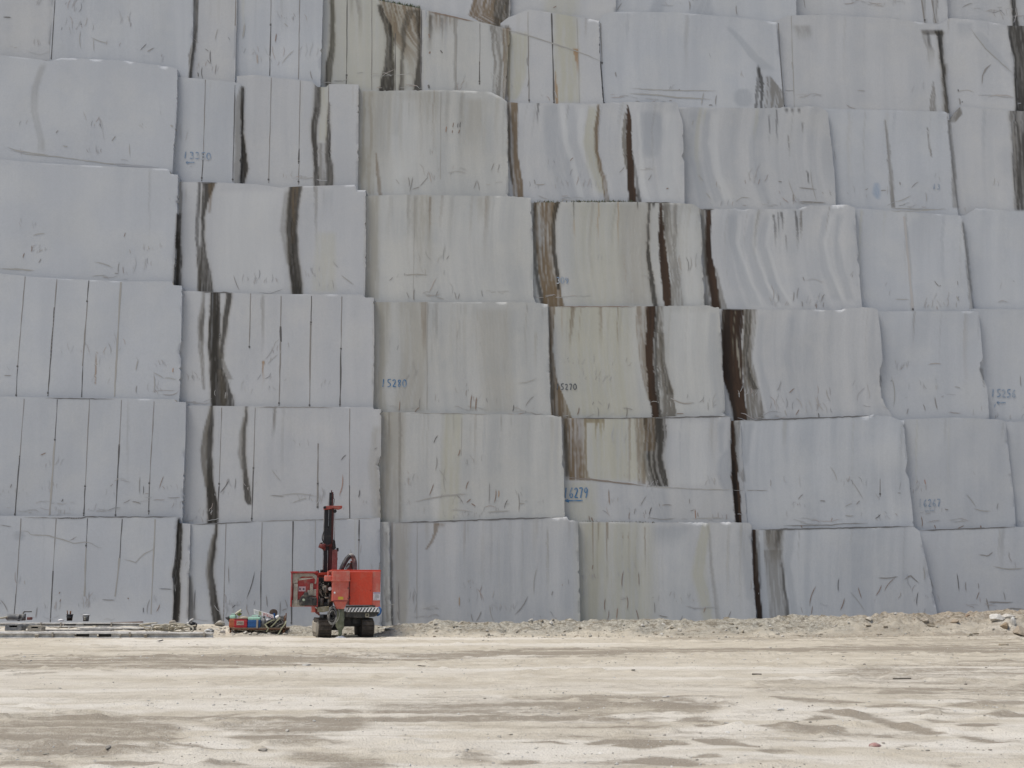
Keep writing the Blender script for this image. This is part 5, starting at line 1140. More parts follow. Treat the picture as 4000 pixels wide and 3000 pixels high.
ARCS = [  # strength, half width, (x, y)...
 (.7, 6, [(2270, 2745), (2330, 2739), (2395, 2744)]), (.7, 7, [(2300, 2745), (2400, 2752), (2490, 2766)]), (.7, 16, [(2495, 2742), (2560, 2760), (2590, 2786)]), (.7, 6, [(2585, 2750), (2650, 2740), (2745, 2752)]),
 (.8, 10, [(2630, 2816), (2740, 2812), (2845, 2838)]), (.8, 7, [(2700, 2834), (2760, 2838), (2800, 2836)]), (.7, 6, [(2045, 2902), (2120, 2898), (2220, 2907)]), (.85, 9, [(2280, 2910), (2400, 2894), (2500, 2908), (2620, 2902), (2700, 2905)]), (.8, 8, [(2400, 2913), (2500, 2917), (2625, 2910)]),
 (.8, 7, [(2715, 2896), (2800, 2902), (2900, 2914), (2970, 2924)]), (.7, 10, [(1950, 2978), (2040, 2972), (2110, 2976)]), (.75, 13, [(2450, 2978), (2560, 2974), (2650, 2984), (2745, 2986)]), (.75, 9, [(2700, 2966), (2760, 2960), (2825, 2966)]),
 (.7, 7, [(3010, 2732), (3180, 2742), (3390, 2751)]), (.85, 10, [(3180, 2783), (3337, 2789), (3458, 2821), (3603, 2853), (3690, 2861)]), (.7, 9, [(3720, 2864), (3820, 2884), (3920, 2900)]), (.75, 12, [(2960, 2838), (3100, 2838), (3310, 2854)]), (.7, 8, [(3140, 2812), (3200, 2804), (3270, 2810)]),
 (.7, 9, [(2960, 2942), (3050, 2937), (3110, 2943)]), (.75, 7, [(3380, 2762), (3598, 2769), (3725, 2780)]), (.7, 14, [(3675, 2766), (3830, 2757), (4050, 2754)]), (.7, 6, [(3745, 2836), (3830, 2836), (3920, 2826)]), (.7, 9, [(3840, 2800), (3930, 2797), (4060, 2796)]), (.65, 7, [(3415, 2706), (3560, 2706), (3712, 2717)]),
 (.6, 7, [(3595, 2810), (3680, 2822), (3755, 2827)]), (.5, 7, [(3500, 2920), (3560, 2914), (3610, 2919)]), (.4, 8, [(3420, 2872), (3450, 2872), (3490, 2874)]), (.45, 6, [(3250, 2895), (3320, 2892)]), (.5, 6, [(3690, 2990), (3780, 2994)]), (.7, 7, [(640, 2896), (760, 2906), (885, 2929)]), (.6, 7, [(600, 2812), (800, 2798), (1010, 2778)]),
 (.6, 9, [(-50, 2990), (120, 2984), (280, 2992)]), (.55, 7, [(350, 2982), (520, 2976), (680, 2984)]), (.6, 7, [(780, 2978), (880, 2972), (970, 2978)]), (.55, 5, [(1500, 2756), (1660, 2750), (1830, 2738)]), (.6, 6, [(1690, 2772), (1850, 2778), (2010, 2790)]), (.5, 4, [(50, 2694), (160, 2690), (270, 2690)]), (.5, 4, [(370, 2618), (440, 2624), (490, 2630)]), (.4, 4, [(2430, 2672), (2490, 2678), (2520, 2684)]), (.5, 4, [(0, 2640), (120, 2636), (260, 2628)]),
]
damp = np.zeros_like(gxx)
fray = (fbm(gxx / .9, gyy / .5, 52, 4) - .5)
fray2 = (fbm(gxx / .25, gyy / .16, 55, 3) - .5)
strk = fbm(gxx / 2.2 + .3 * gyy, gyy / .38, 57, 4)
for al, soft, rag, rows in LANES:
    xs = [r[0] for r in rows]
    t = np.interp(SPX, xs, [r[1] for r in rows]); bt = np.interp(SPX, xs, [r[2] for r in rows])
    hw = (bt - t) / 2
    q = np.abs(SPY - (t + bt) / 2) / hw
    ends = sstep(0, 160, SPX - xs[0]) * sstep(0, 160, xs[-1] - SPX)
    m = sstep(1 + soft * .9, 1 - soft * .95, q + rag * (1.5 * fray + .55 * fray2)) * ends
    damp = np.maximum(damp, al * m * (.45 + .75 * sstep(.3, .7, strk)))
for al, hw, pts in ARCS:
    xs = [p[0] for p in pts]
    if len(xs) > 2:
        xs_d = np.linspace(xs[0], xs[-1], 24); cf = np.polyfit(xs, [p[1] for p in pts], min(3, len(xs) - 1)); yc = np.interp(SPX, xs_d, np.polyval(cf, xs_d))
    else: yc = np.interp(SPX, xs, [p[1] for p in pts])
    f = np.clip((SPX - xs[0]) / (xs[-1] - xs[0]), 0, 1)
    w_ = hw * 1.25 * np.sin(np.clip(f, .0, 1) * math.pi) ** .6 + .5
    q = np.abs(SPY - yc) / w_
    m = sstep(1.6, .1, q + .9 * fray + .5 * fray2) * ((SPX > xs[0]) & (SPX < xs[-1]))
    damp = np.maximum(damp, al * m)
thin = fbm(gxx / 4.5 + .2 * gyy, gyy / .42, 66, 4)
damp = damp + .26 * sstep(.54, .74, thin) + .30 * sstep(.56, .72, fbm(wx / .9, wy / .6, 63, 4)) * sstep(24, 14, gyy) * sstep(-2.0, 4, gxx + .1 * gyy)
damp = damp * (.78 + .5 * fbm(gxx / .45, gyy / .3, 67, 3))
damp = np.clip(damp * .92, 0, 1)
# pale swept dust
far_d = sstep(.44, .64, fbm(gxx / 8, gyy / 2.2, 71, 4))
near_d = sstep(.40, .56, fbm(wx / 2.0 + .15 * wy, wy / .75, 74, 4)) * (.6 + .4 * sstep(.35, .6, fray + .5))
k_ = sstep(24, 17, gyy)
dust = (far_d * (1 - k_) + near_d * k_) * (1 - .8 * damp)
rub = sstep(0, 1, (gyy - 44.5 + 1.6 * (fbm(gxx / 1.2, gyy / .8, 81, 3) - .5)) / 1.8) * sstep(-11, -10, gxx)
brown = rub * sstep(9, 19, gxx + 6 * (fbm(gxx / 3, gyy / 2, 73, 3) - .5))
st = np.stack([damp, dust, rub, brown], -1).reshape(-1, 4)


def ground_material():
    m = bpy.data.materials.new('quarry_dust')
    nt, b = nodes_of(m)
    at = nt.nodes.new('ShaderNodeAttribute'); at.attribute_name = 'stain'
    sep = nt.nodes.new('ShaderNodeSeparateColor')
    nt.links.new(at.outputs['Color'], sep.inputs[0])
    tc = nt.nodes.new('ShaderNodeTexCoord').outputs['Object']
    n1 = noise_node(nt, tc, 1.1, 6.0, .65)
    n2 = noise_node(nt, tc, 9.0, 5.0, .7)
    n3 = noise_node(nt, tc, 38.0, 3.0, .7)
    nl = noise_node(nt, mapping(nt, tc, (.35, 2.6, 1)), 1.0, 5.0, .62)
    c = mixc(nt, ramp(nt, n1, .32, .68), (.52, .462, .368), (.645, .588, .488))
    c = mixc(nt, sep.outputs[1], c, (.71, .662, .58))
    c = mixc(nt, ramp(nt, nl, .50, .70, 0, .34), c, (.44, .392, .30))
    dm = nt.nodes.new('ShaderNodeMath'); dm.operation = 'MULTIPLY_ADD'
    nt.links.new(n2, dm.inputs[0]); dm.inputs[1].default_value = 1.1
    sb = nt.nodes.new('ShaderNodeMath'); sb.operation = 'SUBTRACT'
    nt.links.new(sep.outputs[0], sb.inputs[0]); sb.inputs[1].default_value = .52
    nt.links.new(sb.outputs[0], dm.inputs[2])
    c = mixc(nt, ramp(nt, dm.outputs[0], .08, .80, 0, .85), c, (.28, .24, .188))
    rb = mixc(nt, ramp(nt, n2, .35, .65), (.24, .22, .178), (.49, .462, .395))
    rb = mixc(nt, at.outputs['Alpha'], rb, mixc(nt, ramp(nt, n2, .35, .65), (.25, .205, .155), (.44, .385, .31)))
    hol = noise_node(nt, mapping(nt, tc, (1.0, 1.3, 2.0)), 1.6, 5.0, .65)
    rb = mixc(nt, ramp(nt, hol, .50, .66, 0, .8), rb, (.155, .128, .09))  # dark patches painted for the shaded hollows of the bank
    c = mixc(nt, sep.outputs[2], c, rb)
    c = mixc(nt, ramp(nt, n3, .53, .74, 0, .45), c, (.27, .235, .19))
    c = mixc(nt, ramp(nt, n3, .28, .44, .5, 0), c, (.68, .65, .59))
    nt.links.new(c, b.inputs['Base Color'])
    b.inputs['Roughness'].default_value = .95
    b.inputs['Specular IOR Level'].default_value = .1
    ad = nt.nodes.new('ShaderNodeMath'); ad.operation = 'MULTIPLY_ADD'
    nt.links.new(n2, ad.inputs[0]); ad.inputs[1].default_value = 1.0
    nt.links.new(n3, ad.inputs[2])
    bump(nt, b, ad.outputs[0], .75, .045)
    return m


me = numpy_mesh('ground', np.stack([gxx, gyy, gzz], -1).reshape(-1, 3), quads_grid(len(GX), len(GY))[:, ::-1], st, None, None)
for p in me.polygons: pass
me.polygons.foreach_set('use_smooth', np.ones(len(me.polygons), bool))
g = link('ground', me, ground_material())
g['kind'] = 'structure'


# ------------------------------------------------------------------ loose stones
def rock_proto(seed, sub=1):
    bm = bmesh.new()
    bmesh.ops.create_icosphere(bm, subdivisions=sub, radius=1.0)
    r = random.Random(seed)
    cut = [(Vector((r.uniform(-1, 1), r.uniform(-1, 1), r.uniform(-1, 1))).normalized(), r.uniform(.35, .75)) for _ in range(9)]
    for v in bm.verts:
        v.co *= r.uniform(.82, 1.12)
        for n, d in cut:
            k = v.co.dot(n) - d
            if k > 0: v.co -= n * k
    bm.verts.index_update()
    co = np.array([v.co[:] for v in bm.verts])
    fs = np.array([[v.index for v in f.verts] for f in bm.faces])
    bm.free()
    return co, fs


def tri_mesh(name, co, tris, col):
    me = bpy.data.meshes.new(name)
    me.vertices.add(len(co)); me.vertices.foreach_set('co', co.astype(np.float32).ravel())
    q = len(tris)
    me.loops.add(q * 3); me.polygons.add(q)
    me.loops.foreach_set('vertex_index', tris.astype(np.int32).ravel())
    me.polygons.foreach_set('loop_start', np.arange(0, q * 3, 3, dtype=np.int32))
    me.update(calc_edges=True)
    me.attributes.new('tint', 'FLOAT_COLOR', 'POINT').data.foreach_set('color', col.astype(np.float32).ravel())
    me.polygons.foreach_set('use_smooth', np.zeros(q, bool))
    return me


def rock_material():
    m = bpy.data.materials.new('broken_rock')
    nt, b = nodes_of(m)
    at = nt.nodes.new('ShaderNodeAttribute'); at.attribute_name = 'tint'
    tc = nt.nodes.new('ShaderNodeTexCoord').outputs['Object']
    n = noise_node(nt, tc, 7.0, 5.0, .65)
    c = mixc(nt, ramp(nt, n, .3, .7, 0, .5), at.outputs['Color'], (.27, .24, .20))
    nt.links.new(c, b.inputs['Base Color'])
    b.inputs['Roughness'].default_value = .9
    bump(nt, b, n, .4, .03)
    return m


ROCK = rock_material()
PROT = [rock_proto(i, 1) for i in range(8)]
rr = np.random.RandomState(5)


def scatter(name, n, place, size, cols, sink=.25, flat=.7):
    cos, tris, cs, base = [], [], [], 0
    for _ in range(n):
        x, y = place()
        s = size(x, y)
        co, fs = PROT[rr.randint(len(PROT))]
        a = rr.rand() * 6.283
        sc = s * np.array([rr.uniform(.8, 1.5), rr.uniform(.7, 1.2), rr.uniform(.5, 1.0) * flat])
        p = co * sc
        ca, sa = math.cos(a), math.sin(a)
        p = np.stack([p[:, 0] * ca - p[:, 1] * sa, p[:, 0] * sa + p[:, 1] * ca, p[:, 2]], -1)
        z = float(gz(x, y))
        p += np.array([x, y, z + s * (.5 - sink)])
        cos.append(p); tris.append(fs + base); base += len(p)
        k = cols[rr.randint(len(cols))]
        v = rr.uniform(.8, 1.15)
        cs.append(np.broadcast_to(np.array([k[0] * v, k[1] * v, k[2] * v, 1]), (len(p), 4)))
    return link(name, tri_mesh(name, np.concatenate(cos), np.concatenate(tris), np.concatenate(cs)), ROCK)


LIGHT = [(.50, .475, .42), (.44, .42, .37), (.58, .56, .52), (.37, .345, .29), (.48, .44, .36)]
TAN = [(.36, .31, .235), (.43, .38, .30), (.32, .27, .20), (.48, .43, .36), (.55, .52, .47)]


def bank_place():
    while True:
        x = rr.uniform(-5.2, 23); y = 45.9 + rr.normal(0, 1.25)
        if 43.9 < y < 48.6: return x, y


def bank_size(x, y):
    return float(np.clip(rr.lognormal(-3.9, .5), .010, .09)) if rr.rand() > .018 else float(rr.uniform(.06, .15))


o = scatter('rubble', 4600, bank_place, bank_size, LIGHT + TAN[:3])
tag(o, 'bank of broken grey and tan rubble along the foot of the quarry wall', 'rubble', kind='stuff')


def mid_place():
    if rr.rand() < .5: return rr.uniform(-11.5, -4.8), rr.uniform(46.2, 48.6)
    return rr.uniform(-22, -11), rr.uniform(43.2, 48.5)


o = scatter('dirt_clods', 800, mid_place, lambda x, y: float(np.clip(rr.lognormal(-3.2, .55), .015, .16)), LIGHT)
tag(o, 'grey clods and chips lying on the dirt slope behind the rig and beams', 'dirt clods', kind='stuff')


def peb_place():
    t = rr.rand()
    if t < .55:
        y = 9.5 + 11 * rr.rand() ** 1.3
        x = rr.uniform(-.47, .47) * y
        if vnoise(x / 1.4, y / .8, 77) < .42: return peb_place()
    elif t < .75:
        y = rr.normal(29.3, 2.6); x = rr.uniform(-.47, .47) * y
    else:
        y = rr.uniform(20, 44); x = rr.uniform(-.47, .47) * y
    return x, y


o = scatter('gravel', 4600, peb_place, lambda x, y: float(np.clip(rr.lognormal(-4.6, .5), .005, .035)) * (.7 + y / 40), LIGHT + [(.28, .25, .21), (.60, .58, .54), (.62, .60, .56)], .3)
tag(o, 'small loose stones strewn over the dusty quarry floor', 'gravel', kind='stuff')


def boulder(px, py, size, col, label, seed, sc=(1.2, .9, .8), z=None, group='single stones on the quarry floor'):
    x, y = on_ground(px, py, 0)
    if z is None:
        # walk along the line of sight until it meets the ground
        dx, dy, dz = ray(px, py)
        for t in np.arange(6, 52, .02):
            if CAMZ + t * float(dz) <= float(gz(t * float(dx), t * float(dy))): break
        x, y = t * float(dx), t * float(dy)
    z = float(gz(x, y))
    co, fs = rock_proto(seed + 100, 2)
    r = np.random.RandomState(seed)
    a = r.rand() * 6.28
    p = co * size * np.array(sc)
    p = np.stack([p[:, 0] * math.cos(a) - p[:, 1] * math.sin(a), p[:, 0] * math.sin(a) + p[:, 1] * math.cos(a), p[:, 2]], -1)
    o = link('stone', tri_mesh('stone', p, fs, np.broadcast_to(np.array([*col, 1]), (len(p), 4))), ROCK)
    o.location = (x, y, z + size * sc[2] * .35)
    tag(o, label, 'stone', group)
    return o


GRP = 'boulders on the rubble bank'
boulder(3893, 2425, .26, (.62, .60, .56), 'whitest rounded boulder near the right end of the rubble bank', 1, (1.3, .8, .8), group=GRP)
boulder(3958, 2440, .20, (.66, .64, .60), 'upright white stone right of the whitest rounded boulder', 2, (.8, .7, 1.1), group=GRP)
boulder(3995, 2480, .34, (.36, .30, .23), 'large tan boulder cut by the right edge at the foot of the bank', 3, (1.2, .9, .9), group=GRP)
boulder(3935, 2410, .24, (.58, .55, .50), 'long pale stone on the bank crest above the white boulder', 4, (1.7, .8, .55), group=GRP)
boulder(3925, 2455, .26, (.30, .22, .14), 'rust brown boulder below the long pale stone', 5, (1.2, .9, .8), group=GRP)
boulder(3730, 2432, 0.174, (.37, .29, .21), 'brown boulder half buried in the bank, left of the white boulder', 6, (1.5, .9, .7), group=GRP)
boulder(3620, 2430, 0.136, (.46, .40, .32), 'light tan block stone in the middle of the brown rubble', 7, (1.3, .8, .8), group=GRP)
boulder(3395, 2425, 0.136, (.55, .50, .42), 'cream stone on the bank beside dark hollows', 8, (1.2, .8, .8), group=GRP)
boulder(3780, 2408, 0.112, (.30, .20, .13), 'small dark brown stone on the bank crest', 9, (1.5, .8, .7), group=GRP)
boulder(2652, 2466, 0.155, (.50, .47, .41), 'large pale rounded stone at the foot of the grey rubble bank', 10, (1.2, .9, .8), group=GRP)
boulder(2512, 2445, 0.099, (.62, .60, .55), 'small white stone high in the grey rubble bank', 11, (1.6, .8, .6), group=GRP)
boulder(2075, 2430, 0.136, (.52, .50, .45), 'grey block stone on the crest at the left end of the bank', 12, (1.2, .9, .9), group=GRP)
boulder(2152, 2437, 0.105, (.56, .54, .50), 'small pale stone right of the grey block on the crest', 13, (1.3, .9, .8), group=GRP)
boulder(1523, 2463, .17, (.50, .48, .43), 'flat grey stone on the dirt just right of the rig track', 14, (1.5, .9, .5), group='stones on the dirt slope')
boulder(862, 2443, .28, (.40, .38, .34), 'wedge shaped grey rock on the dirt left of the rusty skid', 15, (1.7, .9, .6), group='stones on the dirt slope')
boulder(1200, 2600, 0.119, (.50, .48, .44), 'flat pale slab stone on the dust in front of the drill rig', 16, (1.9, .9, .35))
boulder(1122, 2857, 0.038, (.48, .46, .41), 'flat grey stone on the dark patch at lower left of centre', 17, (2.2, .9, .4))
boulder(3050, 2774, 0.052, (.66, .65, .62), 'bright white flat stone on the dust right of centre', 18, (2.2, .9, .35))
boulder(2605, 2723, 0.052, (.58, .56, .52), 'pale flat stone near the middle of the dusty floor', 19, (2.2, .9, .4))
boulder(1027, 2935, 0.042, (.34, .31, .27), 'dark angular stone near the bottom edge, left of centre', 20, (1.6, .9, .6))
boulder(1646, 2602, 0.070, (.26, .24, .21), 'dark flat stone alone on the pale dust beyond centre', 21, (2.0, .9, .35))
boulder(420, 2922, 0.032, (.27, .25, .22), 'dark stone on the near dust at far left', 22, (1.9, .9, .6))

# ------------------------------------------------------------------ greenery on the ledges
def tufts(name, key, xs, n, hgt, greens, label):
    b = BLK[key]
    r = random.Random(3)
    bm = bmesh.new()
    lay = bm.verts.layers.float_color.new('tint')
    for _ in range(n):
        x = r.uniform(*xs) if r.random() < .4 else r.choice([r.gauss(xs[0] + (xs[1] - xs[0]) * q, 22) for q in (.15, .5, .62, .8)])
        x = min(max(x, xs[0]), xs[1])
        p = b.P(np.array([x]), b.T(np.array([x])), -r.uniform(.03, .30))[0] + np.array([0, WALL_Y, -.03])
        h = hgt * r.uniform(.4, 1.3)
        a = r.uniform(0, 6.28)
        wv = Vector((math.cos(a), math.sin(a), 0)) * h * .16
        lean = Vector((r.uniform(-.6, .6), r.uniform(-.7, .2), 0)) * h
        P = Vector(p)
        vs = [bm.verts.new(P - wv), bm.verts.new(P + wv), bm.verts.new(P + wv * .6 + lean * .5 + Vector((0, 0, h * .6))), bm.verts.new(P + lean + Vector((0, 0, h)))]
        c = r.choice(greens)
        for v in vs: v[lay] = (*c, 1)
        bm.faces.new(vs)
    me = bpy.data.meshes.new(name)
    bm.to_mesh(me); bm.free()
    o = link(name, me, ROCK)
    tag(o, label, 'plants', kind='stuff')


GRN = [(.07, .11, .04), (.05, .085, .035), (.10, .13, .05), (.13, .11, .06), (.15, .12, .07), (.06, .12, .07)]
tufts('ledge_weeds', 'D3', (2085, 2480), 420, .11, GRN, 'brown and green weeds rooted along a ledge in the middle of the wall')
tufts('ledge_moss', 'S5e', (1478, 1642), 240, .14, GRN[:3], 'thin line of green moss on a sloping ledge near the top of the wall')
tufts('ledge_moss', 'D0', (2262, 2560), 160, .08, GRN[2:5], 'dry olive moss along the lowest ledge above the rubble bank')
# ------------------------------------------------------------------ shape helpers
class Part:
    def __init__(s): s.bm = bmesh.new()

    def box(s, x0, x1, y0, y1, z0, z1, bev=.012):
        bm = bmesh.new()
        bmesh.ops.create_cube(bm, size=1)
        for v in bm.verts:
            v.co = ((x0 + x1) / 2 + v.co.x * (x1 - x0), (y0 + y1) / 2 + v.co.y * (y1 - y0), (z0 + z1) / 2 + v.co.z * (z1 - z0))
        m = min(abs(x1 - x0), abs(y1 - y0), abs(z1 - z0))
        if bev: bmesh.ops.bevel(bm, geom=bm.edges[:], offset=min(bev, m * .3), segments=2, affect='EDGES', profile=.6)
        s._add(bm); return s

    def _add(s, bm):
        me = bpy.data.meshes.new('t'); bm.to_mesh(me); bm.free()
        s.bm.from_mesh(me); bpy.data.meshes.remove(me)

    def prism(s, poly, y0, y1, bev=.01):
        """outline in x/z swept from y0 to y1"""
        bm = bmesh.new()
        a = [bm.verts.new((x, y0, z)) for x, z in poly]
        b = [bm.verts.new((x, y1, z)) for x, z in poly]
        bm.faces.new(a); bm.faces.new(b[::-1])
        n = len(poly)
        for i in range(n): bm.faces.new((a[i], b[i], b[(i + 1) % n], a[(i + 1) % n]))
        bmesh.ops.recalc_face_normals(bm, faces=bm.faces[:])
        if bev: bmesh.ops.bevel(bm, geom=bm.edges[:], offset=bev, segments=1, affect='EDGES')
        s._add(bm); return s

    def prism_x(s, poly, x0, x1, bev=.0):
        """outline in y/z swept from x0 to x1"""
        bm = bmesh.new()
        a = [bm.verts.new((x0, y, z)) for y, z in poly]
        b = [bm.verts.new((x1, y, z)) for y, z in poly]
        bm.faces.new(a); bm.faces.new(b[::-1])
        n = len(poly)
        for i in range(n): bm.faces.new((a[i], b[i], b[(i + 1) % n], a[(i + 1) % n]))
        bmesh.ops.recalc_face_normals(bm, faces=bm.faces[:])
        if bev: bmesh.ops.bevel(bm, geom=bm.edges[:], offset=bev, segments=1, affect='EDGES')
        s._add(bm); return s

    def tube(s, pts, r, seg=10, cap=True, smooth=6):
        P = [Vector(p) for p in pts]
        if smooth and len(P) > 2:
            Q = []
            for i in range(len(P) - 1):
                p0, p1, p2, p3 = P[max(i - 1, 0)], P[i], P[i + 1], P[min(i + 2, len(P) - 1)]
                for k in range(smooth):
                    t = k / smooth
                    Q.append(.5 * ((2 * p1) + (p2 - p0) * t + (2 * p0 - 5 * p1 + 4 * p2 - p3) * t * t + (3 * p1 - p0 - 3 * p2 + p3) * t ** 3))
            Q.append(P[-1]); P = Q
        rs = r if isinstance(r, (list, tuple)) else None
        rings = []
        up = Vector((.13, .21, .97))
        for i, p in enumerate(P):
            t = (P[min(i + 1, len(P) - 1)] - P[max(i - 1, 0)]).normalized()
            a = t.cross(up)
            if a.length < .05: a = t.cross(Vector((1, 0, 0)))
            a.normalize(); b = t.cross(a).normalized()
            rad = r if rs is None else rs[0] + (rs[-1] - rs[0]) * i / (len(P) - 1)
            rings.append([s.bm.verts.new(p + (a * math.cos(2 * math.pi * k / seg) + b * math.sin(2 * math.pi * k / seg)) * rad) for k in range(seg)])
        for A, B in zip(rings, rings[1:]):
            for k in range(seg):
                f = s.bm.faces.new((A[k], A[(k + 1) % seg], B[(k + 1) % seg], B[k])); f.smooth = True
        if cap:
            s.bm.faces.new(rings[0][::-1]); s.bm.faces.new(rings[-1])
        return s

    def cyl(s, p, q, r, seg=18, r2=None):
        return s.tube([p, q], [r, r2 if r2 is not None else r], seg, True, 0)

    def loft(s, rings, seg=18, cap=True):
        """rings of (cx, cy, z, rx, ry, wobble)"""
        R = []
        for cx, cy, z, rx, ry, wb in rings:
            R.append([s.bm.verts.new((cx + rx * (1 + wb * math.sin(5 * a + z * 9)) * math.cos(a), cy + ry * (1 + wb * math.cos(4 * a + z * 7)) * math.sin(a), z)) for a in [2 * math.pi * k / seg for k in range(seg)]])
        for A, B in zip(R, R[1:]):
            for k in range(seg):
                f = s.bm.faces.new((A[k], A[(k + 1) % seg], B[(k + 1) % seg], B[k])); f.smooth = True
        if cap: s.bm.faces.new(R[0][::-1]); s.bm.faces.new(R[-1])
        return s

    def ring(s, c, ax, az, r, n=28, tilt=0.0):
        pts = [(c[0] + ax * math.cos(2 * math.pi * k / n), c[1] + tilt * math.sin(4 * math.pi * k / n), c[2] + az * math.sin(2 * math.pi * k / n)) for k in range(n + 1)]
        return s.tube(pts, r, 6, False, 0)

    def build(s, name, mat, parent=None, label=None):
        bmesh.ops.recalc_face_normals(s.bm, faces=s.bm.faces[:])
        me = bpy.data.meshes.new(name)
        s.bm.to_mesh(me); s.bm.free()
        o = link(name, me, mat, parent)
        if label: o['label'] = label
        return o


class Frame:
    """a thing's own coordinates; S(px, py, d) reads a survey position at depth d behind its front plane"""
    def __init__(s, name, px, py, yaw=0.0, Y=None, z=0.0):
        if Y is None: x, y = on_ground(px, py, z)
        else:
            dx, dy, dz = ray(px, py); y = Y; x = float(dx * Y / dy)
        s.b = (x, y, z); s.yaw = math.radians(yaw)
        s.root = empty(name, s.b, s.yaw)

    def S(s, px, py, d=0.0):
        c, sn = math.cos(s.yaw), math.sin(s.yaw)
        n = Vector((-sn, c, 0)); ax = Vector((c, sn, 0))
        dx, dy, dz = ray(px, py)
        r = Vector((float(dx), float(dy), float(dz)))
        o = Vector((0, 0, CAMZ)); b = Vector(s.b)
        t = (d + n.dot(b - o)) / n.dot(r)
        P = o + r * t - b
        return (P.dot(ax), d, P.z)

    def box(s, part, px0, py0, px1, py1, d0, d1, bev=.012):
        a = s.S(px0, py1, d0); b = s.S(px1, py0, d0); m = (py0 + py1) / 2
        part.box(s.S(px0, m, d0)[0], s.S(px1, m, d0)[0], d0, d1, a[2], b[2], bev)
        return part

    def prism(s, part, pts, d0, d1, bev=.008):
        part.prism([(s.S(x, y, d0)[0], s.S(x, y, d0)[2]) for x, y in pts], d0, d1, bev)
        return part

    def line(s, part, pts, r, seg=8, smooth=5):
        part.tube([s.S(*p) for p in pts], r, seg, True, smooth)
        return part


# ------------------------------------------------------------------ materials
DUST = (.36, .32, .26)
RED = worn('red_paint', (.60, .055, .020), .45, 0, (.46, .16, .11), .24, 3.0, .06)
FRED = worn('faded_red_paint', (.55, .115, .082), .6, 0, (.50, .25, .19), .35, 3.2, .06)
DRED = worn('dusty_dark_red_paint', (.17, .030, .024), .6, 0, (.22, .11, .09), .3, 4)
MRED = worn('sooty_red_paint', (.075, .015, .012), .6, 0, (.12, .055, .04), .25, 5)
INRED = worn('dusty_inner_red_paint', (.38, .028, .026), .55, 0, (.30, .245, .19), .36, 2.4)
BLACK = worn('greasy_black_steel', (.014, .013, .014), .5, .2, (.09, .08, .065), .22, 6)
STEEL = worn('dark_steel', (.045, .043, .042), .55, .3, (.22, .19, .15), .35, 5)
MUD = worn('muddy_track_steel', (.038, .030, .024), .85, .1, (.11, .088, .066), .35, 6)
TDUST = worn('dust_caked_steel', (.30, .265, .215), .9, 0, (.42, .38, .32), .5, 4)
KHAKI = worn('khaki_paint', (.24, .22, .135), .7, 0, DUST, .5, 5)
FABRIC = worn('olive_filter_cloth', (.155, .17, .11), .95, 0, (.25, .25, .19), .4, 5)
RUBBER = worn('black_rubber', (.025, .025, .028), .6, 0, (.18, .165, .145), .35, 6)
GHOSE = worn('dusty_highlight_rubber', (.10, .098, .095), .75, 0, (.50, .47, .42), .45, 4)  # also paints the pale highlights on the black hoses
WHITE = worn('white_enamel', (.84, .83, .81), .5, 0, (.66, .62, .56), .15, 6)
STICK = worn('white_sticker', (.66, .62, .64), .5, 0, (.5, .42, .40), .22, 9)
YEL = worn('yellow_sticker', (.60, .40, .03), .5, 0, (.5, .38, .14), .25, 8)
INK = worn('sticker_ink', (.05, .05, .07), .6, 0, (.2, .2, .2), .1, 8)
PURP = worn('violet_print', (.22, .16, .30), .6, 0, (.4, .35, .4), .2, 8)
BLUEP = worn('blue_plastic', (.018, .105, .30), .45, 0, (.14, .2, .3), .22, 5)
MINT = worn('mint_plastic', (.42, .70, .55), .5, 0, (.55, .66, .56), .2, 5)
REDP = worn('red_plastic', (.46, .018, .028), .45, 0, (.36, .12, .10), .25, 4)
ORG = worn('orange_plastic', (.50, .14, .055), .55, 0, (.32, .16, .09), .45, 4)
RUST = worn('rusty_steel', (.13, .058, .028), .9, .0, (.24, .15, .09), .3, 5)
LTIMB = worn('weathered_plank', (.40, .34, .25), .9, 0, (.26, .22, .17), .4, 4)
STRAP = worn('pale_green_webbing', (.44, .44, .29), .85, 0, (.30, .28, .2), .35, 6)
GREY = worn('grey_plastic', (.17, .17, .165), .6, 0, (.34, .32, .29), .45, 6)
BEAM = worn('dust_coated_steel', (.50, .48, .455), .8, 0, (.72, .70, .66), .5, 3)
BEAMD = worn('grey_steel', (.21, .205, .205), .7, .1, (.46, .43, .39), .45, 4)
DIRTW = worn('dusty_grey_steel', (.14, .145, .15), .75, .1, (.33, .31, .28), .45, 4)
ROPE = worn('pale_rope', (.50, .46, .37), .95, 0, (.36, .33, .27), .35, 6)
POWD = worn('white_stone_powder', (.70, .70, .72), 1, 0, (.6, .58, .55), .2, 6)
PINK = worn('pink_rag', (.38, .20, .18), .9, 0, (.5, .4, .36), .45, 18)
REDINK = worn('red_lettering', (.55, .06, .06), .6, 0, (.6, .4, .36), .3, 9)
GREEN = worn('green_paint', (.20, .26, .05), .6, 0, (.3, .3, .12), .3, 7)

# ------------------------------------------------------------------ the drilling rig
R = Frame('drilling_rig', 1330, 2491, 14.0)
rig = R.root
tag(rig, 'red crawler drilling rig with raised dark mast parked before the quarry wall', 'drilling rig')


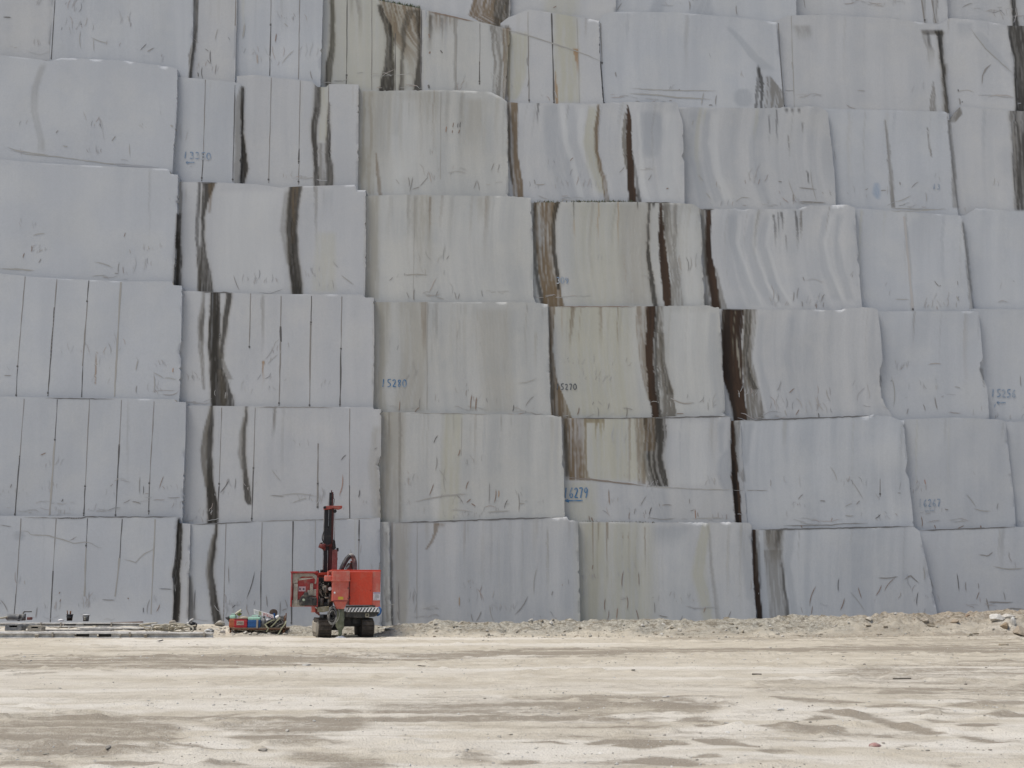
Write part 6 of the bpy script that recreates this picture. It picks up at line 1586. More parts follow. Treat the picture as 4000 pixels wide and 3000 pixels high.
def track(x0, x1, y0, y1, h, side, label=None):
    """stadium shaped crawler with grouser bars; the frame shows on its outer side"""
    r = h / 2
    out = []
    n = 10
    for k in range(n + 1):
        a = -math.pi / 2 - math.pi * k / n
        out.append((y0 + r + r * math.cos(a), r + r * math.sin(a)))
    for k in range(n + 1):
        a = math.pi / 2 - math.pi * k / n
        out.append((y1 - r + r * math.cos(a), r + r * math.sin(a)))
    p = Part()
    p.prism_x(out, x0, x1, .012)
    # grousers and shoe gaps all round the loop
    loop = [Vector((0, y, z)) for y, z in out]
    tot = 0; seg = []
    for i in range(len(loop)):
        a, b = loop[i], loop[(i + 1) % len(loop)]
        seg.append((tot, a, b)); tot += (b - a).length
    N = int(tot / .155)
    for k in range(N):
        t = tot * k / N
        for s0, a, b in seg:
            if s0 <= t <= s0 + (b - a).length: break
        d = (b - a).normalized()
        c = a + d * (t - s0)
        nrm = Vector((0, d.z, -d.y))
        if nrm.dot(c - Vector((0, (y0 + y1) / 2, r))) < 0: nrm = -nrm
        e = .030
        q = [c - d * .016, c + d * .016, c + d * .010 + nrm * e, c - d * .010 + nrm * e]
        p.prism_x([(v.y, v.z) for v in q], x0 + .01, x1 - .01, 0)
    tr = p.build('track', MUD, rig, label)
    f = Part()
    ins = .09
    xo = x0 - .012 if side < 0 else x1 + .012
    xi = x0 + .06 if side < 0 else x1 - .06
    f.box(min(xo, xi) - (.04 if side < 0 else 0), max(xo, xi) + (.04 if side > 0 else 0), y0 + r, y1 - r, .17, h - .14, .02)
    for yy in np.linspace(y0 + r + .18, y1 - r - .18, 5):
        f.cyl((xo, yy, .12), (xi, yy, .12), .10, 14)
    for yy in (y0 + r, y1 - r):
        f.cyl((xo - .02 * (1 if side < 0 else -1), yy, r), (xi, yy, r), r * .74, 18)
    f.build('track_frame', TDUST, tr)
    return tr


xl0 = R.S(1243, 2490, 0)[0]; xl1 = R.S(1294, 2490, 0)[0]
xr0 = R.S(1414, 2490, 0)[0]; xr1 = R.S(1459, 2490, 0)[0]
track(xl0, xl1, -.12, 2.6, .66, -1)
track(xr0, xr1, -.12, 2.6, .66, 1)

# undercarriage and lower frame
p = Part()
R.box(p, 1262, 2402, 1420, 2448, .45, 2.1, .03)
R.box(p, 1290, 2440, 1330, 2462, .7, 1.4, .03)
R.box(p, 1376, 2412, 1414, 2440, .35, 2.2, .03)
p.build('undercarriage', BLACK, rig)
p = Part()
R.prism(p, [(1336, 2391), (1480, 2391), (1478, 2402), (1462, 2409), (1412, 2414), (1336, 2410)], .05, 2.3)
R.box(p, 1300, 2378, 1345, 2410, .3, 1.8, .02)
fr = p.build('lower_frame', STEEL, rig)
p = Part(); R.box(p, 1427, 2396, 1442, 2412, .02, .08, .006); br = p.build('lug', KHAKI, fr)
p = Part(); a = R.S(1434, 2403, .02); p.cyl((a[0], .005, a[2]), (a[0], .05, a[2]), .03, 14); p.build('lug_hole', BLACK, br)

p = Part(); R.box(p, 1353, 2365, 1466, 2373, -.02, .25, .008); p.build('step_plate', STEEL, rig)
p = Part(); R.box(p, 1353, 2373, 1479, 2391, -.05, .12, .010)
hz = p.build('hazard_board', WHITE, rig)
p = Part()
for k in range(10):
    x = 1352 + k * 12.6
    wq = 4.6
    pts = [(max(x, 1354), 2390.2), (min(x + wq, 1478), 2390.2), (min(x + 9.5 + wq, 1478.5), 2374.2), (min(x + 9.5, 1478), 2374.2)]
    R.prism(p, pts, -.054, -.046, 0)
p.build('stripes', BLACK, hz)
p = Part()
R.line(p, [(1480, 2372, .0), (1487, 2380, -.06), (1486, 2394, -.06), (1480, 2401, .02), (1474, 2404, .1)], .035, 8)
p.build('tow_strap', BLUEP, rig)

# engine housing
p = Part()
R.box(p, 1366, 2232, 1486, 2364, .0, 2.5, .02)
R.prism(p, [(1452, 2362), (1486, 2362), (1486, 2371), (1463, 2371), (1460, 2366)], .002, 1.0, .006)
body = p.build('engine_housing', FRED, rig)
p = Part(); R.box(p, 1367, 2234, 1455, 2363, -.025, .03, .012)
dr = p.build('engine_door', RED, rig)
p = Part(); a = R.S(1447, 2307, -.03); p.cyl((a[0], -.045, a[2]), (a[0], .0, a[2]), .014, 10)
p.build('latch', BLACK, dr)
for yy in (2260, 2330):
    p = Part(); R.box(p, 1366.2, yy, 1368.6, yy + 8, -.04, .0, .003); p.build('hinge', BLACK, dr)
p = Part(); R.box(p, 1458, 2313, 1485.4, 2345, -.012, .01, .002)
lb = p.build('sticker', STICK, body)
p = Part(); R.box(p, 1459.5, 2314.5, 1484, 2318, -.016, .0, 0); p.build('printed_band', PURP, lb)
p = Part()
for i in range(5): R.box(p, 1462 + (i % 2) * 2, 2322 + i * 3.1, 1478 + (i * 7 % 5), 2323 + i * 3.1, -.015, .0, 0)
R.box(p, 1463, 2338.5, 1466, 2342, -.016, 0, 0); R.box(p, 1468.5, 2338.5, 1471, 2342, -.016, 0, 0)
p.build('printed_lines', GREY, lb)
# deck rails on top
p = Part()
R.box(p, 1298, 2226, 1488, 2234, .3, 2.2, .015)
R.box(p, 1236, 2237, 1304, 2247, .9, 1.2, .01)
R.box(p, 1240, 2247, 1268, 2256, 1.0, 1.4, .01)
p.build('top_deck', RED, rig)

# dust collector with hopper and cloth sleeve
p = Part()
R.box(p, 1300, 2230, 1367, 2268, -.42, .25, .025)
R.box(p, 1299, 2269, 1362, 2348, -.36, .2, .02)
a = [R.S(x, y, -.34) for x, y in ((1304, 2347), (1358, 2347), (1345, 2379), (1316, 2379))]
bm = bmesh.new()
q = [bm.verts.new((a[0][0], -.34, a[0][2])), bm.verts.new((a[1][0], -.34, a[1][2])), bm.verts.new((a[1][0], .18, a[1][2])), bm.verts.new((a[0][0], .18, a[0][2]))]
e = [bm.verts.new((a[3][0], -.28, a[3][2])), bm.verts.new((a[2][0], -.28, a[2][2])), bm.verts.new((a[2][0], .02, a[2][2])), bm.verts.new((a[3][0], .02, a[3][2]))]
for i in range(4): bm.faces.new((q[i], q[(i + 1) % 4], e[(i + 1) % 4], e[i]))
bm.faces.new(q); bm.faces.new(e[::-1])
p._add(bm)
R.box(p, 1297, 2266, 1368, 2270.5, -.43, .22, .006)
dc = p.build('dust_collector', FRED, rig)
p = Part(); R.box(p, 1321, 2331, 1341, 2342, -.365, -.34, .002); p.build('sticker', YEL, dc, 'small yellow warning sticker')
p = Part(); a = R.S(1307, 2315, -.36); p.cyl((a[0], -.37, a[2]), (a[0], -.34, a[2]), .035, 14); p.build('sticker', WHITE, dc)
for yy in (2294, 2335):
    p = Part(); R.box(p, 1358, yy, 1364, yy + 7, -.38, -.3, .006); p.build('latch', DRED, dc)
p = Part(); R.box(p, 1302, 2345.5, 1360, 2349, -.37, .19, .004); p.build('hopper_flange', DRED, dc)
p = Part()
rings = []
for py, x0, x1, wb in ((2377, 1317, 1344, .03), (2395, 1316, 1344, .07), (2415, 1314, 1345, .10), (2435, 1312, 1344, .13), (2448, 1313, 1343, .13), (2456, 1317, 1340, .12), (2462, 1321, 1336, .08), (2474, 1322, 1335, .08), (2484, 1320, 1334, .12)):
    A = R.S(x0, py, -.14); B = R.S(x1, py, -.14)
    rings.append(((A[0] + B[0]) / 2, -.14, A[2], (B[0] - A[0]) / 2, .11 if py < 2450 else .06, wb))
p.loft(rings, 36)
p.build('dust_sleeve', FABRIC, dc)

# light red bracket between collector and engine bay
p = Part()
R.box(p, 1270, 2249, 1299, 2270, -.2, .3, .03)
R.box(p, 1281, 2231, 1285, 2250, -.1, .2, .008); R.box(p, 1281, 2230, 1300, 2235, -.1, .2, .008); R.box(p, 1294, 2231, 1300, 2250, -.1, .2, .008)
p.build('bracket', FRED, rig)

# open machine bay
p = Part()
R.box(p, 1236, 2256, 1302, 2372, .55, 1.8, .02)
R.box(p, 1239, 2352, 1300, 2372, .12, .6, .02)
bay = p.build('machine_bay', BLACK, rig)
rnd = random.Random(21)
p = Part()
for k in range(16):
    x = rnd.uniform(1246, 1297); y = rnd.uniform(2268, 2330)
    pts = [(x, y, rnd.uniform(.2, .5))]
    for j in range(3):
        x = min(max(x + rnd.uniform(-13, 13), 1244), 1298); y += rnd.uniform(4, 22)
        pts.append((x, min(y, 2370), rnd.uniform(.12, .5)))
    R.line(p, pts, rnd.uniform(.016, .034), 7)
p.build('hydraulic_hoses', STEEL, bay)
p = Part()
for k in range(7):
    x = rnd.uniform(1250, 1296); y = rnd.uniform(2270, 2340)
    R.line(p, [(x, y, .2), (x + rnd.uniform(-8, 8), y + 8, .16), (x + rnd.uniform(-6, 6), y + 22, .2)], .018, 7)
R.line(p, [(1264, 2283, .12), (1262, 2296, .1), (1266, 2310, .14)], .03, 8)
R.line(p, [(1268, 2334, .1), (1282, 2335, .1)], .03, 8, 0)
p.build('pipes', TDUST, bay)
for x, y, r in ((1272, 2302, .10), (1291, 2335, .08), (1256, 2352, .10), (1284, 2356, .07)):
    p = Part(); a = R.S(x, y, .1); p.cyl((a[0], .15, a[2] - .14), (a[0], .15, a[2] + .14), r, 14); p.build('filter', STEEL, bay)
p = Part(); a = R.S(1289, 2300, .05); p.cyl((a[0], .02, a[2]), (a[0], .12, a[2]), .065, 20); p.build('gauge', WHITE, bay)
p = Part(); R.box(p, 1289, 2322, 1297, 2352, .05, .12, .01); p.build('valve_block', RUST, bay)
p = Part(); R.box(p, 1243, 2290, 1247, 2330, .15, .3, .01); p.build('valve_block', RUST, bay)
for x, y in ((1240, 2231), (1257, 2228)):
    p = Part(); a = R.S(x, y, 1.0); p.cyl((a[0], 1.0, a[2] - .08), (a[0], 1.0, a[2] + .03), .06, 14); p.build('filler_cap', BLACK, bay)

# khaki hydraulic tank and mud flap under the bay
p = Part()
R.prism(p, [(1241, 2371), (1286, 2368), (1286, 2386), (1262, 2392), (1241, 2390)], .02, .8, .015)
p.build('oil_tank', KHAKI, rig)
p = Part()
R.prism(p, [(1217, 2370), (1231, 2371), (1232, 2392), (1216, 2392)], .1, .16, .004)
p.build('mud_flap', FRED, rig)
p = Part()
R.prism(p, [(1229, 2372), (1246, 2386), (1250, 2402), (1240, 2400), (1228, 2386)], .15, .6, .01)
R.line(p, [(1244, 2388, .3), (1246, 2404, .3)], .03)
p.build('support_arm', DRED, rig)

# engine bay door swung open to the left, dusty inside face towards the viewer
p = Part()
R.box(p, 1137, 2233, 1242, 2370, .10, .15, .012)
R.box(p, 1136.5, 2232, 1243, 2239, -.04, .16, .012)
R.box(p, 1136.5, 2239, 1141, 2370, -.02, .15, .010)
R.box(p, 1236, 2256, 1243, 2370, -.02, .15, .010)
dr = p.build('open_door', INRED, rig)
p = Part()
R.box(p, 1146, 2279, 1163, 2362, .03, .11, .02)
R.prism(p, [(1142, 2240), (1225, 2239), (1238, 2249), (1240, 2268), (1234, 2282), (1229, 2280), (1231, 2262), (1222, 2252), (1180, 2252), (1164, 2262), (1163, 2276), (1145, 2279), (1142, 2262)], .02, .11, .012)
R.box(p, 1211, 2279, 1223, 2322, .03, .11, .015)
R.prism(p, [(1201, 2306), (1243, 2300), (1242, 2330), (1202, 2326)], .05, .11, .015)
R.box(p, 1140, 2344, 1190, 2369, .06, .11, .02)
p.build('door_ribs', TDUST, dr)
p = Part(); R.prism(p, [(1166, 2259), (1225, 2257), (1225, 2259), (1166, 2268)], .085, .105, 0); p.build('trim_strip', worn('cream_strip', (.58, .52, .44), .7, 0, DUST, .3, 6), dr)
p = Part(); R.box(p, 1166, 2291, 1194, 2310, .085, .11, .002); stk = p.build('sticker', worn('pink_white_sticker', (.55, .36, .38), .6, 0, (.6, .5, .5), .3, 9), dr)
for x in (1172, 1186):
    p = Part(); a = R.S(x, 2301, .08); p.cyl((a[0], .078, a[2]), (a[0], .10, a[2]), .034, 10); p.build('printed_symbol', INK, stk)
p = Part()
R.prism(p, [(1178, 2328), (1196, 2318), (1214, 2330), (1240, 2334), (1241, 2366), (1170, 2366), (1168, 2348)], -.02, .10, .02)
for x, y in ((1195, 2322), (1216, 2340), (1228, 2345)):
    a = R.S(x, y, 0); p.cyl((a[0], -.06, a[2]), (a[0], .08, a[2]), .085, 14)
cv = p.build('motor', STEEL, dr)
p = Part(); a = R.S(1186, 2343, -.03); p.cyl((a[0], -.06, a[2]), (a[0], .03, a[2]), .045, 14); p.build('lamp', worn('pale_green_lens', (.45, .52, .38), .3, 0, DUST, .2, 9), cv)

# mast, standing at the far end of the rig
MD = 1.75
p = Part()
R.box(p, 1266, 1988, 1281, 2240, MD, MD + .28, .01)
R.box(p, 1265, 2062, 1284, 2240, MD - .05, MD + .3, .015)
R.box(p, 1279, 2056, 1288, 2240, MD + .05, MD + .25, .01)
R.box(p, 1287, 1924, 1296, 1978, MD - .02, MD + .12, .006)
R.box(p, 1284.5, 1990, 1294, 2130, MD - .05, MD + .1, .008)
mast = p.build('mast', BLACK, rig)
p = Part()
R.box(p, 1285, 1986, 1302, 2240, MD - .02, MD + .25, .012)
R.box(p, 1294, 1922, 1302, 1978, MD - .01, MD + .14, .006)
p.cyl(R.S(1295, 1924, MD + .06), R.S(1295.5, 1914, MD + .06), .02, 8)
R.box(p, 1268, 2128, 1298, 2134, MD - .1, MD, .01)
p.build('mast_rail', MRED, mast)
p = Part()
R.prism(p, [(1266, 1979), (1276, 1976), (1337, 1975), (1337, 1985), (1326, 1989), (1300, 1985), (1288, 1989), (1268, 1990)], MD - .12, MD + .3, .01)
p.build('mast_head', worn('grimy_red_paint', (.36, .058, .042), .6, 0, (.32, .15, .11), .3, 4), mast)
p = Part(); R.box(p, 1297, 2146, 1318, 2240, MD - .06, MD + .3, .02); R.box(p, 1314, 2178, 1319, 2188, MD - .05, MD + .1, .01); p.build('feed_guard', worn('dusty_pink_red_paint', (.27, .085, .072), .7, 0, (.30, .16, .14), .4, 4), mast)
p = Part(); a = R.S(1308, 1997, MD); p.cyl((a[0], MD - .06, a[2]), (a[0], MD + .06, a[2]), .065, 16); p.build('sheave', BLACK, mast)
p = Part(); a = R.S(1269, 1982, MD - .12); p.cyl((a[0], MD - .16, a[2]), (a[0], MD, a[2]), .05, 14); p.build('sheave', BLACK, mast)
p = Part()
R.line(p, [(1308, 1999, MD), (1307.5, 2060, MD), (1306, 2112, MD)], .012, 6, 0)
R.line(p, [(1266, 1990, MD), (1265, 2040, MD), (1263, 2110, MD)], .010, 6, 0)
R.line(p, [(1264, 2150, MD - .06), (1262.5, 2236, MD - .06)], .016, 6, 0)
R.line(p, [(1280, 2150, MD - .08), (1279, 2236, MD - .08)], .013, 6, 0)
p.build('cables', BEAMD, mast)
p = Part()
R.line(p, [(1265, 2076, MD), (1260, 2092, MD - .05), (1259, 2106, MD - .08), (1264, 2118, MD)], .022, 8)
p.build('mast_hose', RUBBER, mast)
p = Part()
R.line(p, [(1303, 1930, MD), (1303, 1945, MD - .1), (1306, 1952, MD), (1303, 1975, MD)], .012, 6)
p.build('mast_hose', RUBBER, mast)
p = Part()
R.line(p, [(1262, 2120, MD - .1), (1252, 2122, MD - .15), (1247, 2132, MD - .1)], .02, 8)
p.build('mast_hose', RUBBER, mast)
p = Part()
a = R.S(1257, 2134, MD); p.cyl((a[0] - .10, MD - .08, a[2] + .05), (a[0] + .10, MD - .08, a[2] - .05), .10, 16)
R.box(p, 1262, 2124, 1272, 2150, MD - .14, MD, .02)
for x in (1291, 1291):
    a = R.S(x, 2130, MD - .1); p.cyl((a[0], MD - .2, a[2]), (a[0], MD, a[2]), .055, 16)
p.build('drill_head', DRED, mast)
p = Part()
R.prism(p, [(1300, 2118), (1305, 2106), (1309, 2112), (1313, 2142), (1300, 2150)], MD - .1, MD + .1, .01)
R.box(p, 1315, 2140, 1323, 2154, MD - .06, MD + .06, .02)
R.box(p, 1303, 2108, 1306, 2120, MD - .05, MD + .05, .01)
p.build('carriage', BLACK, mast)
# boom, arched suction hose behind the housing
p = Part()
R.line(p, [(1330, 2232, 1.0), (1342, 2206, 1.0), (1355, 2184, 1.02), (1367, 2172, 1.05)], .092, 16, 6)
sh = p.build('suction_hose', RUBBER, rig)
p = Part()
R.line(p, [(1364, 2174.5, 1.05), (1371, 2170, 1.08), (1379, 2176, 1.12), (1384, 2190, 1.15), (1386, 2206, 1.15), (1387, 2232, 1.15)], .085, 16, 6)
p.build('hose_end', GHOSE, sh)  # whitish highlight and dust both put into this end's colour
p = Part()
R.prism(p, [(1371, 2190), (1377, 2192), (1380, 2232), (1360, 2232)], 1.3, 1.45, .01)
a = R.S(1366, 2224, 1.2); p.cyl((a[0], 1.15, a[2]), (a[0], 1.35, a[2]), .08, 16)
p.build('boom_bracket', DRED, rig)
p = Part()
for k in range(5):
    R.line(p, [(1346 + k * 4, 2232, 1.2), (1352 + k * 4, 2212 - k * 3, 1.2), (1364 + k * 4.5, 2200 + k * 2, 1.2), (1369 + k * 5, 2232, 1.2)], .012, 6)
p.build('thin_hoses', STEEL, rig)

# things hung on or dropped by the rig
H = Frame('hose_coil', 1298, 2405, 14.0, Y=R.b[1] - .40, z=0)
H.root.location.z = 0
p = Part()
c = H.S(1298, 2402, 0)
for k, (ax, az, dz) in enumerate(((.155, .305, 0), (.14, .29, .02), (.165, .27, -.04), (.125, .25, .03), (.11, .21, .02), (.148, .30, -.02), (.09, .17, .05), (.13, .23, -.06))):
    p.ring((c[0] + .012 * math.sin(k * 2.1), .03 * math.sin(k * 1.3), c[2] + dz), ax, az, .019, 30, .02)
hc = p.build('hose_loops', RUBBER, H.root)
p = Part()
for ax, az, dz, dy in ((.15, .30, -.05, -.03), (.12, .24, -.08, -.04), (.162, .285, .0, -.02)): p.ring((c[0], dy, c[2] + dz), ax, az, .014, 30, .02)  # paler loops paint the highlights on the black coil
H.line(p, [(1322, 2378, 0), (1326, 2396, -.04), (1323, 2414, -.05), (1314, 2430, -.04), (1303, 2440, -.03), (1296, 2452, -.02)], .013, 7)
p.build('hose_tail', GHOSE, H.root)
tag(H.root, 'black hose hanging in a long oval coil on the rear of the red rig', 'hose')

P = Frame('powder_heap', 1328, 2492, 0)
p = Part()
p.loft([(0, .1, -.03, .24, .16, .1), (0, .1, .01, .20, .12, .1), (.01, .1, .05, .10, .07, .08), (.01, .1, .085, .03, .02, .05)], 20)
o = p.build('stone_powder', POWD, P.root)
tag(P.root, 'small heap of white drill powder under the cloth sleeve of the rig', 'powder heap')
Q = Frame('sunlit_strip', 1235, 2490, 3, Y=R.b[1] + .25, z=.03)
p = Part(); Q.box(p, 1268, 2481, 1322, 2486.5, -.05, .12, .008); p.build('streak', LTIMB, Q.root)  # pale strip added for the sunlit ground seen under the rig
tag(Q.root, 'short pale plank standing for sunlit ground between the tracks of the rig', 'streak')
Q = Frame('sunlit_strip', 1400, 2490, -2, Y=R.b[1] + .35, z=.03)
p = Part(); Q.box(p, 1341, 2481, 1396, 2487, -.05, .12, .008); p.build('streak', LTIMB, Q.root)  # second added strip, again in place of sunlit ground
tag(Q.root, 'pale plank standing for sunlit ground by the right track, right of the powder heap', 'streak')

# ------------------------------------------------------------------ rusty skid loaded with cans and gear
K = Frame('steel_skid', 1005, 2480, 0)
KY = K.b[1]
p = Part()
K.box(p, 896, 2454, 1113, 2460.5, 0, .07, .006); 
for d in (.45, .95): K.box(p, 897, 2452, 1112, 2458, d, d + .07, .006)
for x0, x1 in ((897, 905), (1104, 1113)):
    a = K.S(x0, 2460, 0); b = K.S(x1, 2454, 0); p.box(a[0], b[0], .0, 1.0, b[2] - .07, b[2], .006)
skid_top = K.S(1000, 2454, 0)[2]
p.build('skid_frame', RUST, K.root)
for x0, x1, d in ((896, 903, 0), (1104, 1112, 0), (899, 906, .92), (1101, 1109, .92)):
    p = Part(); a = K.S(x0, 2480, 0); b = K.S(x1, 2456, 0); p.box(a[0], b[0], d, d + .08, -.02, skid_top - .02, .008); p.build('leg', RUST, K.root)
p = Part()
for k in range(6):
    p.box(K.S(903, 2454, 0)[0], K.S(1107, 2454, 0)[0], .02 + k * .165, .16 + k * .165, skid_top - .012, skid_top + .012, .004)
p.build('deck_boards', LTIMB, K.root)
for x0, y0, x1, y1 in ((1118, 2395, 1121, 2452), (1112, 2404, 1115, 2452)):
    p = Part(); K.line(p, [(x0, y0, .1), (x1 - 6, y1, .1)], .022, 8, 0); p.build('upright', RUST, K.root)
tag(K.root, 'low rusty steel skid loaded with coloured fuel cans, hoses and a sign', 'skid')


def onskid(name, px, d, label, cat, group=None, rz=0):
    a = K.S(px, 2453, 0)
    e = empty(name, (K.b[0] + a[0], KY + d, skid_top + .012), math.radians(rz))
    tag(e, label, cat, group)
    f = Frame.__new__(Frame); f.b = (K.b[0] + a[0], KY + d, skid_top + .012); f.yaw = math.radians(rz); f.root = e
    return f


def fuel_can(px, x0, x1, ytop, d, bodymat, lidmat, label, lid=0.3, group='fuel cans on the skid'):
    f = onskid('fuel_can', px, d, label, 'fuel can', group)
    A = f.S(x0, ytop, 0); B = f.S(x1, ytop, 0)
    h = A[2]; wv = B[0] - A[0]
    cx = (A[0] + B[0]) / 2
    hb = h * (1 - lid)
    p = Part(); p.box(A[0], B[0], 0, .30, 0, hb, .035)
    for z in (hb * .22, hb * .72): p.box(A[0] - .006, B[0] + .006, -.006, .306, z, z + .02, .006)
    p.build('can_body', bodymat, f.root)
    p = Part(); p.box(A[0] + .004, B[0] - .004, .004, .296, hb - .004, h, .05)
    lidp = p.build('can_top', lidmat, f.root)
    p = Part()
    p.tube([(cx - wv * .22, .15, h - .01), (cx - wv * .2, .15, h + .045), (cx + wv * .2, .15, h + .045), (cx + wv * .22, .15, h - .01)], .014, 8)
    p.build('handle', lidmat, lidp)
    p = Part(); p.cyl((cx + wv * .33, .15, h - .01), (cx + wv * .33, .15, h + .035), .03, 14); p.build('cap', BLACK, lidp)
    return f


f1 = fuel_can(909, 895, 920, 2404, .30, ORG, MINT, 'orange fuel can with mint top at the left end of the skid', .26)
f2 = fuel_can(942, 915, 966, 2416, .04, REDP, DRED, 'red fuel can with a pale paper label on its front', .10)
p = Part(); f2.box(p, 924, 2425, 952, 2442, -.012, .0, .002); l2 = p.build('paper_label', worn('buff_paper', (.50, .38, .31), .9, 0, (.35, .28, .24), .3, 12), f2.root)
p = Part()
for pts in ([(928, 2436), (932, 2430), (935, 2437)], [(935, 2431), (939, 2429), (938, 2435), (942, 2437)], [(942, 2430), (946, 2430), (944, 2437), (948, 2437)]):
    f2.line(p, [(x, y, -.014) for x, y in pts], .008, 5, 0)
p.build('handwriting', INK, l2)
f3 = fuel_can(992, 968, 1017, 2410, .05, BLUEP, MINT, 'deep blue fuel can with mint top beside the red can', .27)
p = Part(); f3.box(p, 1001, 2419, 1008, 2456, -.05, -.02, .006); p.build('strap_post', TDUST, f3.root)
p = Part()
f4 = onskid('grey_canister', 1027, .1, 'dull grey canister standing right of the blue can', 'canister')
a = f4.S(1019, 2454, 0); b = f4.S(1038, 2412, 0)
cx = (a[0] + b[0]) / 2; rr_ = (b[0] - a[0]) / 2
p.loft([(cx, .1, 0, rr_, rr_, 0), (cx, .1, b[2] * .66, rr_, rr_, 0), (cx, .1, b[2] * .82, rr_ * .7, rr_ * .7, 0), (cx, .1, b[2] * .88, rr_ * .38, rr_ * .38, 0), (cx, .1, b[2], rr_ * .38, rr_ * .38, 0)], 20)
p.build('canister_body', GREY, f4.root)
p = Part(); p.cyl((cx, .1, b[2] - .005), (cx, .1, b[2] + .04), rr_ * .45, 16); p.build('cap', BLACK, f4.root)

# nozzle and funnel on the left cans
f5 = onskid('spray_nozzle', 935, .22, 'pale yellow nozzle with green grip lying on the left cans', 'nozzle')
p = Part(); f5.line(p, [(920, 2399, 0), (931, 2391, 0), (941, 2385, 0)], .045, 12, 3); f5.line(p, [(938, 2387, 0), (943, 2384, 0)], .055, 12, 0); p.build('spout', worn('cream_plastic', (.62, .60, .45), .5, 0, DUST, .3, 6), f5.root)
p = Part(); f5.line(p, [(929, 2395, 0), (931, 2402, 0), (937, 2405, 0)], .03, 10, 3); f5.line(p, [(934, 2396, .03), (943, 2400, .03)], .045, 10, 0); p.build('grip', GREEN, f5.root)
f6 = onskid('traffic_cone', 890, .42, 'small black cone lying on its side at the left end of the skid', 'cone')
p = Part(); a = f6.S(880, 2413, 0); b = f6.S(896, 2416, 0); p.tube([a, b], [.015, .10], 18, True, 0); p.build('cone_body', RUBBER, f6.root)
p = Part(); p.cyl((b[0] - .005, 0, b[2]), (b[0] + .02, 0, b[2] - .005), .13, 20); p.build('cone_base', RUBBER, f6.root)
f6 = onskid('rag_bundle', 955, .20, 'dirty khaki rag bundled on top of the red can', 'rag')
a = f6.S(952, 2416, 0); p = Part(); p.loft([(a[0], 0, a[2] - .02, .24, .12, .14), (a[0] + .03, 0, a[2] + .035, .20, .10, .18), (a[0], 0, a[2] + .075, .10, .06, .2), (a[0], 0, a[2] + .09, .03, .02, .1)], 22); p.build('rag', KHAKI, f6.root)

# sign board leaning on the load
f7 = onskid('sign_board', 1030, .22, 'long white sign board with red lettering slanting across the loaded skid', 'sign')
p = Part(); f7.prism(p, [(990.5, 2379), (1068, 2402), (1071, 2416), (992, 2399)], 0, .03, .004)
sb = p.build('board', WHITE, f7.root)
p = Part(); f7.prism(p, [(1010, 2386.5), (1021, 2389.5), (1021, 2404), (1010, 2402)], -.003, 0, 0); p.build('panel', worn('olive_print', (.36, .36, .24), .7, 0, (.5, .48, .4), .3, 9), sb)
p = Part()
r7 = random.Random(4)
for row in range(2):
    for k in range(7):
        x = 1026 + k * 5.6 + (row * 1.5)
        y = 2393.5 + (x - 1026) * .31 + row * 6.4
        if y > 2402 + (x - 990) * .23 + 2: continue
        for q in range(3):
            xa, ya = x + r7.uniform(-.4, 3.2), y + r7.uniform(-1.2, 3.2)
            f7.line(p, [(xa, ya, -.004), (xa + r7.choice([0, 2.6]), ya + r7.choice([.6, 3.0]), -.004)], .0065, 5, 0)
p.build('lettering', REDINK, sb)
p = Part(); f7.prism(p, [(994, 2383), (1007, 2387), (1008, 2399), (995, 2396)], -.003, 0, 0); p.build('faded_print', worn('faded_grey_print', (.56, .57, .56), .7, 0, (.62, .60, .55), .3, 9), sb)
f8 = onskid('white_bottle', 1085, .12, 'small white plastic bottle tilted at the end of the sign board', 'bottle')
p = Part(); a = f8.S(1078, 2414, 0); b = f8.S(1091, 2407, 0); p.tube([a, b], .07, 14, True, 0); p.build('bottle_body', WHITE, f8.root)
p = Part(); p.tube([b, tuple(Vector(b) + (Vector(b) - Vector(a)) * .25)], .035, 12, True, 0); p.build('cap', GREY, f8.root)
f8 = onskid('white_cloth', 1048, .3, 'crumpled off white cloth tucked under the sign board', 'cloth')
p = Part(); a = f8.S(1048, 2420, 0); p.loft([(a[0], 0, a[2] - .06, .16, .10, .2), (a[0], 0, a[2], .14, .09, .25), (a[0] + .03, 0, a[2] + .05, .06, .05, .2)], 20); p.build('cloth', WHITE, f8.root)
f8 = onskid('blower_fan', 1068, .45, 'round dark brown blower drum behind the sign board', 'blower')
p = Part(); a = f8.S(1068, 2393, 0); p.cyl((a[0], -.12, a[2]), (a[0], .14, a[2]), .135, 26); p.cyl((a[0], -.15, a[2]), (a[0], -.1, a[2]), .06, 16); p.build('drum', worn('brown_steel', (.09, .06, .045), .7, .1, DUST, .25, 6), f8.root)
p = Part(); f8.box(p, 1065, 2396, 1074, 2430, -.16, .1, .01); p.build('stand', BLUEP, f8.root)
f9 = onskid('hose_coil', 1070, .14, 'tangled black hose coiled flat on the right end of the skid', 'hose')
p = Part()
for k in range(9):
    c = f9.S(1072 + 5 * math.sin(k * 1.7), 2440 - 2.6 * k % 11, 0)
    p.ring((c[0], .03 * math.sin(k), c[2] + .02 * math.sin(k * 2.2)), .30 - .022 * k, .13 - .006 * k, .026, 26, .05)
p.build('hose_loops', RUBBER, f9.root)
p = Part()
for k in range(3):
    c = f9.S(1092 - k * 6, 2428 + k * 3, -.05); p.ring(c, .20 - .03 * k, .11, .014, 24, .03)
p.build('thin_loops', GHOSE, f9.root)
f9 = onskid('engine_block', 1060, .38, 'small dark engine half hidden by hoses on the skid', 'engine')
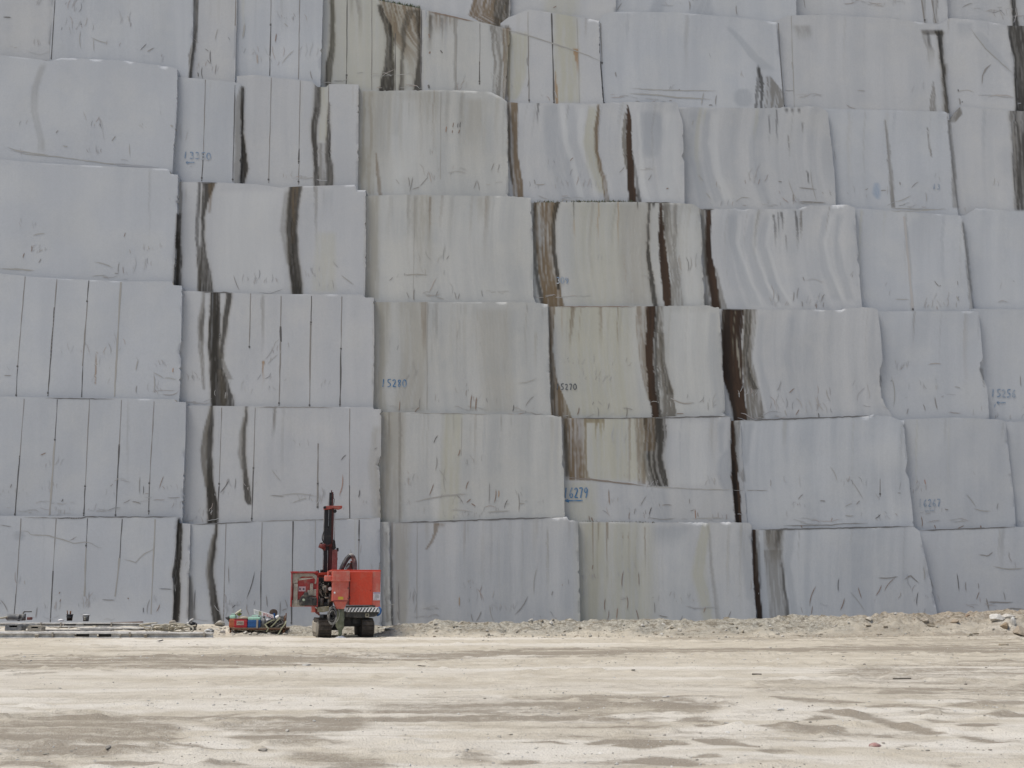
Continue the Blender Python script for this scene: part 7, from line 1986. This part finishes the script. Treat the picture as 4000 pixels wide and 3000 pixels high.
p = Part(); f9.box(p, 1040, 2420, 1078, 2452, -.1, .25, .03); f9.box(p, 1046, 2412, 1066, 2424, -.05, .18, .03); a = f9.S(1056, 2434, -.12); p.cyl((a[0], -.16, a[2]), (a[0], -.05, a[2]), .09, 18); p.build('engine', BLACK, f9.root)
f9 = onskid('gear_pile', 1100, .35, 'dusty grey machine part at the right end of the skid', 'machine part')
p = Part(); f9.box(p, 1092, 2414, 1110, 2450, -.05, .25, .03); a = f9.S(1101, 2414, 0); p.cyl((a[0], -.06, a[2]), (a[0], .2, a[2]), .08, 16); p.build('casting', DIRTW, f9.root)

for i, (pts, lab) in enumerate((
    ([(1033, 2440, .04), (1050, 2430, -.03), (1062, 2424, -.04), (1072, 2420, 0)], 'pale webbing strap rising from the canister to the engine'),
    ([(1058, 2449, -.03), (1070, 2438, -.06), (1082, 2424, -.06), (1094, 2412, 0)], 'pale webbing strap slanting over the black hose coil'),
    ([(1036, 2440, -.02), (1044, 2450, -.04), (1048, 2454, -.04), (1044, 2462, -.03), (1040, 2468, -.02)], 'pale strap end dangling over the middle of the skid front'),
    ([(1118, 2425, .02), (1112, 2440, -.05), (1101, 2452, -.07), (1094, 2466, -.07), (1083, 2482, -.10)], 'longest pale strap trailing from the right end to the ground'))):
    e = onskid('tie_strap', pts[0][0], 0, lab, 'strap', 'tie straps on the skid')
    p = Part()
    q = [Vector(e.S(*t)) for t in pts]
    Qs = []
    for j in range(len(q) - 1):
        for k in range(5): Qs.append(q[j].lerp(q[j + 1], k / 5))
    Qs.append(q[-1])
    prev = None
    for j, v in enumerate(Qs):
        t = (Qs[min(j + 1, len(Qs) - 1)] - Qs[max(j - 1, 0)]).normalized()
        n = t.cross(Vector((0, 1, 0))).normalized() * .022
        cur = [p.bm.verts.new(v - n - Vector((0, .004, 0))), p.bm.verts.new(v + n - Vector((0, .004, 0))), p.bm.verts.new(v + n + Vector((0, .004, 0))), p.bm.verts.new(v - n + Vector((0, .004, 0)))]
        if prev:
            for m in range(4): p.bm.faces.new((prev[m], prev[(m + 1) % 4], cur[(m + 1) % 4], cur[m]))
        prev = cur
    p.build('webbing', STRAP, e.root)

# ------------------------------------------------------------------ stacked steel beams on the left
def ibeam(part, x0, x1, y, z0, h, wv=.26, tf=.035, tw=.03, holes=()):
    part.box(x0, x1, y - wv / 2, y + wv / 2, z0 + h - tf, z0 + h, .006)
    part.box(x0, x1, y - wv / 2, y + wv / 2, z0, z0 + tf, .006)
    xs = [x0]
    for a, b in holes: xs += [a, b]
    xs.append(x1)
    for a, b in zip(xs[::2], xs[1::2]):
        part.box(a, b, y - tw / 2, y + tw / 2, z0 + tf, z0 + h - tf, .003)


B1 = Frame('steel_beam', 400, 2494, 0)
tag(B1.root, 'long pale I beam nearest the viewer, dusty, with two dark slots', 'steel beam', 'steel beams lying by the wall')
S = B1.S
xa, xb = S(-330, 2480)[0], S(829, 2480)[0]
zt = S(400, 2471)[2]
p = Part(); ibeam(p, xa, xb, .13, .0, zt, .26, .045, .03, [(S(287, 2480)[0], S(344, 2480)[0]), (S(374, 2480)[0], S(430, 2480)[0])])
p.build('beam', BEAM, B1.root)
for x in (205, 507, 797, -90):
    p = Part(); a = S(x - 3, 2480)[0]; b = S(x + 3, 2480)[0]; p.box(a, b, .0, .115, .045, zt - .045, .006); p.box(a - .01, b + .01, -.02, .02, .10, zt + .012, .006); p.build('stiffener', TDUST, B1.root)
for x0, x1 in ((286, 345), (373, 431)):
    p = Part(); a = S(x0, 2480)[0]; b = S(x1, 2480)[0]; p.box(a + .004, b - .004, .30, .34, .05, zt - .05, 0); p.build('slot_shade', BLACK, B1.root)  # black sheet paints the shade inside each web slot
p = Part()
for x in (140, 147, 470, 566, 571):
    a = S(x, 2484)[0]; p.cyl((a, .02, .03), (a, .02, .17), .028, 8); p.cyl((a - .05, .0, .12), (a + .05, .02, .14), .022, 8)
p.build('clamps', TDUST, B1.root)

B2 = Frame('steel_beam', 200, 2448, 0, Y=46.6, z=.27)
tag(B2.root, 'dusty I beam farther back by the wall, with rust on top', 'steel beam', 'steel beams lying by the wall')
S = B2.S
xa, xb = S(-330, 2440)[0], S(588, 2440)[0]
zt = S(300, 2433)[2]; zb = max(0.0, S(300, 2447)[2])
p = Part(); ibeam(p, xa, xb, .13, zb - .02, zt - zb + .02, .26, .045, .03, [(S(240, 2440)[0], S(292, 2440)[0]), (S(322, 2440)[0], S(430, 2440)[0])])
p.build('beam', BEAM, B2.root)
p = Part(); p.box(S(238, 2440)[0], S(432, 2440)[0], .31, .35, zb, zt - .05, 0); p.build('slot_shade', BLACK, B2.root)  # black sheet in place of the shade behind the openings
for x in (159, 237, 435):
    p = Part(); a = S(x - 2.5, 2440)[0]; b = S(x + 2.5, 2440)[0]; p.box(a, b, -.02, .11, zb - .02, zt + .012, .006); p.build('stiffener', TDUST, B2.root)


def slab(px0, px1, pyt, pyb, Y, dep, mat, label, name='steel_plate', cat='steel plate', yaw=0, zlift=None, group='flat plates between the beams', tilt=0.0):
    """flat bar lying between the beams; pyt/pyb are the far and near edge of its top"""
    z = CAMZ + float(ray(0, pyb)[2] / ray(0, pyb)[1]) * Y
    f = Frame(name, (px0 + px1) / 2, pyb, yaw, Y=Y, z=z)
    a = f.S(px0, pyb, 0)[0]; b = f.S(px1, pyb, 0)[0]
    p = Part(); p.box(a, b, 0, dep, -.045, 0, .008)
    o = p.build('plate', mat, f.root)
    f.root.rotation_euler.y = tilt
    tag(f.root, label, cat, group)
    return f


slab(-330, 640, 2455, 2468, 43.6, .55, BEAM, 'long white dusted plate right behind the nearest beam')
slab(130, 430, 2452, 2460, 44.5, .5, BEAMD, 'grey plate lying inside the middle of the beam stack')
slab(300, 640, 2447, 2452, 45.5, .5, BEAM, 'pale plate ending under the heap of rope')
slab(560, 822, 2460, 2470, 43.9, .5, BEAM, 'pale plate at the right end of the beam stack under loose rope')
slab(-330, 300, 2430, 2436, 47.2, .5, RUST, 'rust brown plate under the pump at far left', 'rusty_plate', 'rusty plate', group='rusty plates along the wall foot')
slab(170, 470, 2424, 2434, 47.5, .6, RUST, 'rusty plate below the two buckets', 'rusty_plate', 'rusty plate', group='rusty plates along the wall foot')
slab(425, 551, 2421, 2430, 47.8, .3, RUST, 'short rusty bar end raised against the wall right of the buckets', 'rusty_plate', 'rusty plate', group='rusty plates along the wall foot', tilt=-.03)
slab(330, 425, 2425, 2433, 47.3, .35, DIRTW, 'dark dusty board between the rusty bars', 'rusty_plate', 'board', group='rusty plates along the wall foot')


def hollow(px0, px1, py0, py1, Y, label, mat, yaw):
    z = CAMZ + float(ray(0, py1)[2] / ray(0, py1)[1]) * Y
    f = Frame('hollow_block', (px0 + px1) / 2, py1, yaw, Y=Y, z=z)
    A = f.S(px0, py1, 0); B = f.S(px1, py0, 0)
    wv, h = B[0] - A[0], B[2]
    n = 10
    out = [(A[0], 0), (B[0], 0), (B[0], h * .72), (B[0] - wv * .14, h), (A[0] + wv * .14, h), (A[0], h * .72)]
    bm = bmesh.new()
    p = Part()
    # casting with a slot through it: rim pieces round the opening
    hx0, hx1, hz0, hz1 = A[0] + wv * .26, B[0] - wv * .26, h * .50, h * .80
    p.prism([(A[0], 0), (B[0], 0), (B[0], hz0), (A[0], hz0)], 0, .45, .012)
    p.prism([(A[0], hz0), (hx0, hz0), (hx0, hz1), (A[0] + wv * .10, h), (A[0], h * .74)], .003, .45, .008)
    p.prism([(hx1, hz0), (B[0], hz0), (B[0], h * .74), (B[0] - wv * .10, h), (hx1, hz1)], .003, .45, .008)
    p.prism([(hx0, hz1), (hx1, hz1), (B[0] - wv * .10, h), (A[0] + wv * .10, h)], .003, .45, .006)
    p.build('casting', mat, f.root)
    p = Part(); p.box(hx0 - .01, hx1 + .01, .34, .38, hz0, hz1, 0); p.build('slot_shade', BLACK, f.root)  # shade inside the slot put in as a black sheet
    tag(f.root, label, 'steel block', 'slotted steel blocks on the plates')


hollow(18, 84, 2438, 2464, 44.0, 'grey steel block with a long dark slot, leftmost on the plates', DIRTW, 0)
hollow(106, 163, 2444, 2465, 43.9, 'smaller dusty block with a slot, right of the grey slotted block', TDUST, 3)
f = Frame('steel_casting', 105, 2450, 0, Y=45.0, z=.2)
p = Part(); f.prism(p, [(70, 2452), (72, 2442), (86, 2437), (112, 2435), (128, 2441), (130, 2452)], 0, .5, .02); p.build('casting', DIRTW, f.root)
tag(f.root, 'humped grey casting behind the two slotted blocks', 'steel block')

# pump with lever handle
f = Frame('pump', 70, 2423, 0, Y=47.6, z=CAMZ + float(ray(0, 2424)[2] / ray(0, 2424)[1]) * 47.6)
a = f.S
p = Part(); p.tube([a(24, 2416, .15), a(34, 2411, .15), a(56, 2410, .15), a(78, 2413, .15)], [.07, .14], 16, True, 4); p.box(a(26, 2424, 0)[0], a(84, 2424, 0)[0], .02, .3, 0, .06, .01)
p.build('motor', DIRTW, f.root)
p = Part(); p.cyl(a(92, 2424, .15), a(93, 2398, .15), .085, 18); p.cyl(a(66, 2405, .15), a(92, 2405, .15), .06, 14); p.tube([a(90, 2400, .15), a(92, 2392, .15), a(97, 2390, .12)], .03, 8); p.build('pump_body', GREY, f.root)
p = Part(); p.tube([a(94, 2389, .1), a(110, 2389.5, .08), a(124, 2389, .1)], .022, 8); p.build('lever', STEEL, f.root)
p = Part(); p.box(a(102, 2424, 0)[0], a(118, 2410, 0)[0], .05, .25, .02, a(110, 2411, 0)[2], .02); p.build('rusty_valve', DRED, f.root)
tag(f.root, 'grey motor pump with a raised lever on the rusty plate at far left', 'pump')
f = Frame('hose_coil', 10, 2418, 0, Y=47.3, z=.4)
p = Part(); f.line(p, [(-60, 2424, 0), (-10, 2416, 0), (12, 2413, 0), (28, 2410, .1)], .035, 8); p.build('pipe', ROPE, f.root)
f.root.name = 'bent_pipe'
tag(f.root, 'pale bent pipe entering from the left edge toward the pump', 'pipe')


def bucket(px0, px1, py0, py1, Y, body, rim, label, sticks):
    z = CAMZ + float(ray(0, py1)[2] / ray(0, py1)[1]) * Y
    f = Frame('bucket', (px0 + px1) / 2, py1, 0, Y=Y, z=z)
    A = f.S(px0, py1, 0); B = f.S(px1, py0, 0)
    r = (B[0] - A[0]) / 2; h = B[2]
    p = Part()
    p.loft([(0, r, 0, r * .86, r * .86, 0), (0, r, h, r, r, 0), (0, r, h, r * .92, r * .92, 0), (0, r, h * .35, r * .84, r * .84, 0)], 26)
    bk = p.build('bucket_body', body, f.root)
    p = Part(); p.tube([(r * 1.02 * math.cos(t), r + r * 1.02 * math.sin(t), h) for t in np.linspace(0, 2 * math.pi, 27)], .013, 7, False, 0); p.build('rim', rim, f.root)
    p = Part(); p.tube([(-r, r, h * .93), (-r * .7, r * .2, h * .6), (0, -r * .08, h * .45), (r * .7, r * .2, h * .6), (r, r, h * .93)], .007, 6); p.build('bail', STEEL, f.root)
    if sticks:
        p = Part(); p.cyl((-r * .5, r, h * .5), (-r * .95, r, h + .16), .02, 8); p.cyl((r * .1, r, h * .5), (r * .2, r * .9, h + .14), .03, 8); p.cyl((r * .3, r, h * .5), (r * .15, r * 1.1, h + .10), .02, 8); p.build('sticks', RUST, f.root)
    else:
        p = Part(); p.loft([(0, r, h * .7, r * .86, r * .86, .0), (0, r, h * .98, r * .9, r * .9, .03), (0, r, h + .02, r * .4, r * .4, .05)], 20); p.build('lump', WHITE, f.root)
        p = Part(); p.box(-r * .22, r * .2, -.012, .03, h * .2, h * .72, .01); p.build('stain_patch', ROPE, bk)
    tag(f.root, label, 'bucket', 'buckets by the wall')


bucket(254, 280, 2401, 2425, 47.7, BLACK, RUBBER, 'black bucket with sticks poking out, left of the grey bucket', True)
bucket(318, 344, 2402, 2427, 47.6, DIRTW, WHITE, 'grey bucket with white filling and white rim', False)
f = Frame('white_rag', 230, 2422, 0, Y=47.5, z=.44)
a = f.S(233, 2421, 0); p = Part(); p.loft([(a[0], .1, a[2] - .05, .13, .07, .15), (a[0], .1, a[2], .10, .06, .2), (a[0] + .02, .1, a[2] + .03, .03, .02, .1)], 16); p.build('rag', WHITE, f.root)
tag(f.root, 'crumpled white rag just left of the black bucket', 'rag')

# heap of pale rope and the little motor
f = Frame('rope_heap', 665, 2462, 0, Y=44.7, z=.16)
p = Part()
r9 = random.Random(9)
for k in range(15):
    cx, cy = r9.uniform(585, 735), r9.uniform(2440, 2462)
    n = 16; ax, ay = r9.uniform(16, 52), r9.uniform(3, 9)
    dd = r9.uniform(0, .5)
    pts = [(cx + ax * math.cos(t), cy + ay * math.sin(t) - 2.5 * math.sin(t * 2 + k), dd + .12 * math.sin(t)) for t in np.linspace(0, 5.2, n)]
    f.line(p, pts, r9.choice([.016, .02, .028]), 6, 2)
f.line(p, [(592, 2462, -.1), (596, 2450, -.08), (606, 2443, 0), (640, 2441, .1), (700, 2438, .15), (740, 2441, .1)], .035, 8)
f.line(p, [(700, 2440, .0), (735, 2443, -.05), (752, 2452, -.08), (755, 2462, -.1), (748, 2466, -.1)], .035, 8)
p.build('rope_loops', ROPE, f.root)
p = Part()
for k in range(4):
    f.line(p, [(718 - k * 4, 2466 - k, -.75), (706 - k * 5, 2480 - k * 2, -.82), (690 - k * 6, 2487 - k * 3, -.85), (668 - k * 3, 2482 - k, -.82)], .013, 6)
p.build('loose_ends', ROPE, f.root)
tag(f.root, 'tangled heap of pale rope on the right end of the beams', 'rope')
f = Frame('small_motor', 752, 2446, 0, Y=45.3, z=.24)
S = f.S
p = Part(); p.cyl(S(739, 2436, .1), S(762, 2443, .1), .11, 16); p.cyl(S(762, 2443, .02), S(768, 2444, .02), .085, 16); p.box(S(742, 2440, 0)[0], S(762, 2440, 0)[0], 0, .25, -.02, .06, .01); p.build('motor', BLACK, f.root)
p = Part(); p.tube([S(741, 2432, .1), S(746, 2423, .1), S(756, 2419, .1)], [.05, .035], 10, True, 4); p.cyl(S(731, 2436, .05), S(740, 2434, .05), .055, 12); p.build('spout', BEAM, f.root)
tag(f.root, 'small black motor with a pale spout at the right end of the beam stack', 'motor')
f = Frame('dusty_bundle', 815, 2470, 0, Y=43.8, z=.10)
p = Part(); a = f.S(815, 2462, 0); p.loft([(a[0], .2, a[2] - .1, .15, .16, .1), (a[0], .2, a[2], .13, .12, .14), (a[0], .2, a[2] + .06, .06, .06, .1)], 16); p.build('bundle', DIRTW, f.root)
p = Part(); f.line(p, [(800, 2466, -.05), (812, 2460, -.1), (826, 2466, -.05)], .03, 7); p.build('cord', WHITE, f.root)
tag(f.root, 'small grey bundle tied with white cord at the right end of the nearest beam', 'bundle')
f = Frame('cast_lump', 672, 2430, 0, Y=47.0, z=.35)
p = Part(); a = f.S(668, 2428, 0); p.loft([(a[0], .2, a[2] - .08, .14, .1, .2), (a[0], .2, a[2] + .0, .12, .09, .25), (a[0] + .02, .2, a[2] + .05, .05, .04, .1)], 16); p.build('lump', TDUST, f.root)
tag(f.root, 'dusty crumpled hose end against the wall behind the rope heap', 'hose')

# ------------------------------------------------------------------ litter on the floor
def litter(name, px, py, label, cat, build, group=None, yaw=0):
    x, y = on_ground(px, py, 0)
    f = Frame(name, px, py, yaw, z=float(gz(x, y)) + .004)
    build(f)
    tag(f.root, label, cat, group)


def stick(f, pts, r, mat, nm='stick'):
    p = Part(); f.line(p, pts, r, 7, 3); p.build(nm, mat, f.root)


litter('wooden_stick', 2420, 2803, 'dark weathered stick lying on the dust below centre right', 'stick', lambda f: stick(f, [(2362, 2806, 0), (2395, 2803, .05), (2440, 2798, .15), (2478, 2795, .2)], .014, worn('weathered_wood', (.075, .062, .05), .9, 0, DUST, .25, 8)))
litter('wooden_stick', 2955, 2633, 'short dark stick on the pale dust at centre right', 'stick', lambda f: stick(f, [(2938, 2633, 0), (2974, 2634, .05)], .014, MATS['weathered_wood']))
litter('wooden_stick', 3520, 2650, 'long dark sliver of wood on the dust at right', 'stick', lambda f: stick(f, [(3488, 2651, 0), (3530, 2650, .06), (3558, 2650, .1)], .011, MATS['weathered_wood']))
litter('wooden_stick', 3920, 2520, 'pale bar lying on the dirt below the boulders at right', 'stick', lambda f: stick(f, [(3904, 2519, 0), (3937, 2521, .05)], .05, LTIMB))
litter('wood_offcut', 625, 2504, 'dark wedge of wood on the dust before the nearest beam', 'wood', lambda f: (lambda p: (f.prism(p, [(610, 2504), (633, 2499), (634, 2503), (622, 2505.5)], 0, .12, .006), p.build('offcut', STEEL, f.root)))(Part()))


def rag(f):
    p = Part()
    a, b = f.S(3402, 2915, 0)[0], f.S(3452, 2915, 0)[0]
    c = (a + b) / 2; w2 = (b - a) / 2
    p.loft([(c, .05, -.01, w2, .05, .18), (c - .01, .05, .016, w2 * .7, .04, .25), (c - .01, .05, .034, w2 * .25, .022, .2)], 22)
    p.build('rag', PINK, f.root)


litter('crumpled_rag', 3425, 2916, 'faded pink crumpled rag alone on the dust at lower right', 'rag', rag)

# tally for the console
print('objects', len(bpy.data.objects), 'script parts built')
